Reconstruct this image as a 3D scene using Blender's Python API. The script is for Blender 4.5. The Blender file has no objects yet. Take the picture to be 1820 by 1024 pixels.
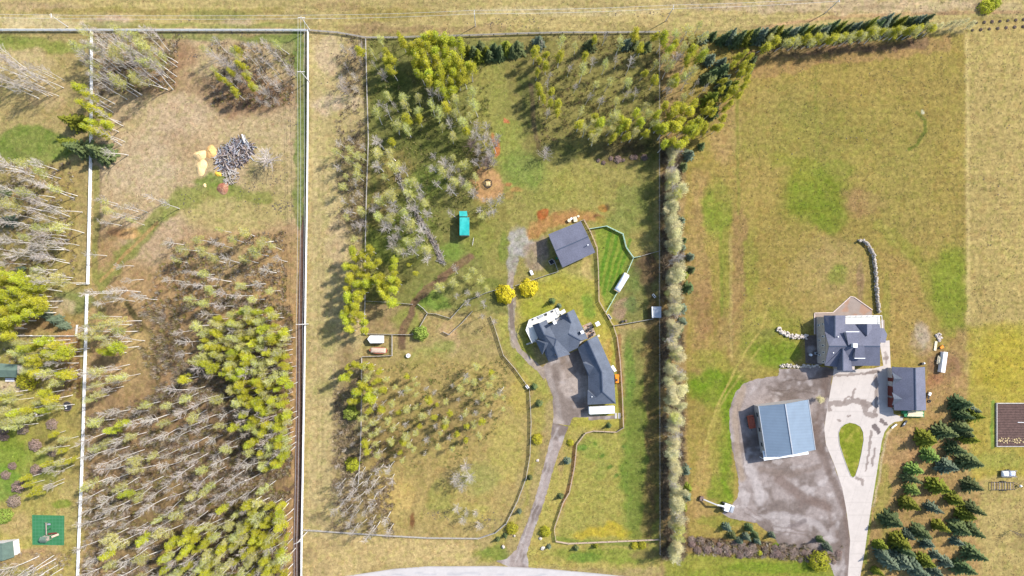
import bpy, bmesh, math, random
import numpy as np
from mathutils import Vector, Matrix
from mathutils.geometry import delaunay_2d_cdt

# ---------------------------------------------------------------- camera, sky, sun, exposure
R = math.radians
scene = bpy.context.scene
H = 200.0            # drone height in metres, looking straight down
S = 0.2              # metres of ground per photo pixel
CX, CY = 890.0, 560.0   # photo pixel straight under the drone
cam_d = bpy.data.cameras.new("camera"); cam = bpy.data.objects.new("camera", cam_d)
scene.collection.objects.link(cam)
cam.location = (0, 0, H); cam.rotation_euler = (0, 0, 0)
cam_d.sensor_width = 36.0; cam_d.lens = 36.0 * H / 364.0
cam_d.shift_x = (910 - CX) / 1820.0; cam_d.shift_y = (CY - 512) / 1820.0
cam_d.clip_start = 1.0; cam_d.clip_end = 8000.0
scene.camera = cam

SUN_EL, SUN_AZ = 43.0, 29.0      # elevation; direction to the sun counter-clockwise from +x
world = bpy.data.worlds.new("World"); scene.world = world
world.use_nodes = True
wn = world.node_tree.nodes; wl = world.node_tree.links
sky = wn.new("ShaderNodeTexSky"); sky.sky_type = 'NISHITA'; sky.sun_disc = False
sky.sun_elevation = R(SUN_EL); sky.sun_rotation = R(90 - SUN_AZ)
wl.new(sky.outputs[0], wn["Background"].inputs[0]); wn["Background"].inputs[1].default_value = 0.15
sun_d = bpy.data.lights.new("sun", 'SUN'); sun_d.energy = 4.1; sun_d.angle = R(1.3); sun_d.color = (1.0, 0.95, 0.87)
sun = bpy.data.objects.new("sun", sun_d); scene.collection.objects.link(sun)
sdir = Vector((math.cos(R(SUN_EL)) * math.cos(R(SUN_AZ)), math.cos(R(SUN_EL)) * math.sin(R(SUN_AZ)), math.sin(R(SUN_EL))))
sun.rotation_euler = sdir.to_track_quat('Z', 'Y').to_euler(); sun.location = (60, 40, 150)
scene.view_settings.view_transform = 'Standard'; scene.view_settings.look = 'None'
scene.view_settings.gamma = 1.0; scene.view_settings.exposure = 0.8
scene.cycles.max_bounces = 4; scene.cycles.diffuse_bounces = 2; scene.cycles.transparent_max_bounces = 4

# ---------------------------------------------------------------- helpers
rng = random.Random(7)
nrg = np.random.default_rng(7)
def P(px, py, h=0.0):
    """world point at height h that stands where the photo shows it"""
    f = 1.0 - h / H
    return Vector(((px - CX) * S * f, (CY - py) * S * f, h))
def G(px, py): return P(px, py, 0.0)
KAL = 0.50
def lin(v):
    v /= 255.0
    return v / 12.92 if v <= 0.04045 else ((v + 0.055) / 1.055) ** 2.4
def C(r, g, b):
    R_, G_, B_ = lin(r) * KAL * 1.02, lin(g) * KAL * .985, lin(b) * KAL * .97
    m_ = (R_ + G_ + B_) / 3; return tuple(m_ + (v - m_) * 1.0 for v in (R_, G_, B_))

def link(o):
    scene.collection.objects.link(o); return o
def tag(o, label=None, cat=None, group=None, kind=None):
    if label: o["label"] = label
    if cat: o["category"] = cat
    if group: o["group"] = group
    if kind: o["kind"] = kind
    return o
def empty(name, loc, label, cat, group=None, rz=0.0):
    o = link(bpy.data.objects.new(name, None)); o.location = loc; o.rotation_euler = (0, 0, rz)
    o.empty_display_size = 0.5
    return tag(o, label, cat, group)
def mesh_np(name, V, F, nper):
    V = np.asarray(V, dtype=np.float32).reshape(-1, 3); F = np.asarray(F, dtype=np.int32).reshape(-1, nper)
    me = bpy.data.meshes.new(name)
    me.vertices.add(len(V)); me.vertices.foreach_set("co", V.ravel())
    me.loops.add(F.size); me.loops.foreach_set("vertex_index", F.ravel())
    me.polygons.add(len(F))
    me.polygons.foreach_set("loop_start", np.arange(0, F.size, nper, dtype=np.int32))
    me.polygons.foreach_set("loop_total", np.full(len(F), nper, dtype=np.int32))
    me.update(calc_edges=True)
    return me

class MB:
    """collects simple shapes into one mesh"""
    def __init__(s): s.v = []; s.f = []
    def face(s, pts):
        n = len(s.v); s.v += [tuple(p) for p in pts]; s.f.append(tuple(range(n, n + len(pts)))); return s
    def box(s, c, size, rz=0.0, tilt=None):
        hx, hy, hz = size[0] / 2, size[1] / 2, size[2] / 2
        M = Matrix.Rotation(rz, 4, 'Z')
        if tilt: M = M @ Matrix.Rotation(tilt[1], 4, tilt[0])
        n = len(s.v)
        for dz in (-hz, hz):
            for dx, dy in ((-hx, -hy), (hx, -hy), (hx, hy), (-hx, hy)):
                s.v.append(tuple(Vector(c) + M @ Vector((dx, dy, dz))))
        for q in ((3, 2, 1, 0), (4, 5, 6, 7), (0, 1, 5, 4), (1, 2, 6, 5), (2, 3, 7, 6), (3, 0, 4, 7)):
            s.f.append(tuple(n + i for i in q))
        return s
    def beam(s, a, b, w, h):
        a = Vector(a); b = Vector(b); d = b - a
        L = d.length
        if L < 1e-6: return s
        d.normalize(); side = d.cross(Vector((0, 0, 1)))
        side = side.normalized() if side.length > 1e-3 else Vector((1, 0, 0))
        up = side.cross(d).normalized()
        n = len(s.v)
        for e in (a, b):
            for x, y in ((-1, -1), (1, -1), (1, 1), (-1, 1)):
                s.v.append(tuple(e + side * (x * w / 2) + up * (y * h / 2)))
        for q in ((3, 2, 1, 0), (4, 5, 6, 7), (0, 1, 5, 4), (1, 2, 6, 5), (2, 3, 7, 6), (3, 0, 4, 7)):
            s.f.append(tuple(n + i for i in q))
        return s
    def tube(s, pts, rad, k=6, cap=True):
        pts = [Vector(p) for p in pts]
        if not hasattr(rad, '__len__'): rad = [rad] * len(pts)
        n0 = len(s.v)
        for i, p in enumerate(pts):
            d = (pts[min(i + 1, len(pts) - 1)] - pts[max(i - 1, 0)]).normalized()
            u = d.orthogonal().normalized() if abs(d.z) < .9 else Vector((1, 0, 0)).cross(d).normalized()
            w = d.cross(u)
            for j in range(k):
                a = 2 * math.pi * j / k
                s.v.append(tuple(p + (u * math.cos(a) + w * math.sin(a)) * rad[i]))
        for i in range(len(pts) - 1):
            for j in range(k):
                a = n0 + i * k + j; b = n0 + i * k + (j + 1) % k
                s.f.append((a, b, b + k, a + k))
        if cap:
            s.f.append(tuple(n0 + j for j in reversed(range(k)))); m = n0 + (len(pts) - 1) * k
            s.f.append(tuple(m + j for j in range(k)))
        return s
    def cyl(s, c, r, h, k=16, r2=None):
        c = Vector(c); return s.tube([c, c + Vector((0, 0, h))], [r, r if r2 is None else r2], k)
    def prism(s, pts, z0, z1):
        """pts counter-clockwise"""
        n = len(pts); b = len(s.v)
        s.v += [(p[0], p[1], z0) for p in pts] + [(p[0], p[1], z1) for p in pts]
        s.f.append(tuple(b + i for i in reversed(range(n)))); s.f.append(tuple(b + n + i for i in range(n)))
        for i in range(n):
            j = (i + 1) % n; s.f.append((b + i, b + j, b + n + j, b + n + i))
        return s
    def rock(s, c, r, squash=.7, seed=0):
        q = random.Random(seed); bm = bmesh.new(); bmesh.ops.create_icosphere(bm, subdivisions=1, radius=1)
        n = len(s.v); sx = q.uniform(.8, 1.25); sy = q.uniform(.75, 1.1); a = q.uniform(0, 6.28); ca, sa = math.cos(a), math.sin(a)
        for v in bm.verts:
            k = q.uniform(.8, 1.15); x = v.co.x * sx * k * r; y = v.co.y * sy * k * r
            s.v.append((c[0] + x * ca - y * sa, c[1] + x * sa + y * ca, c[2] + v.co.z * squash * k * r))
        for f in bm.faces: s.f.append(tuple(n + v.index for v in f.verts))
        bm.free(); return s
    def build(s, name, mat, parent=None, smooth=False, bevel=0.0):
        me = bpy.data.meshes.new(name); me.from_pydata(s.v, [], s.f); me.update()
        bm = bmesh.new(); bm.from_mesh(me); bmesh.ops.recalc_face_normals(bm, faces=bm.faces); bm.to_mesh(me); bm.free()
        if smooth:
            for p in me.polygons: p.use_smooth = True
        me.materials.append(mat)
        o = link(bpy.data.objects.new(name, me))
        if parent is not None:
            o.parent = parent; o.matrix_parent_inverse = parent.matrix_world.inverted() if False else Matrix.Identity(4)
        if bevel:
            m = o.modifiers.new("edge", 'BEVEL'); m.width = bevel; m.segments = 2
        return o

# ---------------------------------------------------------------- materials
def nodes_of(m): return m.node_tree.nodes, m.node_tree.links
def material(name, col, rough=.85, noise=.25, scale=2.0, metal=0.0, bump=0.0, attr=False, col2=None, objvar=0.0, fine=None, translucent=0.0, spec=.3, stripes=None):
    m = bpy.data.materials.new(name); m.use_nodes = True; n, l = nodes_of(m)
    b = n["Principled BSDF"]; b.inputs["Roughness"].default_value = rough; b.inputs["Metallic"].default_value = metal
    b.inputs["Specular IOR Level"].default_value = spec
    tc = n.new("ShaderNodeTexCoord"); geo = n.new("ShaderNodeNewGeometry")
    pos = geo.outputs["Position"]
    t = n.new("ShaderNodeTexNoise"); t.inputs["Scale"].default_value = scale; t.inputs["Detail"].default_value = 4; t.inputs["Roughness"].default_value = .65
    l.new(pos, t.inputs["Vector"])
    if attr:
        a = n.new("ShaderNodeAttribute"); a.attribute_name = "col"; base = a.outputs["Color"]
    else:
        rgb = n.new("ShaderNodeRGB"); rgb.outputs[0].default_value = (*col, 1); base = rgb.outputs[0]
    if col2:
        mx = n.new("ShaderNodeMix"); mx.data_type = 'RGBA'; l.new(base, mx.inputs[6]); mx.inputs[7].default_value = (*col2, 1)
        r0 = n.new("ShaderNodeMapRange"); r0.inputs[1].default_value = .4; r0.inputs[2].default_value = .6
        t0 = n.new("ShaderNodeTexNoise"); t0.inputs["Scale"].default_value = scale * .35; t0.inputs["Detail"].default_value = 5; l.new(pos, t0.inputs["Vector"])
        l.new(t0.outputs[0], r0.inputs[0]); l.new(r0.outputs[0], mx.inputs[0]); base = mx.outputs[2]
    mr = n.new("ShaderNodeMapRange"); mr.inputs[1].default_value = .34; mr.inputs[2].default_value = .66
    mr.inputs[3].default_value = 1 - noise; mr.inputs[4].default_value = 1 + noise; l.new(t.outputs[0], mr.inputs[0])
    val = mr.outputs[0]
    if fine:
        t2 = n.new("ShaderNodeTexNoise"); t2.inputs["Scale"].default_value = fine[0]; t2.inputs["Detail"].default_value = 3; l.new(pos, t2.inputs["Vector"])
        m2 = n.new("ShaderNodeMapRange"); m2.inputs[1].default_value = .36; m2.inputs[2].default_value = .64
        m2.inputs[3].default_value = 1 - fine[1]; m2.inputs[4].default_value = 1 + fine[1]; l.new(t2.outputs[0], m2.inputs[0])
        mm = n.new("ShaderNodeMath"); mm.operation = 'MULTIPLY'; l.new(val, mm.inputs[0]); l.new(m2.outputs[0], mm.inputs[1]); val = mm.outputs[0]
    if stripes:
        w = n.new("ShaderNodeTexWave"); w.inputs["Scale"].default_value = stripes[0]; w.bands_direction = stripes[2]; w.inputs["Distortion"].default_value = 0
        l.new(tc.outputs["Object"], w.inputs["Vector"])
        m3 = n.new("ShaderNodeMapRange"); m3.inputs[3].default_value = 1 - stripes[1]; m3.inputs[4].default_value = 1 + stripes[1]; l.new(w.outputs["Fac"], m3.inputs[0])
        mm = n.new("ShaderNodeMath"); mm.operation = 'MULTIPLY'; l.new(val, mm.inputs[0]); l.new(m3.outputs[0], mm.inputs[1]); val = mm.outputs[0]
    if objvar:
        oi = n.new("ShaderNodeObjectInfo"); m4 = n.new("ShaderNodeMapRange"); m4.inputs[3].default_value = 1 - objvar; m4.inputs[4].default_value = 1 + objvar
        l.new(oi.outputs["Random"], m4.inputs[0])
        mm = n.new("ShaderNodeMath"); mm.operation = 'MULTIPLY'; l.new(val, mm.inputs[0]); l.new(m4.outputs[0], mm.inputs[1]); val = mm.outputs[0]
        hs = n.new("ShaderNodeHueSaturation"); m5 = n.new("ShaderNodeMapRange"); m5.inputs[3].default_value = .5 - objvar * .09; m5.inputs[4].default_value = .5 + objvar * .09
        fr = n.new("ShaderNodeMath"); fr.operation = 'FRACT'; ml = n.new("ShaderNodeMath"); ml.operation = 'MULTIPLY'; ml.inputs[1].default_value = 7.31
        l.new(oi.outputs["Random"], ml.inputs[0]); l.new(ml.outputs[0], fr.inputs[0]); l.new(fr.outputs[0], m5.inputs[0]); l.new(m5.outputs[0], hs.inputs["Hue"])
        l.new(base, hs.inputs["Color"]); base = hs.outputs[0]
    vm = n.new("ShaderNodeVectorMath"); vm.operation = 'SCALE'; l.new(base, vm.inputs[0]); l.new(val, vm.inputs["Scale"])
    l.new(vm.outputs[0], b.inputs["Base Color"])
    if bump:
        bp = n.new("ShaderNodeBump"); bp.inputs["Strength"].default_value = bump; bp.inputs["Distance"].default_value = .3
        l.new(t.outputs[0], bp.inputs["Height"]); l.new(bp.outputs[0], b.inputs["Normal"])
    if translucent:
        tr = n.new("ShaderNodeBsdfTranslucent"); l.new(vm.outputs[0], tr.inputs[0]); ms = n.new("ShaderNodeMixShader"); ms.inputs[0].default_value = translucent
        l.new(b.outputs[0], ms.inputs[1]); l.new(tr.outputs[0], ms.inputs[2]); l.new(ms.outputs[0], n["Material Output"].inputs[0])
    return m

M = {}
M['ground'] = material('ground', None, .95, .24, .8, attr=True, fine=(2.6, .13), bump=.4, spec=.1)
M['gravel'] = material('gravel', None, .95, .14, .7, attr=True, fine=(4.5, .16), bump=.3, spec=.1)
M['concrete'] = material('concrete', None, .9, .05, .5, attr=True, fine=(6, .05), spec=.2)
M['white'] = material('white_paint', (.78, .78, .78), .6, .05, 1)
M['whiteb'] = material('weathered_white_board', (.62, .60, .60), .7, .15, 2, fine=(9, .12))
M['wood'] = material('weathered_wood', (.34, .28, .23), .9, .22, 2)
M['greywood'] = material('grey_wood', (.38, .35, .32), .9, .25, 2)
M['pole'] = material('pole_wood', (.30, .25, .21), .9, .2, 2)
M['wire'] = material('wire', (.5, .5, .5), .5, .0, 1)
M['shingle'] = material('shingle', (.098, .112, .142), .9, .12, .35, fine=(4, .15), bump=.1, spec=.15)
M['shingle2'] = material('shingle_warm', (.124, .127, .166), .9, .10, .3, fine=(4, .14), bump=.1, spec=.15)
M['ridge'] = material('ridge_cap', (.06, .075, .11), .9, .1, 1, spec=.15)
M['metalroof'] = material('blue_metal_roof', (.14, .19, .25), .55, .07, .3, spec=.4, stripes=(.31, .035, 'Y'))
M['teal'] = material('teal_roof', (.02, .36, .33), .6, .14, .8, col2=(.05, .45, .40))
M['stone'] = material('wall_stone', (.42, .36, .31), .9, .2, 2, fine=(5, .15))
M['siding'] = material('siding', (.40, .37, .34), .85, .08, 1)
M['redwall'] = material('red_wall', (.13, .03, .022), .8, .15, 2)
M['glass'] = material('window_glass', (.03, .04, .05), .15, .05, 1, spec=.7)
M['dark'] = material('dark_metal', (.035, .035, .04), .6, .1, 2)
M['steel'] = material('grey_steel', (.35, .37, .40), .5, .1, 2, metal=.3)
M['deck'] = material('pale_deck', (.60, .58, .52), .8, .08, .8, stripes=(3.5, .05, 'X'))
M['rock'] = material('boulder', (.46, .40, .34), .9, .25, 1.2, fine=(4, .2), objvar=.15)
M['red'] = material('rusty_red', (.34, .09, .05), .8, .3, 2, fine=(6, .2))
M['rust'] = material('rusty_steel', (.16, .11, .09), .8, .3, 2)
M['orange'] = material('orange_plastic', (.75, .22, .01), .6, .1, 2)
M['tan'] = material('tan_canvas', (.45, .34, .26), .85, .18, 1.5)
M['cream'] = material('cream_board', (.62, .54, .38), .8, .15, 1.5)
M['greenmat'] = material('green_play_mat', C(70, 150, 95), .85, .16, .9, col2=C(95, 170, 120), stripes=(4.6, .06, 'X'))
M['greenroof'] = material('faded_green_roof', C(125, 150, 135), .85, .12, .8)
M['straw'] = material('straw', (.52, .40, .20), .95, .25, 3, fine=(8, .2))
M['chips'] = material('wood_chips', (.66, .40, .15), .95, .12, 1.2, fine=(5, .16), col2=(.58, .32, .12), bump=.4)
M['chips2'] = material('fresh_wood_chips', (.72, .50, .24), .95, .12, 1.2, fine=(5, .16), bump=.4)
M['yellow'] = material('yellow_sawdust', (.75, .45, .06), .95, .15, 2)
M['rustleaf'] = material('rusty_leaves', (.27, .10, .06), .95, .3, 1.5, fine=(5, .3), bump=.5, col2=(.35, .2, .12))
M['log'] = material('grey_log', (.30, .27, .29), .9, .35, 1.5, fine=(6, .25))
M['logd'] = material('dark_log', (.09, .075, .08), .9, .35, 1.5)
M['barkw'] = material('pale_bark', (.66, .62, .58), .85, .22, 2.5, objvar=.12)
M['barkg'] = material('grey_bark', (.30, .27, .24), .9, .25, 2.5, objvar=.15)
M['barkd'] = material('dark_bark', (.10, .08, .07), .9, .25, 2.5)
M['twig'] = material('bare_twig', (.50, .44, .385), .9, .15, 1, objvar=.18)
M['twigp'] = material('budding_twig', (.52, .50, .34), .9, .15, 1, objvar=.22)
M['twigm'] = material('brown_twig', (.23, .165, .135), .9, .2, 1, objvar=.2)
M['lime'] = material('spring_leaf', (.48, .48, .035), .8, .25, .8, objvar=.2, translucent=.35)
M['bud'] = material('pale_spring_leaf', (.52, .51, .13), .8, .24, .8, objvar=.2, translucent=.35)
M['wleaf'] = material('cream_spring_leaf', (.64, .58, .30), .8, .22, .8, objvar=.16, translucent=.35)
M['forsythia'] = material('yellow_blossom', (.68, .57, .03), .8, .2, 1, translucent=.3)
M['needle'] = material('green_needle', (.115, .145, .05), .85, .35, .9, objvar=.25, translucent=.15)
M['needleb'] = material('blue_needle', (.135, .17, .105), .85, .3, .9, objvar=.2, translucent=.1)
M['needleg'] = material('golden_needle', (.19, .21, .02), .85, .3, .9, objvar=.2, translucent=.2)
M['shrub'] = material('green_shrub_leaf', (.24, .30, .05), .85, .3, .9, objvar=.15, translucent=.2)
M['larch'] = material('larch_needle', (.25, .34, .07), .85, .25, .9, objvar=.15, translucent=.2)
M['soil'] = material('garden_soil', (.085, .05, .042), .95, .25, 1.2, stripes=(.35, .22, 'Y'), bump=.3)
M['brush'] = material('undergrowth', None, .95, .25, .7, attr=True)
M['tarp'] = material('silver_tarp', (.62, .66, .76), .4, .12, 1.5, bump=.3)
M['green'] = material('green_paint', (.02, .18, .07), .6, .1, 1)
M['pond'] = material('patio_stone', (.50, .40, .35), .85, .18, 1.2, fine=(4, .15))

# ---------------------------------------------------------------- noise and painting of soil and grass tints
def hashn(i, j, seed):
    h = (i.astype(np.int64) * 374761393 + j.astype(np.int64) * 668265263 + seed * 974634777) & 0xffffffff
    h = ((h ^ (h >> 13)) * 1274126177) & 0xffffffff
    return ((h ^ (h >> 16)) & 0xffff) / 65535.0
def vn(x, y, s, seed):
    x = x / s; y = y / s; i = np.floor(x); j = np.floor(y); u = x - i; v = y - j
    u = u * u * (3 - 2 * u); v = v * v * (3 - 2 * v); i = i.astype(np.int64); j = j.astype(np.int64)
    return (hashn(i, j, seed) * (1 - u) + hashn(i + 1, j, seed) * u) * (1 - v) + (hashn(i, j + 1, seed) * (1 - u) + hashn(i + 1, j + 1, seed) * u) * v
def fbm(x, y, s, seed, o=3):
    r = 0; a = 1; t = 0
    for k in range(o): r = r + a * vn(x, y, s / 2 ** k, seed + k * 17); t += a; a *= .55
    return r / t
def sstep(d): d = np.clip(d, 0, 1); return d * d * (3 - 2 * d)
def segdist(x, y, pts):
    best = np.full(x.shape, 1e9)
    for (ax, ay), (bx, by) in zip(pts[:-1], pts[1:]):
        dx, dy = bx - ax, by - ay; L = dx * dx + dy * dy + 1e-9
        t = np.clip(((x - ax) * dx + (y - ay) * dy) / L, 0, 1)
        best = np.minimum(best, np.hypot(x - ax - t * dx, y - ay - t * dy))
    return best
def inpoly(x, y, pts):
    c = np.zeros(x.shape, bool); n = len(pts); j = n - 1
    for i in range(n):
        xi, yi = pts[i]; xj, yj = pts[j]
        with np.errstate(divide='ignore', invalid='ignore'):
            c ^= ((yi > y) != (yj > y)) & (x < (xj - xi) * (y - yi) / ((yj - yi) or 1e-9) + xi)
        j = i
    return c
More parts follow.
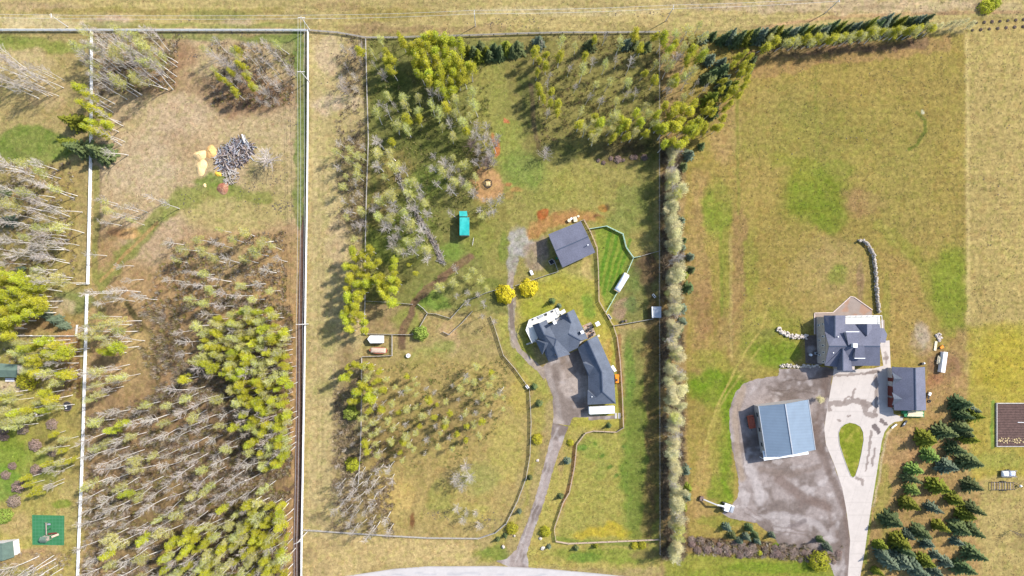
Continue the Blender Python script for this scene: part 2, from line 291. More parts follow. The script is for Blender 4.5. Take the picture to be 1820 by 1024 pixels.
# colours as they look in full sun
TAN = C(203, 184, 138); PINK = C(212, 188, 155); PALE = C(214, 198, 150); OLIVE = C(158, 144, 76); GREEN = C(128, 146, 66); BRIGHT = C(122, 150, 40)
YEL = C(182, 170, 72); LITTER = C(160, 132, 98); DARKB = C(112, 90, 74); SOILP = C(178, 145, 108); RED = C(198, 135, 88); FOREST = C(120, 122, 68); GRAV = C(180, 172, 160)
TEALG = C(104, 132, 74)
BASEC = C(182, 164, 108)
def E(cx, cy, rx, ry, col, st=.8, soft=.6, rot=0): return ('e', cx, cy, rx, ry, col, st, soft, rot)
def Pl(pts, col, st=.8, soft=10): return ('p', pts, col, st, soft)
def L(pts, w, col, st=.8, soft=.6): return ('l', pts, w, col, st, soft)
STROKES = [
    # top strip
    Pl([(-400, -400), (2300, -400), (2300, 55), (-400, 55)], C(196, 178, 118), .8, 6),
    E(80, 42, 90, 12, PALE, .8), E(200, 40, 40, 10, PINK, .8), E(420, 38, 30, 9, PINK, .7), E(60, 12, 90, 10, C(190, 165, 125), .6), E(600, 10, 40, 10, LITTER, .4),
    L([(60, 20), (500, 20)], 5, OLIVE, .55), L([(150, 46), (545, 46)], 5, GREEN, .5), E(390, 26, 60, 10, GREEN, .4), E(1000, 20, 200, 8, PALE, .5), E(700, 25, 90, 12, OLIVE, .6),
    L([(660, 55), (900, 50)], 6, LITTER, .5), E(1500, 10, 300, 14, PINK, .6), L([(1350, 50), (1480, 30), (1600, 25), (1820, 20)], 3, C(200, 160, 120), .6), L([(1440, 60), (1640, 26), (1700, 22)], 4, LITTER, .4),
    E(650, 48, 40, 12, LITTER, .6),
    # first field left of power line
    Pl([(165, 58), (548, 58), (540, 420), (165, 420)], C(205, 182, 142), .85, 10),
    Pl([(165, 400), (540, 400), (528, 1100), (140, 1100)], C(186, 154, 112), .8, 20),
    Pl([(-60, 58), (160, 58), (155, 520), (-60, 520)], C(186, 168, 112), .7, 10),
    E(55, 262, 70, 32, GREEN, .9, .35), E(60, 80, 95, 14, BRIGHT, .55), E(0, 70, 60, 10, GREEN, .6), E(40, 110, 60, 20, TAN, .6), E(80, 160, 40, 30, C(195, 172, 130), .5),
    E(350, 66, 120, 7, GREEN, .6), E(490, 70, 60, 8, GREEN, .8), L([(532, 60), (536, 200), (533, 330), (536, 400)], 10, C(125, 140, 75), .9, .5), E(515, 90, 30, 35, C(120, 140, 70), .55),
    E(250, 130, 80, 40, LITTER, .8), E(330, 150, 60, 20, C(170, 140, 105), .6), E(440, 170, 90, 40, C(160, 128, 98), .85), E(330, 100, 30, 25, C(165, 130, 98), .7),
    E(310, 210, 60, 40, PINK, .6), E(320, 260, 50, 30, LITTER, .35), E(250, 290, 70, 60, C(210, 190, 155), .6), E(270, 420, 60, 50, PINK, .6), E(460, 250, 50, 40, TAN, .6),
    E(420, 370, 110, 40, C(190, 178, 110), .7), E(480, 330, 50, 80, C(188, 172, 112), .5),
    L([(175, 505), (215, 460), (270, 400), (330, 350), (400, 340), (470, 350)], 14, C(150, 155, 80), .85, .7), L([(178, 500), (222, 452), (280, 396)], 3, C(205, 165, 110), .7), E(380, 325, 35, 14, GREEN, .8),
    E(225, 415, 25, 10, C(225, 180, 120), .8), E(205, 410, 20, 12, C(140, 105, 75), .7),
    L([(172, 300), (170, 400), (168, 500)], 6, C(150, 148, 80), .8), L([(180, 300), (176, 440)], 2, DARKB, .3),
    E(480, 520, 50, 90, C(188, 158, 110), .6), E(400, 470, 50, 30, C(190, 170, 125), .5), E(330, 520, 60, 40, C(180, 145, 100), .6),
    L([(228, 540), (250, 570), (268, 600), (276, 640), (281, 690)], 5, C(92, 88, 52), .85, .5), E(245, 640, 28, 70, C(205, 180, 120), .8), E(300, 560, 20, 60, C(190, 160, 115), .6),
    E(190, 525, 20, 10, C(130, 135, 70), .5), L([(160, 530), (175, 545), (185, 560)], 6, FOREST, .6),
    E(350, 800, 180, 170, C(150, 122, 92), .55), E(480, 760, 40, 140, C(120, 98, 75), .5), E(300, 930, 160, 90, C(150, 130, 88), .55), E(440, 930, 60, 70, C(115, 105, 55), .6),
    # dark track by the power line
    Pl([(535, 400), (541, 400), (539, 600), (535, 780), (531, 1100), (521, 1100), (524, 780), (530, 560)], C(112, 88, 74), .95, 3),
    Pl([(515, 540), (530, 540), (523, 1100), (500, 1100)], C(196, 160, 112), .8, 6), E(510, 880, 14, 30, C(175, 150, 100), .7), L([(504, 866), (514, 872), (522, 862)], 3, DARKB, .7), L([(508, 868), (524, 886)], 3, DARKB, .6),  # closing dark strokes paint a forked tree shadow into the ground colour
    L([(548, 60), (544, 520), (537, 1100)], 4, C(190, 175, 120), .6),
    # far left, lower
    Pl([(-60, 500), (150, 500), (150, 600), (-60, 600)], C(165, 145, 88), .7, 14), Pl([(-60, 605), (148, 605), (140, 1100), (-60, 1100)], C(186, 174, 96), .85, 8),
    E(70, 350, 80, 60, C(172, 152, 96), .6), E(60, 440, 70, 50, C(150, 138, 82), .7), E(110, 480, 30, 60, C(185, 172, 105), .6), E(120, 400, 20, 100, C(190, 172, 104), .6),
    E(130, 535, 30, 25, C(125, 150, 85), .6), E(60, 575, 55, 18, C(160, 128, 88), .8), E(110, 545, 20, 18, PINK, .6),
    E(20, 800, 30, 60, BRIGHT, .8), E(40, 830, 60, 40, C(150, 168, 70), .7), E(20, 690, 30, 8, C(228, 208, 165), .9, .3), E(0, 686, 30, 10, C(228, 208, 165), .9, .3),
    E(120, 640, 24, 60, C(196, 150, 108), .7), L([(139, 600), (140, 705)], 4, C(120, 85, 60), .7), E(110, 690, 20, 20, C(165, 130, 95), .5), E(60, 760, 40, 25, C(175, 172, 80), .6),
    E(10, 860, 30, 30, C(120, 160, 60), .7), E(120, 900, 25, 60, C(205, 185, 120), .6), E(110, 897, 20, 8, BRIGHT, .7), E(50, 990, 70, 20, C(195, 165, 120), .8), E(20, 930, 40, 25, C(205, 178, 125), .6), E(120, 1000, 15, 40, C(190, 170, 100), .5),
    # corridor
    Pl([(552, 60), (648, 60), (640, 1100), (545, 1100)], C(208, 190, 136), .85, 6),
    E(600, 185, 50, 14, C(222, 200, 162), .9), E(585, 100, 20, 40, PINK, .6), E(625, 120, 25, 50, C(165, 140, 105), .5), E(590, 250, 30, 50, C(190, 175, 115), .5), E(630, 330, 25, 110, C(150, 132, 92), .7),
    E(620, 300, 20, 60, C(120, 115, 75), .4), E(580, 600, 20, 30, C(160, 160, 90), .4), E(570, 690, 20, 20, C(165, 160, 95), .5), E(600, 430, 20, 50, C(205, 182, 140), .7), L([(566, 260), (564, 1000)], 2, C(170, 155, 105), .35), L([(574, 260), (572, 900)], 2, C(170, 155, 105), .35),
    E(620, 640, 30, 20, C(190, 165, 118), .5), E(590, 980, 60, 30, C(200, 180, 120), .5),
    # centre plot north
    Pl([(652, 68), (905, 68), (905, 560), (650, 540)], C(132, 136, 72), .85, 8), Pl([(840, 120), (1172, 120), (1172, 500), (860, 500)], C(165, 158, 86), .8, 16),
    Pl([(900, 58), (1172, 58), (1172, 280), (940, 280), (900, 200)], C(140, 134, 76), .8, 14),
    E(880, 170, 28, 50, C(160, 160, 85), .7), E(700, 190, 40, 90, C(112, 120, 60), .6), E(780, 250, 60, 40, C(100, 112, 52), .6), E(700, 300, 40, 30, C(160, 140, 85), .5), E(760, 320, 40, 30, C(125, 145, 65), .7),
    E(680, 370, 20, 50, C(155, 135, 85), .6), E(690, 430, 40, 40, C(115, 135, 55), .6), E(740, 400, 40, 60, C(130, 148, 65), .5), E(850, 420, 30, 40, C(150, 155, 75), .6), E(800, 450, 25, 20, C(125, 155, 65), .7),
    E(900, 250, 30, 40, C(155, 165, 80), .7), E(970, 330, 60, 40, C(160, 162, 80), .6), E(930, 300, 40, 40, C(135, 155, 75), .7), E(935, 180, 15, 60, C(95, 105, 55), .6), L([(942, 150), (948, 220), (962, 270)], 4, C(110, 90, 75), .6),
    E(867, 325, 27, 27, C(208, 165, 115), .9, .4), E(850, 280, 22, 16, C(120, 92, 75), .6), E(882, 262, 5, 16, C(200, 125, 75), .9, .4), E(875, 245, 4, 10, C(205, 130, 80), .8), E(902, 215, 6, 4, C(215, 130, 90), .9, .4, .8),
    E(905, 328, 8, 5, RED, .7), E(918, 340, 12, 5, RED, .5), E(905, 350, 9, 7, RED, .5), L([(945, 410), (975, 396), (1005, 386), (1035, 383), (1060, 392)], 12, C(196, 145, 92), .85, .8), E(965, 378, 12, 12, C(185, 110, 60), .95, .4), E(955, 400, 16, 14, C(195, 150, 95), .7),
    E(1058, 385, 7, 5, C(120, 80, 60), .8), E(1069, 368, 9, 6, C(190, 125, 65), .9, .4), E(1078, 366, 6, 6, C(95, 70, 55), .7),
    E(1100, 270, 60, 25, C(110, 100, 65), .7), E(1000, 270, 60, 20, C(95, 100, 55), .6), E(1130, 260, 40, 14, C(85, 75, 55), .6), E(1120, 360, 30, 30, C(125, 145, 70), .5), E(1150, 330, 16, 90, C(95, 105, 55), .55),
    E(1030, 340, 50, 40, C(170, 165, 85), .5), E(1100, 400, 40, 30, C(135, 150, 75), .6), E(700, 150, 30, 30, C(90, 105, 50), .6),
    L([(1060, 395), (1075, 412), (1095, 430)], 10, C(165, 165, 75), .4), Pl([(1054, 408), (1080, 403), (1105, 418), (1112, 440), (1124, 460), (1098, 520), (1078, 555), (1068, 520), (1064, 460)], C(140, 158, 62), .95, 3),
    *[L([(1082 + k * 13, 415 + k * 4), (1062 + k * 11, 530 - k * 8)], 3, C(92, 140, 40), .75, .6) for k in range(4)],
    Pl([(1126, 460), (1170, 450), (1170, 566), (1095, 576), (1080, 556)], C(130, 135, 72), .8, 4), E(1150, 480, 24, 30, C(112, 90, 70), .85), E(1100, 550, 13, 22, C(175, 150, 118), .95, .5, .4), E(1120, 540, 12, 16, TEALG, .6), E(1125, 500, 14, 20, C(112, 138, 68), .5),
    L([(1058, 470), (1062, 520), (1068, 545), (1090, 580)], 6, C(188, 160, 100), .8), L([(1045, 470), (1050, 500), (1060, 530)], 10, C(205, 182, 118), .8), E(1030, 500, 25, 14, C(208, 190, 120), .8), E(1000, 500, 40, 15, C(180, 178, 90), .7), E(1060, 480, 10, 20, C(120, 145, 60), .6),
    # house lawn
    Pl([(918, 512), (1000, 490), (1060, 500), (1095, 590), (1108, 700), (1108, 765), (1000, 760), (1090, 600), (930, 620)], C(176, 172, 72), .85, 8), E(950, 550, 30, 20, C(175, 178, 70), .8), E(1050, 545, 14, 25, C(130, 160, 62), .8), E(985, 515, 40, 14, C(185, 180, 72), .6), E(960, 560, 18, 12, C(150, 165, 60), .5),
    E(1082, 650, 8, 60, C(196, 160, 85), .7), L([(1100, 600), (1104, 690), (1105, 760)], 5, C(165, 120, 80), .7), E(1070, 600, 14, 18, C(195, 180, 85), .7),
    Pl([(990, 750), (1108, 745), (1040, 766), (1020, 790), (1005, 880), (985, 950), (1000, 960), (1180, 965), (1180, 1010), (930, 1010), (960, 880)], C(188, 176, 92), .8, 6), E(1050, 752, 40, 5, C(170, 165, 70), .6),
    Pl([(1042, 770), (1095, 768), (1108, 760), (1172, 600), (1172, 960), (990, 964), (988, 940), (1012, 880), (1025, 800)], C(172, 168, 82), .85, 6),
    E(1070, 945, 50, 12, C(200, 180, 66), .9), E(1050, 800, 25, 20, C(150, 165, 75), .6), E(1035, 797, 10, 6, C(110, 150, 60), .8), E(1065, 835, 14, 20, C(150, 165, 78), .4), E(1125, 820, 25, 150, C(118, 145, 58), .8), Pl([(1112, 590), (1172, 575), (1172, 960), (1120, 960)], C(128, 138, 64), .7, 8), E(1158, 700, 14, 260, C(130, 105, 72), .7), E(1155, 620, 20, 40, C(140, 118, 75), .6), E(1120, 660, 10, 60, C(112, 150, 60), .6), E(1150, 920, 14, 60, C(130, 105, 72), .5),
    *[E(1060 + (k * 37) % 50, 790 + (k * 53) % 70, 4, 3, C(105, 135, 55), .7) for k in range(12)],
    L([(985, 958), (1080, 966), (1170, 962)], 4, C(110, 140, 55), .6), E(1100, 985, 120, 14, C(140, 155, 62), .8), E(1040, 990, 30, 10, C(120, 150, 60), .8), E(1150, 985, 30, 10, C(150, 125, 85), .6),
    # centre plot middle and south
    Pl([(652, 540), (735, 540), (735, 592), (650, 592)], C(170, 148, 105), .9, 3), E(725, 565, 25, 25, C(158, 160, 82), .85), E(770, 530, 30, 20, C(128, 155, 65), .8), E(870, 505, 20, 10, C(130, 140, 65), .6),
    L([(836, 455), (815, 475), (790, 492), (760, 515), (740, 535), (728, 562), (715, 592), (716, 615)], 6, C(138, 112, 85), .95, .5), E(800, 590, 18, 18, C(205, 175, 128), .85), E(830, 530, 25, 20, C(160, 155, 88), .5),
    L([(815, 610), (800, 635), (780, 660), (765, 690)], 7, C(205, 180, 130), .75), E(760, 640, 40, 20, C(165, 170, 88), .6), E(790, 620, 25, 12, C(150, 165, 80), .6),
    Pl([(650, 640), (900, 640), (945, 700), (942, 800), (900, 920), (860, 945), (650, 940)], C(185, 165, 100), .7, 16), E(760, 720, 90, 70, C(168, 150, 95), .5), E(820, 740, 60, 40, C(150, 130, 88), .4), E(700, 790, 50, 30, C(135, 115, 75), .5),
    Pl([(880, 560), (905, 560), (960, 650), (985, 720), (945, 690), (915, 650), (895, 620)], C(176, 174, 84), .8, 6), E(925, 640, 8, 30, C(150, 165, 70), .5), E(925, 700, 20, 40, C(188, 172, 88), .7), E(900, 800, 30, 60, C(188, 176, 98), .7), E(850, 850, 40, 30, C(160, 165, 90), .6),
    E(700, 880, 50, 30, C(208, 182, 112), .85), E(770, 850, 30, 40, C(188, 165, 105), .6), L([(748, 825), (745, 870), (735, 910), (728, 940)], 5, C(170, 150, 95), .7), E(735, 925, 5, 16, C(135, 95, 60), .9), E(780, 880, 22, 30, C(150, 160, 72), .5), E(830, 910, 40, 20, C(188, 178, 98), .7),
    E(615, 750, 22, 160, C(135, 115, 85), .45), E(640, 900, 30, 40, C(150, 130, 88), .6),
    Pl([(950, 690), (975, 700), (960, 800), (935, 900), (900, 960), (890, 1000), (850, 1000), (880, 955), (930, 900), (945, 800)], C(180, 170, 88), .8, 5), E(880, 985, 25, 14, C(125, 145, 60), .8), E(830, 985, 30, 8, C(165, 165, 82), .6), E(995, 800, 8, 50, C(198, 170, 112), .8), L([(1020, 790), (1016, 850), (1000, 900)], 3, C(185, 130, 85), .6),
    Pl([(545, 955), (840, 960), (840, 1004), (700, 1004), (620, 1020), (545, 1100)], C(212, 188, 130), .75, 6),
    # around the upper gravel
    E(920, 430, 18, 30, C(188, 184, 176), .9, .35), E(910, 470, 9, 22, C(180, 176, 165), .85, .4), L([(909, 490), (909, 560), (914, 610)], 6, C(178, 166, 150), .9, .4), E(950, 455, 24, 26, C(172, 152, 132), .8, .4), E(963, 440, 10, 20, C(168, 148, 128), .7), E(975, 470, 18, 8, C(178, 165, 100), .6),
    E(895, 440, 8, 30, C(130, 150, 65), .6), L([(912, 400), (905, 350)], 8, C(176, 168, 95), .5),
    # right field
    Pl([(1215, 60), (1716, 60), (1716, 1100), (1215, 1100)], C(170, 152, 80), .95, 4), Pl([(1717, 30), (2400, 30), (2400, 1100), (1717, 1100)], C(190, 170, 106), .95, 5),
    Pl([(1172, 60), (1215, 60), (1225, 1100), (1172, 1100)], C(172, 145, 98), .8, 4), E(1240, 480, 18, 150, C(176, 146, 98), .6), E(1240, 330, 18, 30, C(180, 150, 100), .5), E(1250, 640, 20, 80, C(180, 150, 95), .7),
    L([(1340, 125), (1450, 100), (1560, 92), (1680, 75)], 14, C(178, 142, 98), .6), L([(1330, 100), (1450, 85), (1640, 75)], 10, C(120, 95, 82), .6), E(1290, 230, 30, 60, C(190, 158, 108), .7), E(1400, 180, 80, 40, C(170, 158, 88), .4),
    E(1445, 350, 70, 50, C(132, 146, 48), .9), E(1475, 385, 30, 30, C(130, 145, 48), .7), E(1420, 240, 130, 60, C(152, 150, 72), .5), E(1550, 250, 120, 70, C(158, 148, 76), .4), E(1430, 300, 25, 25, C(148, 152, 58), .7), E(1390, 285, 30, 14, C(150, 150, 65), .6), E(1275, 370, 26, 50, C(136, 150, 56), .85), E(1330, 480, 20, 80, C(150, 155, 65), .5), L([(1310, 380), (1312, 560)], 12, C(170, 140, 92), .8), E(1325, 620, 30, 60, C(165, 150, 85), .5),
    E(1540, 360, 40, 25, C(172, 142, 92), .85), E(1600, 340, 60, 90, C(168, 156, 84), .5), E(1480, 480, 70, 60, C(184, 162, 102), .8), E(1490, 490, 18, 16, C(140, 155, 60), .6), E(1430, 520, 40, 50, C(184, 162, 95), .6), E(1530, 500, 7, 40, C(165, 135, 105), .7), E(1440, 560, 50, 20, C(178, 160, 92), .5),
    E(1690, 510, 30, 70, C(142, 155, 52), .8), Pl([(1645, 470), (1716, 440), (1716, 590), (1680, 580)], C(140, 152, 55), .7, 8), L([(1560, 400), (1620, 450), (1650, 520), (1690, 590)], 10, C(150, 155, 62), .5), L([(1570, 400), (1620, 470), (1655, 560)], 3, C(180, 168, 92), .4), Pl([(1565, 440), (1620, 470), (1660, 560), (1640, 620), (1580, 640), (1568, 560)], C(184, 158, 92), .75, 8), E(1640, 610, 20, 25, C(188, 165, 128), .8), E(1640, 600, 12, 25, C(195, 182, 160), .6),
    E(1575, 540, 8, 60, C(150, 155, 65), .5), L([(1650, 640), (1700, 640), (1720, 600)], 20, C(175, 140, 100), .5), E(1680, 660, 30, 40, C(160, 125, 92), .8), E(1660, 690, 20, 30, C(178, 130, 92), .8), Pl([(1640, 700), (1720, 660), (1740, 700), (1745, 1100), (1530, 1100), (1550, 900), (1580, 760), (1640, 745)], C(184, 152, 100), .85, 8), E(1640, 780, 30, 30, C(188, 152, 105), .6), E(1570, 900, 12, 90, C(168, 160, 82), .7), E(1720, 860, 12, 150, C(190, 165, 110), .6),
    E(1600, 800, 40, 30, C(190, 155, 108), .6), E(1580, 1000, 20, 20, C(175, 165, 90), .6), L([(1584, 752), (1572, 768), (1562, 820), (1548, 900), (1538, 1000)], 3, C(150, 160, 70), .8), L([(1590, 756), (1577, 772), (1567, 822), (1553, 900)], 2, C(222, 205, 170), .5),
    Pl([(1722, 575), (2400, 575), (2400, 850), (1722, 850)], C(184, 170, 76), .85, 8), E(1790, 650, 60, 60, C(188, 172, 62), .7), E(1780, 820, 50, 18, C(168, 168, 82), .7), L([(1765, 715), (1765, 795)], 3, C(130, 165, 70), .8), E(1790, 960, 50, 70, C(196, 176, 112), .8), E(1820, 960, 20, 30, C(150, 135, 85), .5), Pl([(1717, 60), (1722, 60), (1724, 575), (1719, 575)], C(215, 195, 128), .8, 3),
    E(1275, 690, 55, 35, BRIGHT, .9), E(1260, 640, 30, 20, C(150, 158, 60), .5), E(1370, 600, 60, 60, C(150, 160, 62), .55), E(1380, 625, 45, 25, BRIGHT, .7), E(1290, 800, 14, 90, BRIGHT, .85), E(1275, 870, 26, 30, BRIGHT, .7), E(1290, 730, 16, 40, BRIGHT, .7), E(1270, 780, 18, 100, C(160, 158, 72), .5),
    L([(1368, 535), (1350, 590), (1310, 650), (1275, 720), (1250, 800)], 2, C(198, 182, 100), .8), L([(1350, 620), (1320, 660), (1280, 720), (1258, 790)], 2, C(190, 178, 95), .6),
    E(1245, 860, 16, 70, C(192, 165, 100), .7), E(1340, 560, 30, 30, C(176, 158, 88), .5), E(1290, 520, 10, 120, C(140, 150, 60), .5), E(1300, 590, 30, 40, C(182, 150, 98), .6), E(1250, 900, 30, 20, C(182, 150, 100), .5),
    E(1280, 925, 40, 12, C(150, 155, 65), .7), Pl([(1222, 955), (1500, 968), (1500, 1000), (1222, 980)], C(122, 92, 76), .8, 5), Pl([(1180, 985), (1500, 998), (1500, 1100), (1180, 1100)], C(150, 158, 62), .9, 5), E(1380, 1010, 100, 10, BRIGHT, .6), E(1385, 968, 12, 6, BRIGHT, .8), E(1230, 1005, 60, 14, C(165, 160, 75), .5),
    E(1495, 565, 60, 30, C(180, 165, 110), .4), E(1360, 590, 15, 12, C(110, 125, 60), .4),
    E(1330, 330, 60, 60, C(174, 152, 88), .5), E(1600, 150, 100, 30, C(170, 150, 82), .5), E(1400, 430, 60, 30, C(168, 150, 82), .5), E(1650, 400, 50, 40, C(176, 156, 88), .5), E(1480, 300, 40, 20, C(142, 150, 60), .6), E(1350, 200, 40, 60, C(172, 152, 88), .4), L([(1310, 150), (1312, 380)], 3, C(150, 150, 70), .6), L([(1450, 120), (1452, 300)], 3, C(150, 150, 70), .4), E(1250, 560, 16, 60, C(172, 138, 92), .6), L([(1280, 380), (1283, 560)], 3, C(135, 148, 58), .6), L([(1298, 420), (1300, 640)], 3, C(196, 176, 110), .5),
    L([(1630, 200), (1645, 215), (1645, 235), (1630, 258), (1615, 265)], 2.5, C(118, 128, 52), .8, .4), E(1640, 200, 2, 4, C(225, 220, 190), .9, .4),
]
def ground_color(x, y):
    """albedo of soil and grass at photo pixel (x, y)"""
    n1 = fbm(x, y, 34, 3) - .5; n2 = fbm(x, y, 34, 91) - .5; n3 = fbm(x, y, 9, 51) - .5; n4 = fbm(x, y, 9, 77) - .5
    wx = x + n1 * 26 + n3 * 9; wy = y + n2 * 26 + n4 * 9
    col = np.empty(x.shape + (3,)); col[:] = BASEC
    mot = fbm(x, y, 14, 201, 4)
    for k, s in enumerate(STROKES):
        if s[0] == 'e':
            _, cx, cy, rx, ry, c, st, soft, rot = s
            m = (np.abs(x - cx) < max(rx, ry) * 1.6 + 30) & (np.abs(y - cy) < max(rx, ry) * 1.6 + 30)
            if rot: dx = wx[m] - cx; dy = wy[m] - cy; u = dx * math.cos(rot) + dy * math.sin(rot); v = -dx * math.sin(rot) + dy * math.cos(rot)
            else: u = wx[m] - cx; v = wy[m] - cy
            if min(rx, ry) < 12: u = u - (wx - x)[m] * .6; v = v - (wy - y)[m] * .6
            a = st * sstep((1.25 - np.hypot(u / rx, v / ry)) / max(soft, .05))
            a = a * (.7 + .6 * mot[m])
        elif s[0] == 'p':
            _, pts, c, st, soft = s
            xs = [p[0] for p in pts]; ys = [p[1] for p in pts]
            m = (x > min(xs) - soft * 2) & (x < max(xs) + soft * 2) & (y > min(ys) - soft * 2) & (y < max(ys) + soft * 2)
            q = min(1.0, soft / 12)
            X = x[m] + (wx - x)[m] * q; Y = y[m] + (wy - y)[m] * q
            d = segdist(X, Y, pts + [pts[0]]); ins = inpoly(X, Y, pts); d = np.where(ins, d, -d)
            a = st * sstep((d + soft) / (2 * soft)) * (.88 + .24 * mot[m])
        else:
            _, pts, w, c, st, soft = s
            xs = [p[0] for p in pts]; ys = [p[1] for p in pts]; r = w * 2 + 16
            m = (x > min(xs) - r) & (x < max(xs) + r) & (y > min(ys) - r) & (y < max(ys) + r)
            q = min(1.0, w / 12)
            d = segdist(x[m] + (wx - x)[m] * q, y[m] + (wy - y)[m] * q, pts)
            a = st * sstep((1.3 - d / w) / max(soft, .05)) * (.75 + .5 * mot[m])
        a = np.clip(a, 0, 1)[..., None]
        cc = col[m]; col[m] = cc * (1 - a) + np.array(c) * a
    # tufts: greener and strawier mottling
    g = sstep((fbm(x, y, 7, 301, 3) - .52) * 6)[..., None] * .30; col = col * (1 - g) + col * np.array([.72, .92, .52]) * g * 1.0 + 0
    t = sstep((fbm(x, y, 6, 401, 3) - .54) * 6)[..., None] * .35; col = col * (1 - t) + (col * np.array([1.18, 1.1, 1.12]) + .01) * t
    b = sstep((fbm(x, y, 11, 501, 3) - .56) * 6)[..., None] * .28; col = col * (1 - b) + col * np.array([.92, .74, .72]) * b
    big = fbm(x, y, 90, 601, 3)[..., None]; col = col * (.88 + .24 * big)
    f1 = (fbm(x, y, 5, 811, 2) - .5)[..., None]; f2 = (vn(x, y, 2.6, 821) - .5)[..., None]; col = col * (1 + .34 * f1 + .22 * f2)
    dk = sstep((fbm(x, y, 8, 831, 3) - .60) * 9)[..., None] * .30; col = col * (1 - dk) + col * np.array([.62, .66, .62]) * dk
    wd = sstep((150 - segdist(x, y, [(170, 760), (400, 620), (300, 900), (480, 950)])) / 60)[..., None] * sstep((fbm(x, y, 22, 841, 3) - .48) * 6)[..., None] * .3; col = col * (1 - wd) + np.array(C(104, 84, 70)) * wd
    # mown lines in the hay fields, drill lines along the corridor
    right = ((x > 1225)).astype(float)[..., None]
    ln = (vn(x / 14, y, 3.2, 701) - .5)[..., None]; lv = (vn(x, y / 14, 3.0, 702) - .5)[..., None]
    top = (y < 52).astype(float)[..., None]; cor = ((x > 550) & (x < 645)).astype(float)[..., None]
    col = col * (1 + .16 * ln * right + .26 * ln * top + .14 * lv * cor + .10 * lv * right)
    return np.clip(col, .004, .9)
def set_col(me, col):
    a = me.color_attributes.new(name="col", type='FLOAT_COLOR', domain='POINT')
    c = np.ones((len(col), 4), dtype=np.float32); c[:, :3] = col
    a.data.foreach_set("color", c.ravel())

def build_ground():
    xs = np.concatenate([[-16000, -8000, -4000, -2000, -1000, -500, -300, -160], np.arange(-80, 1901, 2.0), [1980, 2120, 2300, 2800, 4000, 6000, 10000, 18000]])
    ys = np.concatenate([[-16000, -8000, -4000, -2000, -1000, -500, -260, -140], np.arange(-60, 1091, 2.0), [1160, 1280, 1500, 2000, 3000, 5000, 9000, 17000]])
    X, Y = np.meshgrid(xs, ys); x = X.ravel(); y = Y.ravel()
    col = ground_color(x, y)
    V = np.stack([(x - CX) * S, (CY - y) * S, np.zeros_like(x)], 1)
    nx = len(xs); ny = len(ys); i = np.arange((ny - 1) * (nx - 1)); r = i // (nx - 1); c = i % (nx - 1); a = r * nx + c
    F = np.stack([a + nx, a + nx + 1, a + 1, a], 1)
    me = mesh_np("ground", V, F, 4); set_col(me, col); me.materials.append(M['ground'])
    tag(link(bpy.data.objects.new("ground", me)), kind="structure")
build_ground()

def wobble(pts, amp, seed, step=6.0):
    """closed outline with a natural ragged edge"""
    q = random.Random(seed); out = []
    n = len(pts)
    for i in range(n):
        a = pts[i]; b = pts[(i + 1) % n]; Ld = math.hypot(b[0] - a[0], b[1] - a[1]); k = max(1, int(Ld / step))
        for j in range(k):
            t = j / k; out.append((a[0] + (b[0] - a[0]) * t + q.uniform(-amp, amp), a[1] + (b[1] - a[1]) * t + q.uniform(-amp, amp)))
    return out
def sheet(name, outline, z, colf, mat, spacing=2.5, hole=None, kind="structure"):
    """a thin lying sheet with its outline kept and inner points for its tint"""
    xs = [p[0] for p in outline]; ys = [p[1] for p in outline]
    gx, gy = np.meshgrid(np.arange(min(xs), max(xs), spacing), np.arange(min(ys), max(ys), spacing)); gx = gx.ravel() + .37; gy = gy.ravel() + .21
    ins = inpoly(gx, gy, outline) & (segdist(gx, gy, outline + [outline[0]]) > spacing * .5)
    if hole: ins &= ~inpoly(gx, gy, hole) & (segdist(gx, gy, hole + [hole[0]]) > spacing * .5)
    pts = list(outline); n0 = len(pts); edges = [(i, (i + 1) % n0) for i in range(n0)]
    if hole: n1 = len(pts); pts += hole; edges += [(n1 + i, n1 + (i + 1) % len(hole)) for i in range(len(hole))]
    pts += list(zip(gx[ins], gy[ins]))
    V, _, F, *_r = delaunay_2d_cdt([Vector(p) for p in pts], edges, [], 1, 1e-4)
    V = np.array([(v.x, v.y) for v in V]); F = np.array([f for f in F if len(f) == 3])
    cen = V[F].mean(1)
    keep = inpoly(cen[:, 0], cen[:, 1], outline)
    if hole: keep &= ~inpoly(cen[:, 0], cen[:, 1], hole)
    F = F[keep]
    W = np.stack([(V[:, 0] - CX) * S, (CY - V[:, 1]) * S, np.full(len(V), z)], 1)
    A = W[F]; nz = np.cross(A[:, 1] - A[:, 0], A[:, 2] - A[:, 0])[:, 2]; F[nz < 0] = F[nz < 0][:, ::-1]
    me = mesh_np(name, W, F, 3); set_col(me, colf(V[:, 0], V[:, 1])); me.materials.append(mat)
    o = link(bpy.data.objects.new(name, me))
    if kind: o["kind"] = kind
    return o
def ribbon(pts):
    """outline of a band given as (x, y, width)"""
    Lp, Rp = [], []
    for i, (x, y, w) in enumerate(pts):
        a = pts[max(i - 1, 0)]; b = pts[min(i + 1, len(pts) - 1)]; dx, dy = b[0] - a[0], b[1] - a[1]; Ld = math.hypot(dx, dy)
        nx, ny = -dy / Ld, dx / Ld; Lp.append((x + nx * w / 2, y + ny * w / 2)); Rp.append((x - nx * w / 2, y - ny * w / 2))
    return Lp + Rp[::-1]
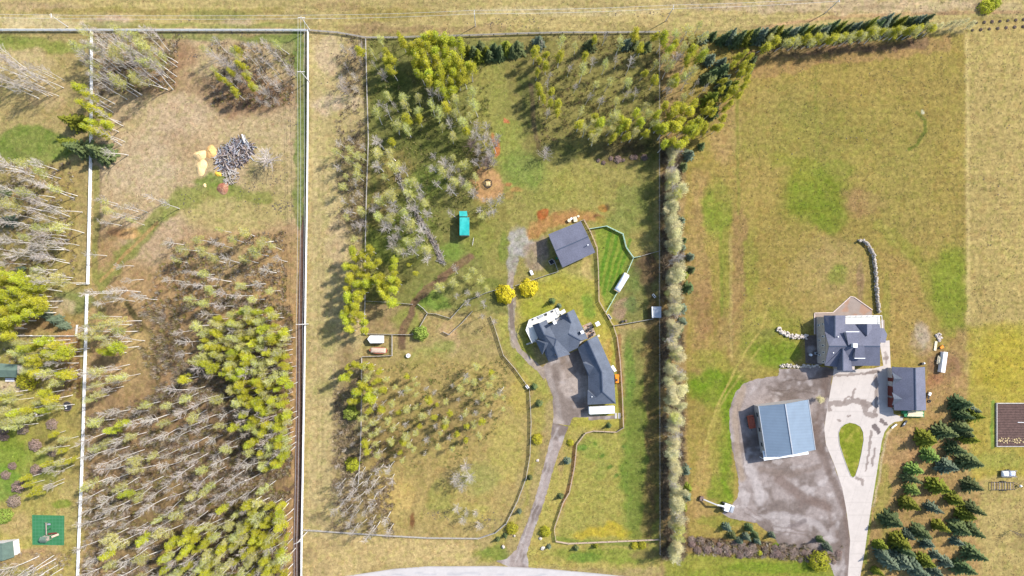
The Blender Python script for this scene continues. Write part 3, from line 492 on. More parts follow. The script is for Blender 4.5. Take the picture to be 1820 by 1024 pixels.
def gravel_tint(base, lines=None, dark=C(122, 108, 99), seed=5):
    def f(x, y):
        col = np.empty(x.shape + (3,)); col[:] = base
        a = sstep((fbm(x, y, 38, seed, 4) - .42) * 4)[..., None] * .7; col = col * (1 - a) + np.array(dark) * a
        a = sstep((fbm(x, y, 9, seed + 5, 3) - .5) * 5)[..., None] * .3; col = col * (1 - a) + np.array(dark) * a
        a = sstep((fbm(x, y, 20, seed + 9, 3) - .55) * 6)[..., None] * .55; col = col * (1 - a) + np.array(C(220, 212, 208)) * a
        if lines is not None:
            for pts, w, c, st in lines:
                d = segdist(x + (fbm(x, y, 16, 8) - .5) * 8, y + (fbm(x, y, 16, 9) - .5) * 8, pts); b = (st * sstep(1.4 - d / w))[..., None]; col = col * (1 - b) + np.array(c) * b
        return col
    return f
sheet("dirt_track", wobble([(538, 380), (542, 420), (541.5, 560), (539.5, 700), (537, 860), (534, 960), (532, 1120), (519, 1120), (521, 960), (523, 860), (526, 700), (529, 560), (533, 440)], .5, 7, 8), .005,
      lambda x, y: np.array(C(112, 88, 76)) * (.8 + .4 * fbm(x, y, 8, 3)[..., None]) + (np.array(C(150, 124, 106)) - np.array(C(112, 88, 76))) * (sstep(1.3 - np.abs(x - np.interp(y, [400, 700, 960, 1120], [535.5, 532, 527, 525])) / 1.0) * .6)[..., None], M['ground'], 2)
# paved road along the bottom
road_top = [(-1500, 1500), (-300, 1250), (200, 1110), (420, 1055), (540, 1035), (620, 1023), (700, 1011), (760, 1006.5), (880, 1006), (960, 1010), (1050, 1018), (1140, 1027), (1300, 1045), (1600, 1080), (2200, 1160), (3500, 1400)]
road_out = road_top + [(p[0] + (8 if p[0] < 800 else -4), p[1] + 48) for p in road_top[::-1]]
def road_tint(x, y):
    col = np.empty(x.shape + (3,)); col[:] = C(232, 228, 226)
    t = np.array(road_top, float); ed = y - np.interp(x, t[:, 0], t[:, 1])
    a = (sstep(1 - ed / 2.5) * .6)[..., None]; col = col * (1 - a) + np.array(C(165, 155, 140)) * a
    for off in (11, 15): 
        a = (sstep(1.2 - np.abs(ed - off - (fbm(x, y, 30, 4) - .5) * 3) / 1.0) * .35 * (fbm(x, y, 20, 44) > .45))[..., None]; col = col * (1 - a) + np.array(C(170, 178, 190)) * a
    return col * (.94 + .12 * fbm(x, y, 30, 2)[..., None])
sheet("road", road_out, .012, road_tint, M['concrete'], 3.0)
drive_c = ribbon([(915, 1012, 74), (920, 1000, 42), (927, 980, 20), (945, 930, 16.5), (962, 880, 17), (978, 820, 18), (990, 780, 22), (996, 755, 30)])
yard_c = [(1018, 742), (1046, 742), (1046, 747), (1094, 745), (1094, 739), (1046, 738), (1047, 700), (1048, 660), (1035, 620), (1010, 628), (975, 642), (966, 652), (968, 668), (975, 685), (982, 705), (984, 730), (983, 752), (1012, 757)]
def warp_w(pts, a, s): return wobble(pts, a, s, 5)
sheet("gravel_drive", warp_w(drive_c, .9, 1), .006, gravel_tint(C(188, 174, 166), [([(916, 1000), (942, 925), (960, 870), (976, 810), (990, 760)], 1.6, C(205, 196, 190), .6), ([(922, 1000), (950, 930), (968, 870), (985, 800)], 1.4, C(196, 186, 180), .5)]), M['gravel'], 2)
sheet("gravel_yard", warp_w(yard_c, .7, 2), .010, gravel_tint(C(204, 190, 178), [([(972, 655), (985, 690), (995, 750)], 5, C(200, 190, 182), .4), ([(1000, 640), (1010, 665)], 7, C(150, 130, 110), .4)], seed=31), M['gravel'], 2)
path_c = ribbon([(910, 485, 6), (908, 520, 7), (909, 560, 8), (912, 600, 8), (922, 622, 9), (940, 640, 10), (958, 655, 12), (972, 668, 18)])
sheet("gravel_path", warp_w(path_c, .8, 3), .004, gravel_tint(C(190, 174, 156), seed=61), M['gravel'], 2)
yard_r = [(1385, 655), (1384, 668), (1342, 674), (1322, 682), (1306, 698), (1297, 728), (1296, 756), (1302, 800), (1307, 826), (1313, 852), (1312, 884), (1302, 896), (1283, 912), (1300, 922), (1345, 930), (1372, 952), (1384, 968), (1398, 975), (1440, 984), (1460, 988), (1476, 1005), (1488, 1040), (1492, 1150), (1511, 1150), (1509, 1024), (1511, 960), (1504, 905), (1497, 868), (1483, 826), (1468, 790), (1465, 758), (1468, 738), (1474, 712), (1477, 676), (1484, 656), (1452, 650), (1420, 655)]
sheet("gravel_lot", warp_w(yard_r, .9, 4), .006, gravel_tint(C(184, 172, 166), [
    ([(1320, 690), (1306, 740), (1310, 800), (1318, 850)], 7, C(188, 168, 145), .7), ([(1365, 690), (1400, 700), (1440, 690)], 3, C(125, 112, 102), .5), ([(1370, 702), (1420, 706)], 2, C(120, 108, 100), .5), ([(1395, 665), (1430, 675)], 2, C(150, 135, 125), .5),
    ([(1470, 660), (1462, 720), (1448, 780), (1470, 830), (1500, 900)], 8, C(128, 110, 100), .7), ([(1380, 850), (1420, 880), (1470, 900)], 9, C(140, 120, 110), .7), ([(1330, 830), (1345, 860), (1350, 890)], 9, C(214, 206, 202), .7), ([(1340, 920), (1400, 915), (1450, 930), (1480, 960)], 6, C(210, 202, 198), .6), ([(1404, 935), (1430, 925)], 5, C(120, 108, 106), .6),
    ([(1500, 890), (1508, 960), (1506, 1020)], 5, C(140, 122, 112), .7), ([(1465, 890), (1478, 925), (1490, 970)], 6, C(140, 122, 112), .4), ([(1350, 835), (1400, 845), (1455, 830)], 6, C(150, 134, 124), .7), ([(1330, 905), (1380, 935), (1440, 945), (1490, 985)], 1.4, C(135, 120, 112), .6), ([(1325, 912), (1378, 942), (1438, 952), (1486, 992)], 1.4, C(135, 120, 112), .6), ([(1310, 720), (1316, 790), (1326, 850)], 1.2, C(150, 135, 125), .6), ([(1390, 680), (1440, 672), (1468, 680)], 1.3, C(120, 106, 98), .7), ([(1366, 696), (1410, 692), (1450, 700)], 1.2, C(120, 106, 98), .7), ([(1400, 860), (1430, 880), (1425, 900)], 5, C(140, 124, 116), .6)], seed=81), M['gravel'], 2)
conc = [(1482, 655), (1500, 657), (1553, 655), (1570, 650), (1564, 612), (1568, 606), (1581, 605), (1583, 652), (1584, 655), (1586, 700), (1588, 736), (1606, 742), (1604, 748), (1590, 750), (1580, 757), (1572, 768), (1567, 785), (1560, 830), (1552, 880), (1544, 930), (1537, 980), (1529, 1024), (1515, 1150), (1498, 1150), (1507, 1024), (1511, 960), (1504, 905), (1497, 868), (1483, 826), (1468, 790), (1465, 762), (1468, 740), (1472, 715), (1480, 670)]
isl = [(1490, 770), (1494, 760), (1501, 754), (1510, 751), (1520, 753), (1529, 758), (1534, 768), (1535, 782), (1531, 806), (1526, 828), (1520, 846), (1516, 849), (1512, 846), (1507, 834), (1499, 812), (1492, 790)]
WET = C(160, 145, 136)
def conc_tint(x, y):
    col = np.empty(x.shape + (3,)); col[:] = C(238, 229, 220)
    wx = x + (fbm(x, y, 12, 5) - .5) * 9; wy = y + (fbm(x, y, 12, 6) - .5) * 9
    def ln(pts, w, st=.8, c=WET):
        nonlocal col
        a = (st * (segdist(wx, wy, pts) < w))[..., None]; col = col * (1 - a) + np.array(c) * a
    ln([(1482, 669), (1535, 664), (1560, 659)], 2.2); ln([(1540, 663), (1558, 660)], 3.5); ln([(1556, 668), (1558, 700), (1556, 735)], 3.0)
    ln([(1470, 718), (1500, 716), (1525, 712), (1545, 720)], 4.5); ln([(1498, 716), (1508, 705), (1518, 708)], 1.6); ln([(1514, 708), (1521, 692)], 2.0); ln([(1535, 715), (1542, 735), (1555, 738)], 5); ln([(1470, 722), (1475, 730)], 4)
    ln([(1556, 640), (1575, 636)], 2.6); ln([(1573, 625), (1574, 645)], 2.6, .6); ln([(1490, 747), (1494, 746)], 2.5); ln([(1506, 738), (1509, 737)], 2); ln([(1556, 758), (1560, 768)], 5, .9, C(120, 108, 106)); ln([(1566, 747), (1575, 752)], 3, .9, C(125, 112, 108)); ln([(1548, 765), (1544, 800), (1539, 834)], 2.3); ln([(1555, 795), (1550, 828)], 2.2)
    ln([(1521, 848), (1532, 855), (1533, 860)], 3.2); ln([(1560, 650), (1560, 700)], 9, .10, C(190, 175, 165))
    g = ((np.abs((y - 8) % 23 - 11) < .6) | (np.abs((x + .3 * y) % 26 - 13) < .6)).astype(float)[..., None] * .10
    col = col * (1 - g)
    return col * (.95 + .1 * fbm(x, y, 25, 12)[..., None])
sheet("concrete_drive", conc, .016, conc_tint, M['concrete'], 1.6, hole=isl)
def isl_tint(x, y):
    col = np.empty(x.shape + (3,)); col[:] = C(140, 152, 48); a = sstep((fbm(x, y, 9, 3) - .45) * 4)[..., None]; return col * (1 - a) + np.array(C(190, 178, 84)) * a * .7 + np.array(C(130, 150, 45)) * a * .3
sheet("grass_island", isl, .02, isl_tint, M['ground'], 2)
# kerb round the island
kb = MB()
kp = isl + [isl[0]]
for a, b in zip(kp[:-1], kp[1:]):
    kb.beam(Vector(G(*a)) + Vector((0, 0, .05)), Vector(G(*b)) + Vector((0, 0, .05)), .14, .12)
tag(kb.build("kerb", M['concrete'] if False else M['siding']), kind="structure")
# ---------------------------------------------------------------- buildings
def mesh_roof(name, parent, faces, mat, thick=.22, drop=0.0):
    """faces: lists of (px, py, h) corners as the photo shows them"""
    V = []; idx = {}; F = []
    for f in faces:
        r = []
        for p in f:
            k = (round(p[0], 2), round(p[1], 2), round(p[2], 2))
            if k not in idx: idx[k] = len(V); w = P(*p); V.append((w.x, w.y, w.z + drop))
            r.append(idx[k])
        F.append(r)
    me = bpy.data.meshes.new(name); me.from_pydata(V, [], F)
    bm = bmesh.new(); bm.from_mesh(me); bm.normal_update()
    for f in bm.faces:
        if f.normal.z < 0: f.normal_flip()
    bmesh.ops.triangulate(bm, faces=[f for f in bm.faces if len(f.verts) > 4])
    bm.to_mesh(me); bm.free(); me.materials.append(mat)
    o = link(bpy.data.objects.new(name, me)); o.parent = parent
    m = o.modifiers.new("thickness", 'SOLIDIFY'); m.thickness = thick; m.offset = -1; m.use_even_offset = False
    return o
def offset_poly(pts, d):
    n = len(pts); A = sum(pts[i][0] * pts[(i + 1) % n][1] - pts[(i + 1) % n][0] * pts[i][1] for i in range(n))
    if A < 0: pts = pts[::-1]
    out = []
    for i in range(n):
        p0, p1, p2 = Vector(pts[i - 1][:2]), Vector(pts[i][:2]), Vector(pts[(i + 1) % n][:2])
        e1 = (p1 - p0).normalized(); e2 = (p2 - p1).normalized(); n1 = Vector((-e1.y, e1.x)); n2 = Vector((-e2.y, e2.x))
        b = (n1 + n2); k = d / max(.35, (1 + n1.dot(n2))); out.append((p1.x + b.x * k, p1.y + b.y * k))
    return out
def walls(parent, corners, h, mat, inset=.45, name="wall", z0=0.0, gables=(), top=.28):
    pts = [tuple(P(x, y, hh)[:2]) for x, y, hh in corners]
    q = offset_poly(pts, inset); mb = MB(); mb.prism(q, z0, h - top)
    for g in gables:
        A, B, Cc = [P(*p) for p in g]; c = (A + B) / 2; cen = Vector((sum(p[0] for p in q) / len(q), sum(p[1] for p in q) / len(q), 0))
        e = (B - A); e.z = 0; nrm = Vector((-e.y, e.x, 0)).normalized()
        if nrm.dot(cen - c) < 0: nrm = -nrm
        e.normalize(); i1 = A + e * inset + nrm * inset; i2 = B - e * inset + nrm * inset; i3 = Cc + nrm * inset
        t = [Vector((i1.x, i1.y, A.z - top)), Vector((i2.x, i2.y, B.z - top)), Vector((i3.x, i3.y, Cc.z - .45))]; bk = [p + nrm * .25 for p in t]
        mb.face(t); mb.face(bk[::-1])
        for i in range(3): j = (i + 1) % 3; mb.face([t[i], t[j], bk[j], bk[i]])
    return mb.build(name, mat, parent)
def on_parent(parent, w): return Vector(w) - Vector(parent.location)
def house_root(name, label, cat, group=None):
    return empty(name, (0, 0, 0), label, cat, group)
def ridge_line(parent, pts, name="ridge_cap", r=.13):
    mb = MB()
    ws = [P(*p) + Vector((0, 0, .06)) for p in pts]
    for a, b in zip(ws[:-1], ws[1:]): mb.beam(a, b, .34, .10)
    return mb.build(name, M['ridge'], parent)
def window(parent, a, b, z0, z1, out=.05, name="window"):
    """a window in a wall between ground points a and b (world xy), frame proud and pane inside"""
    a = Vector((a[0], a[1], 0)); b = Vector((b[0], b[1], 0)); d = (b - a).normalized(); c = (a + b) / 2; L_ = (b - a).length; ang = math.atan2(d.y, d.x)
    zc = (z0 + z1) / 2; hh = z1 - z0; fr = MB(); w = .1
    for s in (-1, 1):
        fr.box(c + d * (s * (L_ / 2 - w / 2)) + Vector((0, 0, zc)), (w, .16, hh), ang); fr.box(c + Vector((0, 0, zc + s * (hh / 2 - w / 2))), (L_ - 2 * w, .15, w), ang)
    o = fr.build(name, M['white'], parent)
    pn = MB().box(c + Vector((0, 0, zc)), (L_ - 2 * w, .08, hh - 2 * w), ang).build("pane", M['glass'], o)
    return o
def chimney(parent, px, py, h0, h1, w=.9, mat='stone', rz=R(28)):
    p = P(px, py, h1); mb = MB(); mb.box((p.x, p.y, (h0 + h1) / 2), (w, w, h1 - h0), rz); o = mb.build("chimney", M[mat], parent)
    c = MB(); c.box((p.x, p.y, h1 + .05), (w + .16, w + .16, .10), rz); c.build("cap", M['white'], o); return o
def vent(parent, px, py, h, name="roof_vent", mat='white', r=.16, hh=.45):
    p = P(px, py, h + hh); mb = MB(); mb.cyl((p.x, p.y, h - .4), r, hh + .4, 10); mb.cyl((p.x, p.y, h + hh), r * 1.5, .07, 10); return mb.build(name, M[mat], parent)

# ---- the long grey house in the middle
h1 = house_root("ranch_house", "sprawling grey-shingled house with bent garage wing beside the central gravel yard", "house")
a1 = lambda x, y, h: (920 + x / 9.06, 530 + y / 9.06, h)
a2 = lambda x, y, h: (960 + x / 9.06, 640 + y / 9.06, h)
e = 4.0
A_, B_, C_, D_, D2 = a1(240, 440, e), a1(345, 405, 6.0), a1(465, 345, e), a1(495, 420, 4.2), a1(665, 290, e)
I_, J_, K_, Hh, F_, G_ = a1(430, 590, 7.2), a1(620, 660, 7.6), a1(820, 570, 7.8), a1(862, 400, 6.4), a1(795, 235, 6.4), a1(905, 180, e)
T_ = a1(725, 345, 4.9); Ee = a1(1130, 655, e); Ll = a1(1015, 680, 6.4); Nn = a1(970, 800, e); Oo = a1(822, 872, e); Pp = a1(590, 790, 7.4); Qq = a1(650, 960, 6.4); Rr = a1(492, 1015, e); Ss = a1(850, 905, e)
mesh_roof("roof", h1, [
    [A_, B_, I_, J_, Pp, Qq, Rr], [B_, C_, D_, I_], [I_, D_, T_, Hh, K_, J_], [D2, F_, Hh, T_], [F_, G_, Ee, Ll, K_, Hh],
    [J_, K_, Ll, Nn, Oo, Pp], [Pp, Oo, Ss, Qq]], M['shingle'])
E0, E1, E2 = a1(1280, 600, e - .6), a2(1190, 215, e - .6), a2(1215, 700, e - .6)
R0, R1, R2 = a1(1125, 680, 6.4), a2(992, 195, 6.4), a2(1006, 512, 6.4)
W0, W1, W2, W2p, W3, V_ = a1(965, 800, e - .6), a2(772, 255, e - .6), a2(778, 480, e - .6), a2(764, 492, 5.6), a2(765, 720, e - .6), a2(905, 606, 5.0)
mesh_roof("garage_roof", h1, [[E0, E1, R1, R0], [E1, E2, R2, R1], [W0, R0, R1, W1], [W1, R1, R2, V_, W2], [W3, E2, R2, V_], [W3, V_, W2p], [W2p, V_, W2]], M['shingle'])
mesh_roof("dormer_roof", h1, [[a2(688, 42, 5.1), a2(866, 108, 5.5), a2(790, 248, 3.6)], [a2(688, 42, 5.1), a2(740, 20, 3.8), a2(866, 108, 5.5)]], M['shingle'], drop=.06)
mesh_roof("bay_roof", h1, [[a1(278, 662, 4.2), a1(440, 735, 6.5), a1(395, 912, 4.2)], [a1(440, 735, 6.5), a1(500, 718, 6.8), a1(395, 912, 4.2)], [a1(278, 662, 4.2), a1(500, 718, 6.8), a1(440, 735, 6.5)]], M['shingle'], drop=.1)
ridge_line(h1, [A_, B_], "rake") ; ridge_line(h1, [B_, I_, J_, Pp, Qq]); ridge_line(h1, [F_, Hh]); ridge_line(h1, [R0, R1, R2]); ridge_line(h1, [R2, E2]); ridge_line(h1, [K_, Ll])
walls(h1, [A_, C_[:2] + (e,), D_[:2] + (e,), D2, G_, Ee, Nn, Oo, Ss, Rr], e, M['siding'], .5, gables=[(A_, C_, B_), (D2, G_, F_), (Rr, Ss, Qq)])
walls(h1, [E0, E1, E2, W3, W2, W1, W0], e - .6, M['siding'], .45, "garage_wall")
for t in (.14, .36, .58):
    a = Vector(W0[:2]).lerp(Vector(W1[:2]), t + .02); b = Vector(W0[:2]).lerp(Vector(W1[:2]), t + .18)
    A3 = P(a.x, a.y, 3.4); B3 = P(b.x, b.y, 3.4); d = (B3 - A3).normalized(); nn = Vector((d.y, -d.x, 0))
    off = Vector((.40, .18, 0)); mb = MB(); c = (A3 + B3) / 2 + off; mb.box((c.x, c.y, 1.3), ((B3 - A3).length, .14, 2.4), math.atan2(d.y, d.x)); mb.build("garage_door", M['white'], h1)
chimney(h1, *a1(598, 392, 0)[:2], 4, 8.3, .95); chimney(h1, *a1(1040, 548, 0)[:2], 3, 7.2, .95)
vent(h1, *a1(440, 662, 0)[:2], 5.6); vent(h1, *a2(835, 592, 0)[:2], 4.7, r=.12); 
for q in ((750, 600), (655, 640), (610, 915), (795, 290)): vent(h1, *a1(*q, 0)[:2], 6.2, "roof_vent", 'dark', .2, .3)
# deck
dk = [a1(640, 158, 2.6), a1(685, 252, 2.6), a1(640, 340, 2.6), a1(480, 400, 2.6), a1(300, 470, 2.6), a1(325, 650, 2.6), a1(232, 720, 2.6), a1(130, 512, 2.6), a1(182, 352, 2.6)]
pts = [tuple(P(*p)[:2]) for p in dk]
MB().prism(pts[::-1] if sum(pts[i][0] * pts[(i + 1) % 9][1] - pts[(i + 1) % 9][0] * pts[i][1] for i in range(9)) < 0 else pts, 2.35, 2.6).build("deck", M['deck'], h1)
rl = MB(); seq = [dk[6], dk[7], dk[8], dk[0], dk[1]]
for p, q in zip(seq[:-1], seq[1:]):
    A3 = P(p[0], p[1], 2.6); B3 = P(q[0], q[1], 2.6); k = max(1, int((B3 - A3).length / 1.6))
    rl.beam(A3 + Vector((0, 0, 1.0)), B3 + Vector((0, 0, 1.0)), .14, .08); rl.beam(A3 + Vector((0, 0, .15)), B3 + Vector((0, 0, .15)), .06, .06)
    for i in range(k + 1): c = A3.lerp(B3, i / k); rl.box((c.x, c.y, 1.8), (.12, .12, 3.6))
rl.build("deck_railing", M['white'], h1)
st = MB(); A3 = P(*a1(700, 240, 2.4)); B3 = P(*a1(755, 205, .4))
for i in range(7): c = A3.lerp(B3, i / 6); st.box(c, (.5, 1.3, .12), R(28))
st.build("deck_stair", M['whiteb'], h1)
st = MB(); st.beam(P(*a1(140, 745, .6)), P(*a1(300, 690, 2.4)), .5, .12); st.build("side_stair", M['greywood'], h1)
# flagstone patio with borders
pt = MB()
q = random.Random(4)
P0 = Vector(a1(1040, 440, 0)[:2]); U = Vector((1150, -60)) - Vector((0, 0)); 
pat = [a1(1040, 445, 0), a1(1180, 385, 0), a1(1262, 590, 0), a1(1135, 665, 0)]
o = sheet("patio", [p[:2] for p in pat], .03, lambda x, y: np.where((fbm(x, y, 2.2, 3, 2) > .5)[..., None], np.array(C(226, 205, 185)), np.where((fbm(x, y, 3, 9, 2) > .5)[..., None], np.array(C(200, 150, 120)), np.array(C(175, 165, 150)))), M['concrete'], 1.0)
def pot(name, px, py, r, h, mat, label, cat, leaf=None):
    p = G(px, py); rt = empty(name, (p.x, p.y, 0), label, cat)
    MB().cyl((0, 0, 0), r * .8, h, 12, r).build("pot", M[mat], rt)
    if leaf: mb = MB(); [mb.rock((q.uniform(-.2, .2) * r, q.uniform(-.2, .2) * r, h + .15), r * .75, .8, k) for k in range(3)]; mb.build("foliage", M[leaf], rt)
def patio_set(px, py, rz, label, n=4, mat='dark', group=None):
    p = G(px, py); rt = empty("patio_table", (p.x, p.y, .03), label + " table", "table", group)
    mb = MB(); mb.cyl((0, 0, .68), .55, .05, 16); mb.build("table_top", M[mat], rt); MB().cyl((0, 0, 0), .05, .68, 8).build("leg", M[mat], rt)
    for i in range(n):
        a = rz + 2 * math.pi * i / n; cp = p + Vector((math.cos(a), math.sin(a), 0)) * .95
        c = empty("patio_chair", (cp.x, cp.y, .03), label + " chair facing " + ("north", "west", "south", "east")[i % 4], "chair", group or label, rz=a)
        MB().box((0, 0, .42), (.5, .5, .06)).build("seat", M[mat], c); MB().box((.24, 0, .7), (.05, .5, .55)).build("backrest", M[mat], c)
        for sx in (-.2, .2):
            for sy in (-.2, .2): MB().box((sx, sy, .2), (.04, .04, .4)).build("leg", M[mat], c)
patio_set(920 + 1165 / 9.06, 530 + 490 / 9.06, .4, "dark metal flagstone patio")
patio_set(920 + 1190 / 9.06, 530 + 590 / 9.06, .9, "small dark bistro", 2)
pot("planter", 920 + 1050 / 9.06, 530 + 470 / 9.06, .35, .4, 'red', "terracotta planter at the west corner of the flagstone patio", "planter", 'shrub')
pot("fire_pit", 920 + 1120 / 9.06, 530 + 530 / 9.06, .5, .35, 'dark', "round black fire pit on the flagstone patio", "fire pit")
pot("planter", 920 + 1300 / 9.06, 530 + 605 / 9.06, .45, .5, 'cream', "pale round planter off the south corner of the flagstone patio", "planter", 'bud' if False else None)
def deck_item(px, py, z, label, name, cat, size, mat, rz=R(28)):
    p = P(px, py, z); rt = empty(name, (p.x, p.y, z), label, cat, rz=rz)
    MB().box((0, 0, size[2] * .25), (size[0], size[1], size[2] * .3)).build("seat", M[mat], rt); MB().box((0, size[1] * .42, size[2] * .65), (size[0], size[1] * .15, size[2] * .6)).build("backrest", M[mat], rt)
    for s in (-1, 1): MB().box((s * size[0] * .42, -size[1] * .3, size[2] * .05), (.08, .08, size[2] * .12)).build("leg", M['dark'], rt)
deck_item(*a1(370, 300, 0)[:2], 2.6, "dark outdoor sofa at the middle of the white deck", "deck_sofa", "sofa", (2.0, .8, .8), 'steel')
deck_item(*a1(455, 265, 0)[:2], 2.6, "dark armchair right of the sofa on the white deck", "deck_armchair", "chair", (.8, .8, .8), 'dark')
deck_item(*a1(555, 212, 0)[:2], 2.6, "dark deck chair near the north tip of the white deck", "deck_chair", "chair", (.7, .7, .8), 'dark')
deck_item(*a1(245, 345, 0)[:2], 2.6, "small dark chair near the west bend of the white deck", "deck_chair", "chair", (.5, .5, .7), 'dark')
def table_square(px, py, size, z, label, mat='white', rz=R(28)):
    p = G(px, py); rt = empty("garden_table", (p.x, p.y, 0), label, "table", rz=rz)
    MB().box((0, 0, z), (size, size, .12)).build("table_top", M[mat], rt)
    for sx in (-1, 1):
        for sy in (-1, 1): MB().box((sx * size * .42, sy * size * .42, z / 2 - .03), (.12, .12, z - .06)).build("leg", M[mat], rt)
table_square(920 + 1275 / 9.06, 530 + 412 / 9.06, 1.45, 1.9, "white square garden canopy table on the lawn beside the flagstone patio")

# ---- stone house on the right
h2 = house_root("stone_house", "two-storey stone house with many grey gables above the concrete forecourt", "house")
b1 = lambda x, y, h: (1360 + x / 7.583, 510 + y / 7.583, h)
b2 = lambda x, y, h: (1440 + x / 7.0, 620 + y / 7.0, h)
e = 5.4
mesh_roof("roof", h2, [
    [b1(800, 590, e), b1(1080, 500, e), b1(1545, 500, e + .2), b1(1555, 600, e + 1.3), b1(1550, 800, 9.2), b1(860, 800, 9.2)],
    [b1(860, 800, 9.2), b1(1550, 800, 9.2), b2(870, 212, e), b2(180, 210, e)]], M['shingle2'])
mesh_roof("north_gable_roof", h2, [[b1(785, 385, e), b1(940, 385, 7.6), b1(940, 690, 7.6), b1(800, 600, e)], [b1(940, 385, 7.6), b1(1080, 385, e), b1(1080, 510, e), b1(940, 690, 7.6)]], M['shingle2'], drop=.12)
mesh_roof("north_dormer_roof", h2, [[b1(1222, 500, 5.6), b1(1370, 498, 7.9), b1(1372, 665, 7.9), b1(1262, 580, 6.0)], [b1(1370, 498, 7.9), b1(1432, 500, 6.1), b1(1436, 570, 6.4), b1(1372, 665, 7.9)]], M['shingle2'], drop=.14)
mesh_roof("south_gable_roof", h2, [[b2(180, 208, e), b1(1045, 825, 9.0), b2(405, 272, 7.6), b2(330, 270, 5.0), b2(330, 226, e - .3)], [b1(1045, 825, 9.0), b2(505, 150, e + 1.2), b2(525, 272, 5.4), b2(405, 272, 7.6)]], M['shingle2'], drop=.12)
mesh_roof("east_roof", h2, [[b1(1436, 560, 4.6), b1(1595, 555, 3.6), b1(1642, 640, 3.4), b1(1618, 752, 3.4), b1(1540, 752, 4.8)]], M['shingle2'], drop=.1)
for nm, cs, (yv, y_e) in (("upper_dormer_roof", [(1085, 605), (1265, 605), (1265, 790), (1120, 790)], (0, 0)), ("lower_dormer_roof", [(1215, 800), (1335, 800), (1345, 962), (1200, 962)], (0, 0))):
    hs = (8.3, 8.3, 9.4, 9.4) if nm[0] == 'u' else (9.4, 9.4, 8.2, 8.2)
    mesh_roof(nm, h2, [[b1(*c, h) for c, h in zip(cs, hs)]], M['shingle2'], .3, .1)
    w = [P(*b1(*c, h)) for c, h in zip(cs, hs)]; cc = sum(w, Vector()) / 4
    mb = MB(); q4 = offset_poly([tuple(v[:2]) for v in w], .2); mb.prism(q4, 6.0, 8.25); mb.build("dormer_wall", M['siding'], h2)
    f = MB(); A3, B3 = (w[0], w[1]) if nm[0] == 'u' else (w[3], w[2]); f.beam(A3 + Vector((0, 0, .0)), B3 + Vector((0, 0, .0)), .22, .3); f.build("fascia", M['white'], h2)
ridge_line(h2, [b1(860, 800, 9.2), b1(1550, 800, 9.2)]); ridge_line(h2, [b1(940, 385, 7.72), b1(940, 690, 7.72)]); ridge_line(h2, [b1(1045, 825, 9.12), b2(405, 272, 7.72)])
walls(h2, [b1(785, 385, e), b1(1080, 385, e), b1(1080, 500, e), b1(1545, 500, e), b2(870, 212, e), b2(180, 210, e), ], e, M['stone'], .5, gables=[(b1(800, 590, e), b2(180, 210, e), b1(860, 800, 9.2)), (b2(870, 212, e), b1(1545, 500, e), b1(1550, 800, 9.2)), (b1(785, 385, e), b1(1080, 385, e), b1(940, 385, 7.6))])
wl_ = [tuple(P(*c)[:2]) for c in (b2(330, 268, 3), b2(525, 268, 3), b2(525, 150, 3), b2(330, 150, 3))]; mb = MB(); mb.prism(offset_poly(wl_, .4), 0, 4.9); mb.build("porch_wall", M['stone'], h2)
wl_ = [tuple(P(*c)[:2]) for c in (b1(1545, 560, 3), b1(1590, 560, 3), b1(1610, 740, 3), b1(1545, 740, 3))]; mb = MB(); mb.prism(offset_poly(wl_, .2), 0, 3.2); mb.build("porch_wall", M['stone'], h2)
# windows of the west wall
pw = [P(*b1(785, 385, e)), P(*b2(180, 210, e))]
xw = lambda t: pw[0].lerp(pw[1], t)
for t, z0 in ((.17, 3.3), (.20, .8), (.42, 3.3), (.50, 1.0), (.60, 3.2), (.74, 3.4), (.80, .9), (.93, 3.2)):
    a = xw(t - .018); b = xw(t + .018); c = (a + b) / 2
    window(h2, (a.x + .46, a.y), (b.x + .46, b.y), z0, z0 + 1.3)
chimney(h2, *b1(1215, 790, 0)[:2], 7, 10.6, 1.25, 'whiteb', 0)
for q_ in ((985, 672), (920, 888), (1330, 922), (1412, 845)): vent(h2, *b1(*q_, 0)[:2], 7.6, r=.14)
for q_ in ((900, 460), (900, 575), (1010, 820), (1545, 680), (1470, 825)): vent(h2, *b1(*q_, 0)[:2], 6.6 if q_[0] != 1545 else 4.2, "roof_vent", 'dark', .22, .3)
dkk = [b1(1082, 392, 2.9), b1(1545, 386, 2.9), b1(1556, 556, 2.9), b1(1436, 560, 2.9), b1(1430, 510, 2.9), b1(1082, 510, 2.9)]
pts = offset_poly([tuple(P(*p)[:2]) for p in dkk], .0); MB().prism(pts, 2.65, 2.9).build("deck", M['deck'], h2)
rl = MB(); seq = [dkk[0], dkk[1], dkk[2]]
for p, q_ in zip(seq[:-1], seq[1:]):
    A3 = P(p[0], p[1], 2.9); B3 = P(q_[0], q_[1], 2.9); k = int((B3 - A3).length / 1.8)
    rl.beam(A3 + Vector((0, 0, 1.0)), B3 + Vector((0, 0, 1.0)), .12, .08)
    for i in range(k + 1): c = A3.lerp(B3, i / k); rl.box((c.x, c.y, 1.95), (.12, .12, 3.9))
rl.build("deck_railing", M['white'], h2)
ptc = [b1(662, 352, 0)[:2], b1(910, 348, 0)[:2], b1(1148, 130, 0)[:2], b1(1200, 140, 0)[:2], b1(1440, 310, 0)[:2], b1(1440, 420, 0)[:2], b1(800, 420, 0)[:2], b1(740, 650, 0)[:2], b1(662, 640, 0)[:2]]
sheet("patio", ptc, .03, lambda x, y: np.array(C(188, 172, 160)) * (.9 + .2 * fbm(x, y, 6, 3)[..., None]) + (np.array(C(205, 160, 130)) - np.array(C(188, 172, 160))) * sstep((fbm(x, y, 16, 33, 2) - .6) * 8)[..., None] * .7, M['concrete'], 2)
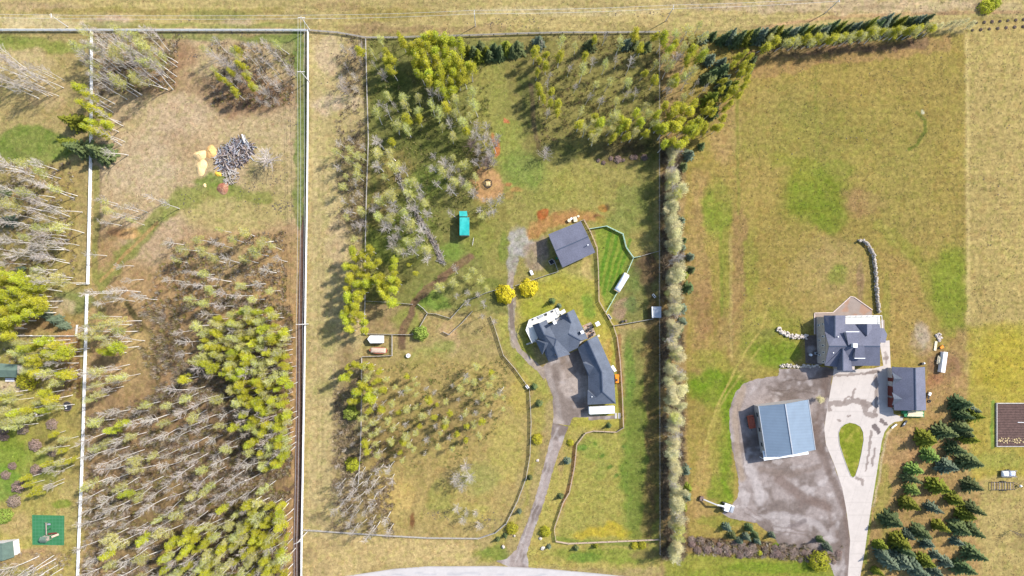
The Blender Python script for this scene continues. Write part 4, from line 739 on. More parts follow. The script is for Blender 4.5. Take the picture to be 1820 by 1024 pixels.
eb = MB()
for p, q_ in zip(ptc[:5], ptc[1:5]): eb.beam(G(*p) + Vector((0, 0, .12)), G(*q_) + Vector((0, 0, .12)), .3, .24)
eb.beam(G(*ptc[-1]) + Vector((0, 0, .12)), G(*ptc[0]) + Vector((0, 0, .12)), .3, .24)
tag(eb.build("patio_kerb", M['pond']), kind="structure")
sheet("side_walk", [b1(1558, 445, 0)[:2], b1(1605, 445, 0)[:2], b1(1606, 560, 0)[:2], b1(1600, 745, 0)[:2], b1(1560, 745, 0)[:2]], .026, lambda x, y: np.array(C(206, 190, 176)) * (.9 + .2 * fbm(x, y, 8, 3)[..., None]), M['concrete'], 2)
sheet("gravel_pad", [b1(528, 655, 0)[:2], b1(760, 648, 0)[:2], b1(760, 1050, 0)[:2], b1(545, 1030, 0)[:2], b1(540, 900, 0)[:2]], .014, gravel_tint(C(140, 128, 120), seed=91), M['gravel'], 1.5)
def simple_box_thing(name, px, py, size, mat, label, cat, rz=0.0, lid=None, z=0.0):
    p = P(px, py, z); rt = empty(name, (p.x, p.y, z), label, cat, rz=rz)
    MB().box((0, 0, size[2] / 2), size).build("body", M[mat], rt, bevel=.05); MB().box((0, 0, size[2] + .04), (size[0] * 1.06, size[1] * 1.06, .08)).build("lid", M[lid or mat], rt)
    return rt
ac = simple_box_thing("air_conditioner", *b1(672, 893, 0)[:2], (.8, .9, .8), 'steel', "grey air conditioner with dark fan beside the stone house's west wall", "air conditioner")
MB().cyl((.1, 0, .86), .3, .05, 14).build("fan", M['dark'], ac)
pot("water_tank", *b1(600, 915, 0)[:2], .45, 1.0, 'white', "small white round tank on the dark gravel pad west of the stone house", "tank")

# ---- boulder walls
def boulder_wall(pts, w, h, r, label, seed, levels=2, mat='rock'):
    q = random.Random(seed); mb = MB(); w2 = [G(*p) for p in pts]
    for a, b in zip(w2[:-1], w2[1:]):
        L_ = (b - a).length; n = max(1, int(L_ / (r * .95))); d = (b - a).normalized(); nn = Vector((-d.y, d.x, 0))
        for i in range(n):
            for lev in range(levels):
                for k in range(max(1, int(w / (r * 1.5)))):
                    c = a + d * (L_ * (i + q.uniform(0, .9)) / n) + nn * q.uniform(-w / 2, w / 2)
                    mb.rock((c.x, c.y, lev * h / levels + r * .3), r * q.uniform(.7, 1.25), .75, q.random())
    return tag(mb.build("boulder_wall", M[mat]), label, "stone wall")
boulder_wall([(1525, 428), (1532, 428), (1541, 436), (1550, 452), (1553, 470), (1555, 495), (1557, 530), (1560, 556)], .5, 1.6, .36, "curved wall of pale boulders running north from the stone house patio", 1, 3)
boulder_wall([(1381, 583), (1392, 592), (1406, 598), (1422, 598), (1434, 599)], 1.5, .9, .38, "pale boulder wall stepping down west of the stone house patio", 2)
boulder_wall([(1386, 650), (1400, 650), (1420, 651), (1440, 651), (1456, 650)], 1.0, .6, .36, "row of tan boulders along the top of the gravel lot", 3)

# ---- detached garage
h3 = house_root("detached_garage", "grey-roofed triple garage with two small gables beside the concrete forecourt", "garage")
g = lambda x, y, h: b2(x, y, h); e = 3.2; rg = 6.0
mesh_roof("roof", h3, [[g(1015, 226, e), g(1305, 236, rg), g(1315, 770, rg), g(1045, 765, e)], [g(1305, 236, rg), g(1428, 226, e), g(1442, 765, e), g(1315, 770, rg)]], M['shingle2'])
ridge_line(h3, [g(1305, 236, rg), g(1315, 770, rg)])
walls(h3, [g(1015, 226, e), g(1428, 226, e), g(1442, 765, e), g(1045, 765, e)], e, M['siding'], .5, gables=[(g(1015, 226, e), g(1428, 226, e), g(1305, 236, rg)), (g(1045, 765, e), g(1442, 765, e), g(1315, 770, rg))])
for y0 in (372, 622):
    pk = g(1040, y0, 5.0); bk = g(1145, y0 + 2, 5.0)
    mesh_roof("gable_roof", h3, [[g(1016, y0 - 82, 3.3), pk, bk], [pk, g(1018, y0 + 82, 3.3), bk]], M['shingle'], .15, .1)
    w = [P(*g(1022, y0 - 66, 3.2)), P(*g(1024, y0 + 66, 3.2)), P(*g(1048, y0, 4.7))]; mb = MB(); mb.face(w); mb.face([v + Vector((.3, 0, 0)) for v in w][::-1])
    for i in range(3): mb.face([w[i], w[(i + 1) % 3], w[(i + 1) % 3] + Vector((.3, 0, 0)), w[i] + Vector((.3, 0, 0))])
    mb.build("gable_wall", M['redwall'], h3)
xg = P(*g(1030, 400, 3.2)).x + .38
for y0 in (300, 372, 480, 560, 622, 700)[::2]:
    p = P(1585, 620 + (y0 + 40) / 7, 0); MB().box((xg, p.y, 1.25), (.16, 3.4, 2.4)).build("garage_door", M['redwall'], h3)
for y0 in (225, 470, 745):
    p = P(*g(1008, y0, 2.2)); l_ = MB(); l_.box((p.x + .55, p.y, 2.2), (.3, .25, .45)); l_.build("wall_lamp", M['dark'], h3)

# ---- blue metal barn
h4 = house_root("metal_barn", "large barn with pale blue metal roof standing on the gravel lot", "barn")
c8 = lambda x, y, h: (1290 + x / 7.315, 690 + y / 7.315, h)
e = 5.0; rg = 7.3
mesh_roof("roof", h4, [[c8(428, 235, e), c8(772, 205, rg), c8(872, 865, rg), c8(528, 893, e)], [c8(772, 205, rg), c8(1068, 150, e), c8(1160, 803, e), c8(872, 865, rg)]], M['metalroof'], .18)
rc = MB(); rc.beam(P(*c8(772, 205, rg)) + Vector((0, 0, .08)), P(*c8(872, 865, rg)) + Vector((0, 0, .08)), .35, .1); rc.build("ridge_cap", M['steel'], h4)
gt = MB(); gt.beam(P(*c8(424, 235, e)), P(*c8(524, 893, e)), .22, .2); gt.build("gutter", M['steel'], h4)
gt = MB(); gt.beam(P(*c8(1072, 150, e)), P(*c8(1164, 803, e)), .22, .2); gt.build("gutter", M['steel'], h4)
walls(h4, [c8(428, 235, e), c8(1068, 150, e), c8(1160, 803, e), c8(528, 893, e)], e, M['siding'], .35, gables=[(c8(428, 235, e), c8(1068, 150, e), c8(772, 205, rg)), (c8(528, 893, e), c8(1160, 803, e), c8(872, 865, rg))])
for t in (.2, .5, .8):
    a = P(*c8(428, 235, e)).lerp(P(*c8(528, 893, e)), t); d = (P(*c8(528, 893, e)) - P(*c8(428, 235, e))).normalized(); n_ = Vector((d.y, -d.x, 0)); n_ = n_ if n_.x > 0 else -n_
    c = a + n_ * .33; MB().box((c.x, c.y, 2.0), (1.4, .12, 1.0), math.atan2(d.y, d.x)).build("window", M['glass'], h4)
mesh_roof("canopy", h4, [[c8(478, 815, 4.4), c8(498, 942, 4.1), c8(1078, 858, 4.1), c8(1066, 800, 4.4)]], M['white'], .15)
for q_ in ((510, 930), (790, 890), (1065, 850)): p = P(*c8(*q_, 4.0)); MB().box((p.x, p.y, 2.0), (.2, .2, 4.0)).build("canopy_post", M['white'], h4)

# ---- shop with square roof
h5 = house_root("workshop", "square grey-roofed workshop left of the green-railed paddock", "workshop")
d3 = lambda x, y, h: (940 + x / 8.26, 370 + y / 8.26, h)
e = 4.2; rg = 6.2
mesh_roof("roof", h5, [[d3(285, 385, e), d3(762, 190, e), d3(873, 418, rg), d3(388, 628, rg)], [d3(388, 628, rg), d3(873, 418, rg), d3(975, 650, e), d3(495, 872, e)]], M['shingle2'])
ridge_line(h5, [d3(388, 628, rg), d3(873, 418, rg)])
walls(h5, [d3(285, 385, e), d3(762, 190, e), d3(975, 650, e), d3(495, 872, e)], e, M['siding'], .4, gables=[(d3(285, 385, e), d3(495, 872, e), d3(388, 628, rg)), (d3(762, 190, e), d3(975, 650, e), d3(873, 418, rg))])
vent(h5, *d3(868, 540, 0)[:2], 5.2, "flue", 'white', .14, 1.3)
# ---- teal shelter
h6 = house_root("shelter", "animal shelter with two-part turquoise roof in the treed pasture", "shelter")
t7 = lambda x, y, h: (770 + x / 7.31, 290 + y / 7.31, h)
mesh_roof("roof", h6, [[t7(343, 706, 4.0), t7(468, 704, 4.6), t7(468, 938, 4.6), t7(343, 938, 4.0)]], M['teal'], .14)
mesh_roof("lean_to_roof", h6, [[t7(338, 624, 3.6), t7(436, 624, 4.1), t7(444, 692, 4.1), t7(342, 692, 3.6)]], M['teal'], .14)
walls(h6, [t7(343, 706, 4.0), t7(468, 704, 4), t7(468, 938, 4), t7(343, 938, 4.0)], 4.0, M['wood'], .15); walls(h6, [t7(338, 624, 3.5), t7(440, 624, 3.5), t7(444, 692, 3.5), t7(342, 692, 3.5)], 3.6, M['wood'], .15, "lean_to_wall")
# ---- small pasture shed
h7 = house_root("pasture_shed", "small grey shed under the windbreak in the east pasture", "shed")
k8 = lambda x, y, h: (1040 + x / 6.4, 440 + y / 6.4, h)
mesh_roof("roof", h7, [[k8(770, 672, 2.6), k8(866, 672, 3.1), k8(866, 800, 3.1), k8(772, 800, 2.6)]], M['steel'], .12)
walls(h7, [k8(770, 672, 2.6), k8(866, 672, 3.1), k8(866, 800, 3.1), k8(772, 800, 2.6)], 2.6, M['greywood'], .12)
f = MB(); f.beam(P(*k8(762, 672, 2.5)), P(*k8(768, 800, 2.5)), .35, .25); f.build("fascia", M['white'], h7)
# ---- cabin and shed at the left edge
h8 = house_root("cabin", "small cabin with mossy green roof at the left edge under aspens", "cabin")
mesh_roof("roof", h8, [[(-14, 645, 3), (30, 648, 3), (30, 659, 4.3), (-14, 657, 4.3)], [(-14, 657, 4.3), (30, 659, 4.3), (29, 671, 3), (-14, 670, 3)]], M['shrub'] if False else M['greenroof'])
walls(h8, [(-14, 645, 3), (30, 648, 3), (29, 671, 3), (-14, 670, 3)], 3, M['greywood'], .4)
MB().box((G(19, 675).x, G(19, 675).y, .3), (3.2, 1.2, .2)).build("porch", M['whiteb'], h8)
h9 = house_root("garden_shed", "garden shed with faded green metal roof at the bottom left edge", "shed")
mesh_roof("roof", h9, [[(-20, 966, 3), (4, 966, 3.6), (4, 997, 3.6), (-20, 997, 3)], [(4, 966, 3.6), (22, 962, 3), (25, 990, 3), (4, 997, 3.6)]], M['greenroof'])
walls(h9, [(-20, 966, 3), (22, 962, 3), (25, 990, 3), (-20, 997, 3)], 3, M['whiteb'], .3)
MB().box((G(27, 975).x, G(27, 975).y, .12), (1.5, 4.4, .2), .1).build("ramp", M['white'], h9)

# ---------------------------------------------------------------- fences
def fence(name, pts, label, mat='wood', h=1.3, rails=3, rw=.05, rh=.14, step=3.2, pw=.16, cat="fence", group=None, seen_top=False):
    """pts: line of the fence's middle height as the photo shows it"""
    w = [P(p[0], p[1], h / 2) for p in pts]; w = [Vector((v.x, v.y, 0)) for v in w]; base = w[0]
    rt = empty(name, tuple(base), label, cat, group)
    r = MB(); posts = []
    for a, b in zip(w[:-1], w[1:]):
        L_ = (b - a).length; n = max(1, round(L_ / step)); a0 = a - base; b0 = b - base
        for k in range(rails):
            z = h * (k + .9) / rails - .02
            r.beam(a0 + Vector((0, 0, z)), b0 + Vector((0, 0, z)), rw, rh)
        for i in range(n): posts.append(a0.lerp(b0, i / n))
    posts.append(w[-1] - base)
    r.build("rails", M[mat], rt)
    pm = None; stuff = MB()
    for i, c in enumerate(posts):
        if i < 98:
            if pm is None: o = MB().box((0, 0, h / 2 + .03), (pw, pw, h + .06)).build("post", M[mat], rt); pm = o.data
            else: o = link(bpy.data.objects.new("post", pm)); o.parent = rt
            o.location = c
        else: stuff.box((c.x, c.y, h / 2 + .03), (pw, pw, h + .06))
    if stuff.v: tag(stuff.build("posts", M[mat], rt), kind="stuff")
    return rt
WF = dict(mat='white', h=1.5, rails=4, rw=.10, rh=.24, pw=.18)
fence("rail_fence", [(-60, 53.5), (548, 54)], "white board fence along the top of the left properties", step=3.0, **WF)
fence("rail_fence", [(547.5, 56), (547.5, 150), (547, 250), (546, 350), (545, 420), (543.7, 500), (541, 700), (539.7, 770), (537, 930), (535.5, 1040)], "long white board fence running down beside the dark track", step=3.0, **WF)
fence("rail_fence", [(163, 57), (163, 150), (161.5, 290), (159, 400), (156.5, 504)], "white board fence dividing the two top left fields", step=3.0, **WF)
fence("rail_fence", [(155, 523), (153, 600), (150.5, 680), (148.5, 760), (145, 860), (141, 950), (138, 1040)], "white board fence running down below the field gap", step=3.0, **WF)
fence("rail_fence", [(25, 597), (136, 597), (137.5, 578)], "low white board fence below the three blue spruces", step=3.0, mat='white', h=1.0, rails=2, rw=.1, rh=.2, pw=.16)
fence("short_rail", [(138, 505.5), (156, 505.5)], "short white rail stub at the fence gap's upper side", mat='white', h=1.0, rails=2)
fence("short_rail", [(156, 519), (198, 519)], "thin white rail at the fence gap's lower side", mat='white', h=.9, rails=1, rh=.12)
GF = dict(mat='greywood', h=1.3, rails=3, rw=.09, rh=.18, step=4.0)
fence("wood_fence", [(549, 54), (600, 58), (650, 67), (700, 67), (760, 65), (835, 63), (920, 60), (1000, 58), (1080, 58), (1172, 57)], "grey wooden fence along the top of the central property", **GF)
fence("wood_fence", [(650, 70), (652, 150), (655, 250), (652, 330), (650, 400), (649.5, 450), (649, 535), (647, 592)], "grey fence down the left side of the upper pasture", **GF)
fence("wood_fence", [(649, 535), (700, 538), (733, 541)], "rail fence above the small bare pen", **GF)
fence("wood_fence", [(743, 541), (752, 548), (760, 557), (775, 558), (801, 566), (829, 535), (865, 520), (890, 513)], "zigzag rail fence between the pen and the yellow tree", **GF)
fence("wood_fence", [(760, 557), (745, 583), (733, 593)], "short slanting rail fence beside the round green tree", **GF)
fence("wood_fence", [(647, 593.5), (735, 595)], "rail fence just above the white trailer", **GF)
fence("wood_fence", [(697, 596), (697, 632), (672, 633), (645, 634)], "short fence closing in the parked trailer and boat", **GF)
fence("wood_fence", [(643, 636), (643, 690), (642, 760), (641, 800), (637, 860)], "thin grey fence down the left side of the lower pasture", **GF)
fence("wood_fence", [(916, 508), (940, 500), (975, 488), (992, 483)], "rail fence between the yellow trees and the workshop", **GF)
fence("wood_fence", [(985, 463), (992, 483)], "short fence in the workshop's shadow", **GF)
fence("wood_fence", [(840, 553), (820, 575), (798, 595), (788, 590)], "broken rail fence beside the pale dirt patch", **GF)
fence("wood_fence", [(872, 563), (877, 575), (885, 600), (895, 632), (915, 655), (933, 680), (941, 692), (944, 750), (942, 810), (935, 850), (920, 890), (900, 930), (880, 947), (850, 957), (760, 956), (690, 952), (585, 945), (540, 942)], "long curving rail fence around the lower pasture", **GF)
PF = dict(mat='tan', h=1.3, rails=3, rw=.10, rh=.18, step=3.6)
fence("wood_fence", [(1032, 393), (1038, 391), (1050, 413), (1061, 440), (1063.5, 480), (1064.5, 535), (1076, 555), (1090, 579)], "tan rail fence from the workshop down to the pasture corner", **PF)
fence("wood_fence", [(1090, 579), (1097, 600), (1102, 640), (1106, 700), (1108, 760), (1095, 768)], "tan rail fence down the right side of the long house", **PF)
fence("wood_fence", [(1095, 768), (1055, 766), (1040, 770), (1025, 790), (1021, 830), (1012, 875), (1001, 893), (990, 925), (985, 940), (988, 962), (1010, 966), (1080, 963), (1170, 959)], "tan rail fence around the bottom paddock", **PF)
fence("wood_fence", [(1091, 579), (1125, 573), (1160, 567)], "rail fence from the pasture corner to the small shed", **GF)
M['mint'] = material('mint_paint', (.42, .60, .50), .7, .1, 1)
fence("rail_fence", [(1048, 407), (1078, 402), (1107, 416), (1113, 440), (1126, 458), (1137, 456)], "pale mint rail fence curving over the striped paddock", mat='mint', h=1.3, rails=4, rw=.10, rh=.2, step=3.0)
fence("wood_fence", [(1137, 456), (1172, 446)], "thin wire-and-rail fence reaching the windbreak", mat='greywood', h=1.2, rails=2, rw=.08, rh=.12, step=4)
fence("wood_fence", [(1126, 458), (1113, 488), (1097, 520), (1077, 555)], "slanting rail fence behind the tarped bales", mat='mint', h=1.2, rails=2, rw=.08, rh=.12, step=4)
fence("wire_fence", [(1172, 66), (1172, 260), (1172, 500), (1172.5, 760), (1173, 985)], "thin wire fence along the foot of the windbreak", mat='greywood', h=1.3, rails=3, rw=.04, rh=.05, step=5, pw=.14)
fence("wire_fence", [(549, 942), (570, 943)], "short rail by the bottom power pole", mat='greywood', h=1.2, rails=2)

# ---------------------------------------------------------------- power poles and wires
def power_pole(px, py, h, arm, rz, label, cat="power pole"):
    p = G(px, py); rt = empty("power_pole", (p.x, p.y, 0), label, cat, "power poles", rz)
    MB().tube([(0, 0, 0), (0, 0, h)], [.17, .12], 8).build("pole", M['barkw'], rt)
    MB().box((0, 0, h - .5), (arm, .14, .16)).build("crossarm", M['barkw'], rt)
    for k in (-1, 0, 1): MB().cyl((k * arm * .45, 0, h - .42 if k else h), .07, .28, 8, .05).build("insulator", M['white'], rt)
    return Vector((p.x, p.y, h))
pl = [power_pole(551, 54, 9, 2.4, 0, "power pole with three insulators at the corner of the white fences"), power_pole(550, 146, 9, 2.6, 0, "power pole with crossarm beside the green strip by the white fence"),
      power_pole(548, 576, 9, 2.6, 0, "power pole with crossarm halfway down the dark track"), power_pole(546, 945, 10, 2.6, R(25), "leaning-looking power pole at the bottom of the dark track")]
pr = [power_pole(845, 47, 9.5, 1.6, R(90), "lone power pole above the grey top fence"), power_pole(1183, 38, 9.5, 1.6, R(90), "power pole above the windbreak's top end"), power_pole(1466, 24, 9, 1.6, R(90), "power pole above the evergreen row at the top right")]
power_pole(121, 48, 8, 1.4, R(90), "slim white pole above the top left fence") ; 
def wires(a, b, offs, label, cat="power line"):
    mb = MB(); base = (a + b) / 2; base.z = 0
    for o_ in offs:
        pts = []
        for i in range(25):
            t = i / 24; p = a.lerp(b, t) + Vector(o_); p.z -= 4 * t * (1 - t) * .012 * (b - a).length; pts.append(p - base)
        mb.tube(pts, .035, 4, False)
    o = mb.build("power_line", M['wire']); o.location = base; tag(o, label, cat, "power lines")
top3 = lambda: [(-1.1, 0, -.2), (0, 0, .25), (1.1, 0, -.2)]
far = Vector((pl[3].x - .5, pl[3].y - 60, 10)); 
wires(pl[0], pl[1], top3(), "three wires from the corner pole to the first crossarm pole")
wires(pl[1], pl[2], top3(), "three long wires over the upper part of the track"); wires(pl[2], pl[3], top3(), "three long wires over the lower part of the track"); wires(pl[3], far, top3(), "three wires leaving the bottom of the picture by the track")
wires(pl[0], pr[0], [(0, .6, 0), (0, -.6, 0)], "two wires from the corner pole to the lone pole"); wires(pr[0], pr[1], [(0, .6, 0), (0, -.6, 0)], "two wires above the central property's top fence"); wires(pr[1], pr[2], [(0, .6, 0), (0, -.6, 0)], "two wires above the evergreen row")
wires(pl[0] + Vector((-200, 3, 0)), pl[0], [(0, .6, 0), (0, -.6, 0)], "two wires above the top left fence")
# ---------------------------------------------------------------- trailers, machines and yard things
def wheel(parent, c, r=.35, w=.22, rz=0.0):
    o = link(bpy.data.objects.new("wheel", None)); o.parent = parent; o.location = c; o.rotation_euler = (0, 0, rz)
    MB().tube([(0, -w / 2, 0), (0, w / 2, 0)], r, 16).build("tyre", M['dark'], o); MB().tube([(0, -w / 2 - .01, 0), (0, w / 2 + .01, 0)], r * .5, 12).build("rim", M['steel'], o)
def thing(name, px, py, label, cat, rz=0.0, z=0.0):
    p = P(px, py, z); return empty(name, (p.x, p.y, 0), label, cat, rz=rz)
# camper beside the garage wing
t = thing("travel_trailer", 1070, 729.5, "long white travel trailer parked under the end of the garage wing", "trailer", R(2.5), 2.9)
MB().box((0, 0, 1.75), (9.0, 2.6, 2.3)).build("body", M['white'], t, bevel=.25); wheel(t, (.4, -1.2, .38)); wheel(t, (-.5, -1.2, .38)); wheel(t, (.4, 1.2, .38)); wheel(t, (-.5, 1.2, .38))
for x, y in ((-1.4, .1), (2.4, -.3), (0.6, .4)): MB().box((x, y, 2.97), (.4, .4, .14)).build("roof_vent", M['whiteb'], t)
MB().box((-3.0, .2, 3.0), (.8, .7, .2)).build("roof_unit", M['whiteb'], t); MB().beam((-4.4, 0, .55), (-5.5, 0, .55), .14, .14).build("hitch", M['dark'], t)
for x in (-2.5, 1.5): o = MB().box((x, -1.32, 1.9), (1.1, .05, .7)).build("window", M['glass'], t)
# v-nose trailer
t = thing("cargo_trailer", 667, 603.5, "bright white enclosed trailer with pointed nose in the fenced corner", "trailer", 0, 2.3)
MB().prism([(-2.8, .15), (-1.8, -1.3), (2.7, -1.25), (2.7, 1.3), (-1.9, 1.35)], .55, 2.4).build("body", M['white'], t, bevel=.08); wheel(t, (.9, -1.32, .35)); wheel(t, (.9, 1.36, .35)); wheel(t, (0, -1.32, .35)); wheel(t, (0, 1.36, .35))
MB().beam((-2.7, .1, .5), (-3.8, .1, .5), .14, .14).build("hitch", M['dark'], t); MB().box((2.72, 0, 1.4), (.06, 2.3, 1.6)).build("rear_door", M['whiteb'], t)
# boat on trailer
t = thing("covered_boat", 672, 623, "old boat under a tan cover on its trailer below the white trailer", "boat", R(-2), 1.6)
def hull(parent, L_, W_, z0, z1, mat, name="hull"):
    mb = MB(); ring = []
    for z, k in ((z0, .55), ((z0 + z1) / 2, .85), (z1, 1.0)):
        rr = []
        for i in range(20):
            a = 2 * math.pi * i / 20; x = math.cos(a); y = math.sin(a); x = math.copysign(abs(x) ** .7, x); y = math.copysign(abs(y) ** .6, y)
            if x < -.2: y *= 1 - .75 * ((-x - .2) / .8) ** 2
            rr.append((x * L_ / 2 * (.9 + .1 * k), y * W_ / 2 * k, z))
        ring.append(rr)
    n = len(mb.v)
    for rr in ring: mb.v += rr
    for k in range(2):
        for i in range(20): j = (i + 1) % 20; mb.f.append((k * 20 + i, k * 20 + j, (k + 1) * 20 + j, (k + 1) * 20 + i))
    mb.f.append(tuple(range(19, -1, -1))); mb.f.append(tuple(range(40, 60)))
    return mb.build(name, M[mat], parent)
hull(t, 6.4, 2.3, .6, 1.5, 'red'); 
def lumpy(parent, L_, W_, z0, hh, mat, name, seed=1, nx=14, ny=8):
    q = random.Random(seed); mb = MB(); 
    for i in range(nx + 1):
        for j in range(ny + 1):
            u = i / nx * 2 - 1; v = j / ny * 2 - 1; ed = (1 - abs(u) ** 4) * (1 - abs(v) ** 4)
            mb.v.append((u * L_ / 2, v * W_ / 2, z0 + hh * (ed ** .5) * q.uniform(.75, 1.1)))
    for i in range(nx):
        for j in range(ny): a = i * (ny + 1) + j; mb.f.append((a, a + ny + 1, a + ny + 2, a + 1))
    n = len(mb.v); per = [i * (ny + 1) for i in range(nx + 1)] + [nx * (ny + 1) + j for j in range(1, ny + 1)] + [i * (ny + 1) + ny for i in range(nx - 1, -1, -1)] + [j for j in range(ny - 1, 0, -1)]
    for k, a in enumerate(per): x, y, z = mb.v[a]; mb.v.append((x, y, z0 - .05))
    for k in range(len(per)): j = (k + 1) % len(per); mb.f.append((per[k], per[j], n + j, n + k))
    return mb.build(name, M[mat], parent, smooth=True)
lumpy(t, 5.4, 1.8, 1.5, .5, 'tan', "boat_cover"); wheel(t, (.6, -1.0, .33)); wheel(t, (.6, 1.0, .33)); MB().box((3.0, 0, 1.0), (.5, .5, .9)).build("outboard_motor", M['dark'], t); MB().beam((-3.0, 0, .5), (-4.0, 0, .5), .12, .12).build("hitch", M['dark'], t)
t = thing("water_tank", 726, 632, "small pale round tank standing in the grass right of the boat", "tank")
MB().cyl((0, 0, 0), .75, .9, 18).build("tank", M['whiteb'], t); MB().cyl((0, 0, .9), .25, .12, 12).build("lid", M['steel'], t)
# tarped bales
t = thing("hay_stack", 1106, 502, "stack of hay bales under a silver-white tarp on the slanting paddock fence", "hay stack", math.atan2(32.7, 20), 2.0)
MB().box((0, 0, .8), (7.2, 2.0, 1.6)).build("bales", M['straw'], t); lumpy(t, 6.9, 2.15, 1.6, .7, 'tarp', "tarp", 4, 12, 6)
# trough, barrel, ladder, cart
t = thing("water_trough", 1083, 563, "white oblong trough against the pasture corner fence", "trough", R(-55)); mb = MB(); mb.box((0, 0, .3), (1.9, .7, .6)); mb.build("tub", M['whiteb'], t); MB().box((0, 0, .61), (1.6, .5, .02)).build("water", M['glass'], t)
pot("barrel", 1106, 571.5, .45, .9, 'dark', "dark barrel beside the fence below the small pen patch", "barrel"); pot("barrel", 1112, 570, .4, .7, 'rust', "rusty barrel right of the dark barrel by the fence", "barrel")
t = thing("step_ladder", 1162, 526, "small white step frame lying north of the pasture shed", "ladder", R(-50)); mb = MB(); [mb.beam((-.8, y, .3), (.8, y, .3), .12, .12) for y in (-.3, .3)]; [mb.beam((x, -.3, .3), (x, .3, .3), .1, .1) for x in (-.6, 0, .6)]; mb.build("frame", M['white'], t)
t = thing("yard_cart", 944.5, 485, "white two-wheeled cart beside the pale gravel", "cart", R(-65)); MB().box((0, 0, .6), (1.7, .95, .5)).build("tray", M['white'], t, bevel=.05); wheel(t, (0, -.6, .3), .3, .12); wheel(t, (0, .6, .3), .3, .12); MB().beam((-.8, 0, .6), (-1.7, 0, .5), .08, .08).build("handle", M['steel'], t)
t = thing("pallet_crate", 980, 466, "open square wooden crate in the workshop's shadow", "crate", R(28)); mb = MB(); [mb.box((x, y, .5), s) for x, y, s in ((-.8, 0, (.1, 1.6, 1)), (.8, 0, (.1, 1.6, 1)), (0, -.8, (1.6, .1, 1)), (0, .8, (1.6, .1, 1)))]; mb.build("frame", M['greywood'], t); MB().box((0, 0, .1), (1.4, 1.4, .1)).build("floor_board", M['dark'], t)
pot("rain_barrel", 989, 459.6, .42, 1.0, 'green', "green rain barrel tight against the workshop's west wall", "barrel")
for x, y, r, h_, m_, lb in ((1011.4, 392.6, .65, .9, 'cream', "pale yellow cable spool left of the plywood stack"), (1015.2, 389.2, .42, .7, 'white', "small white drum between the spool and the plywood stack"), (1027.5, 385, .42, .8, 'cream', "pale drum right of the plywood stack")):
    pot("cable_spool" if r > .6 else "drum", x, y, r, h_, m_, lb, "spool" if r > .6 else "drum")
t = thing("plywood_stack", 1021.5, 390, "stack of pale plywood leaning by the workshop's north corner", "wood stack", R(12)); [MB().box((q_ * .02, -q_ * .03, .12 + q_ * .16), (1.25, 1.8, .14)).build("board", M['cream'], t) for q_ in range(5)]
# round feeder
t = thing("hay_feeder", 867, 327, "black ring feeder full of hay on trampled straw", "feeder"); mb = MB(); 
for z in (.15, .6, 1.05):
    mb.tube([(math.cos(a) * 1.45, math.sin(a) * 1.45, z) for a in [2 * math.pi * i / 28 for i in range(29)]], .07, 6, False)
for i in range(14): a = 2 * math.pi * i / 14; mb.beam((math.cos(a) * 1.45, math.sin(a) * 1.45, .6), (math.cos(a) * 1.45, math.sin(a) * 1.45 + .01, .61), .05, 1.1) if False else mb.box((math.cos(a) * 1.45, math.sin(a) * 1.45, .58), (.06, .06, 1.1))
mb.build("ring", M['dark'], t); lumpy(t, 1.9, 1.9, .05, .6, 'straw', "hay", 3, 8, 8)
t = thing("gate", 841, 430, "pale pasture gate standing open below the turquoise shelter", "gate", R(80)); mb = MB(); [mb.beam((-1.3, 0, z), (1.3, 0, z), .06, .08) for z in (.3, .7, 1.1)]; [mb.box((x, 0, .7), (.08, .07, 1.1)) for x in (-1.3, 0, 1.3)]; mb.build("bars", M['whiteb'], t)
# orange thing and boards by the garage wing
t = thing("orange_tractor", 1097, 674, "bright orange lawn tractor beside the garage wing's east wall", "tractor", R(90), 1.0); MB().box((-.4, 0, .6), (2.0, 1.2, .8)).build("body", M['orange'], t, bevel=.12); MB().box((1.1, 0, .55), (1.0, 1.5, .5)).build("hood", M['orange'], t, bevel=.08); MB().box((-.3, .25, 1.15), (.8, .7, .35)).build("seat", M['dark'], t, bevel=.06)
for x, y in ((-1.0, -.75), (-1.0, .75), (1.0, -.75), (1.0, .75)): wheel(t, (x, y, .4), .4 if x < 0 else .28, .3)
t = thing("board_stack", 1090.5, 655, "stack of white boards beside the garage wing above the orange tractor", "wood stack", R(-57)); [MB().box((0, (k - 1) * .3, .2 + k * .1), (2.4, .35, .1)).build("board", M['white'], t) for k in range(3)]
for k, (x, y) in enumerate(((1094.6, 739), (1100.5, 739))): t = thing("paving_slab", x, y, ("left" if k == 0 else "right") + " one of two pale slabs right of the travel trailer", "slab", R(90)); MB().box((0, 0, .06), (2.0, .85, .10)).build("slab", M['siding'], t, bevel=.03)
# red wagon in the barn's shadow
t = thing("grain_wagon", 1335.5, 750, "rust-red wagon in the blue barn's shadow", "wagon", R(-79), 1.6); MB().box((0, 0, 1.0), (4.4, 2.0, .25)).build("bed", M['rust'], t); mb = MB(); [mb.box(c, s) for c, s in (((0, -1.0, 1.5), (4.4, .1, .9)), ((0, 1.0, 1.5), (4.4, .1, .9)), ((-2.2, 0, 1.5), (.1, 2.0, .9)), ((2.2, 0, 1.5), (.1, 2.0, .9)))]; mb.build("box_side", M['red'], t); MB().box((0, 0, 1.35), (4.2, 1.85, .4)).build("load", M['red'], t); [wheel(t, (x, y, .4), .4, .25) for x in (-1.4, 1.4) for y in (-1.0, 1.0)]; MB().beam((2.2, 0, .7), (3.4, 0, .5), .12, .12).build("drawbar", M['dark'], t)
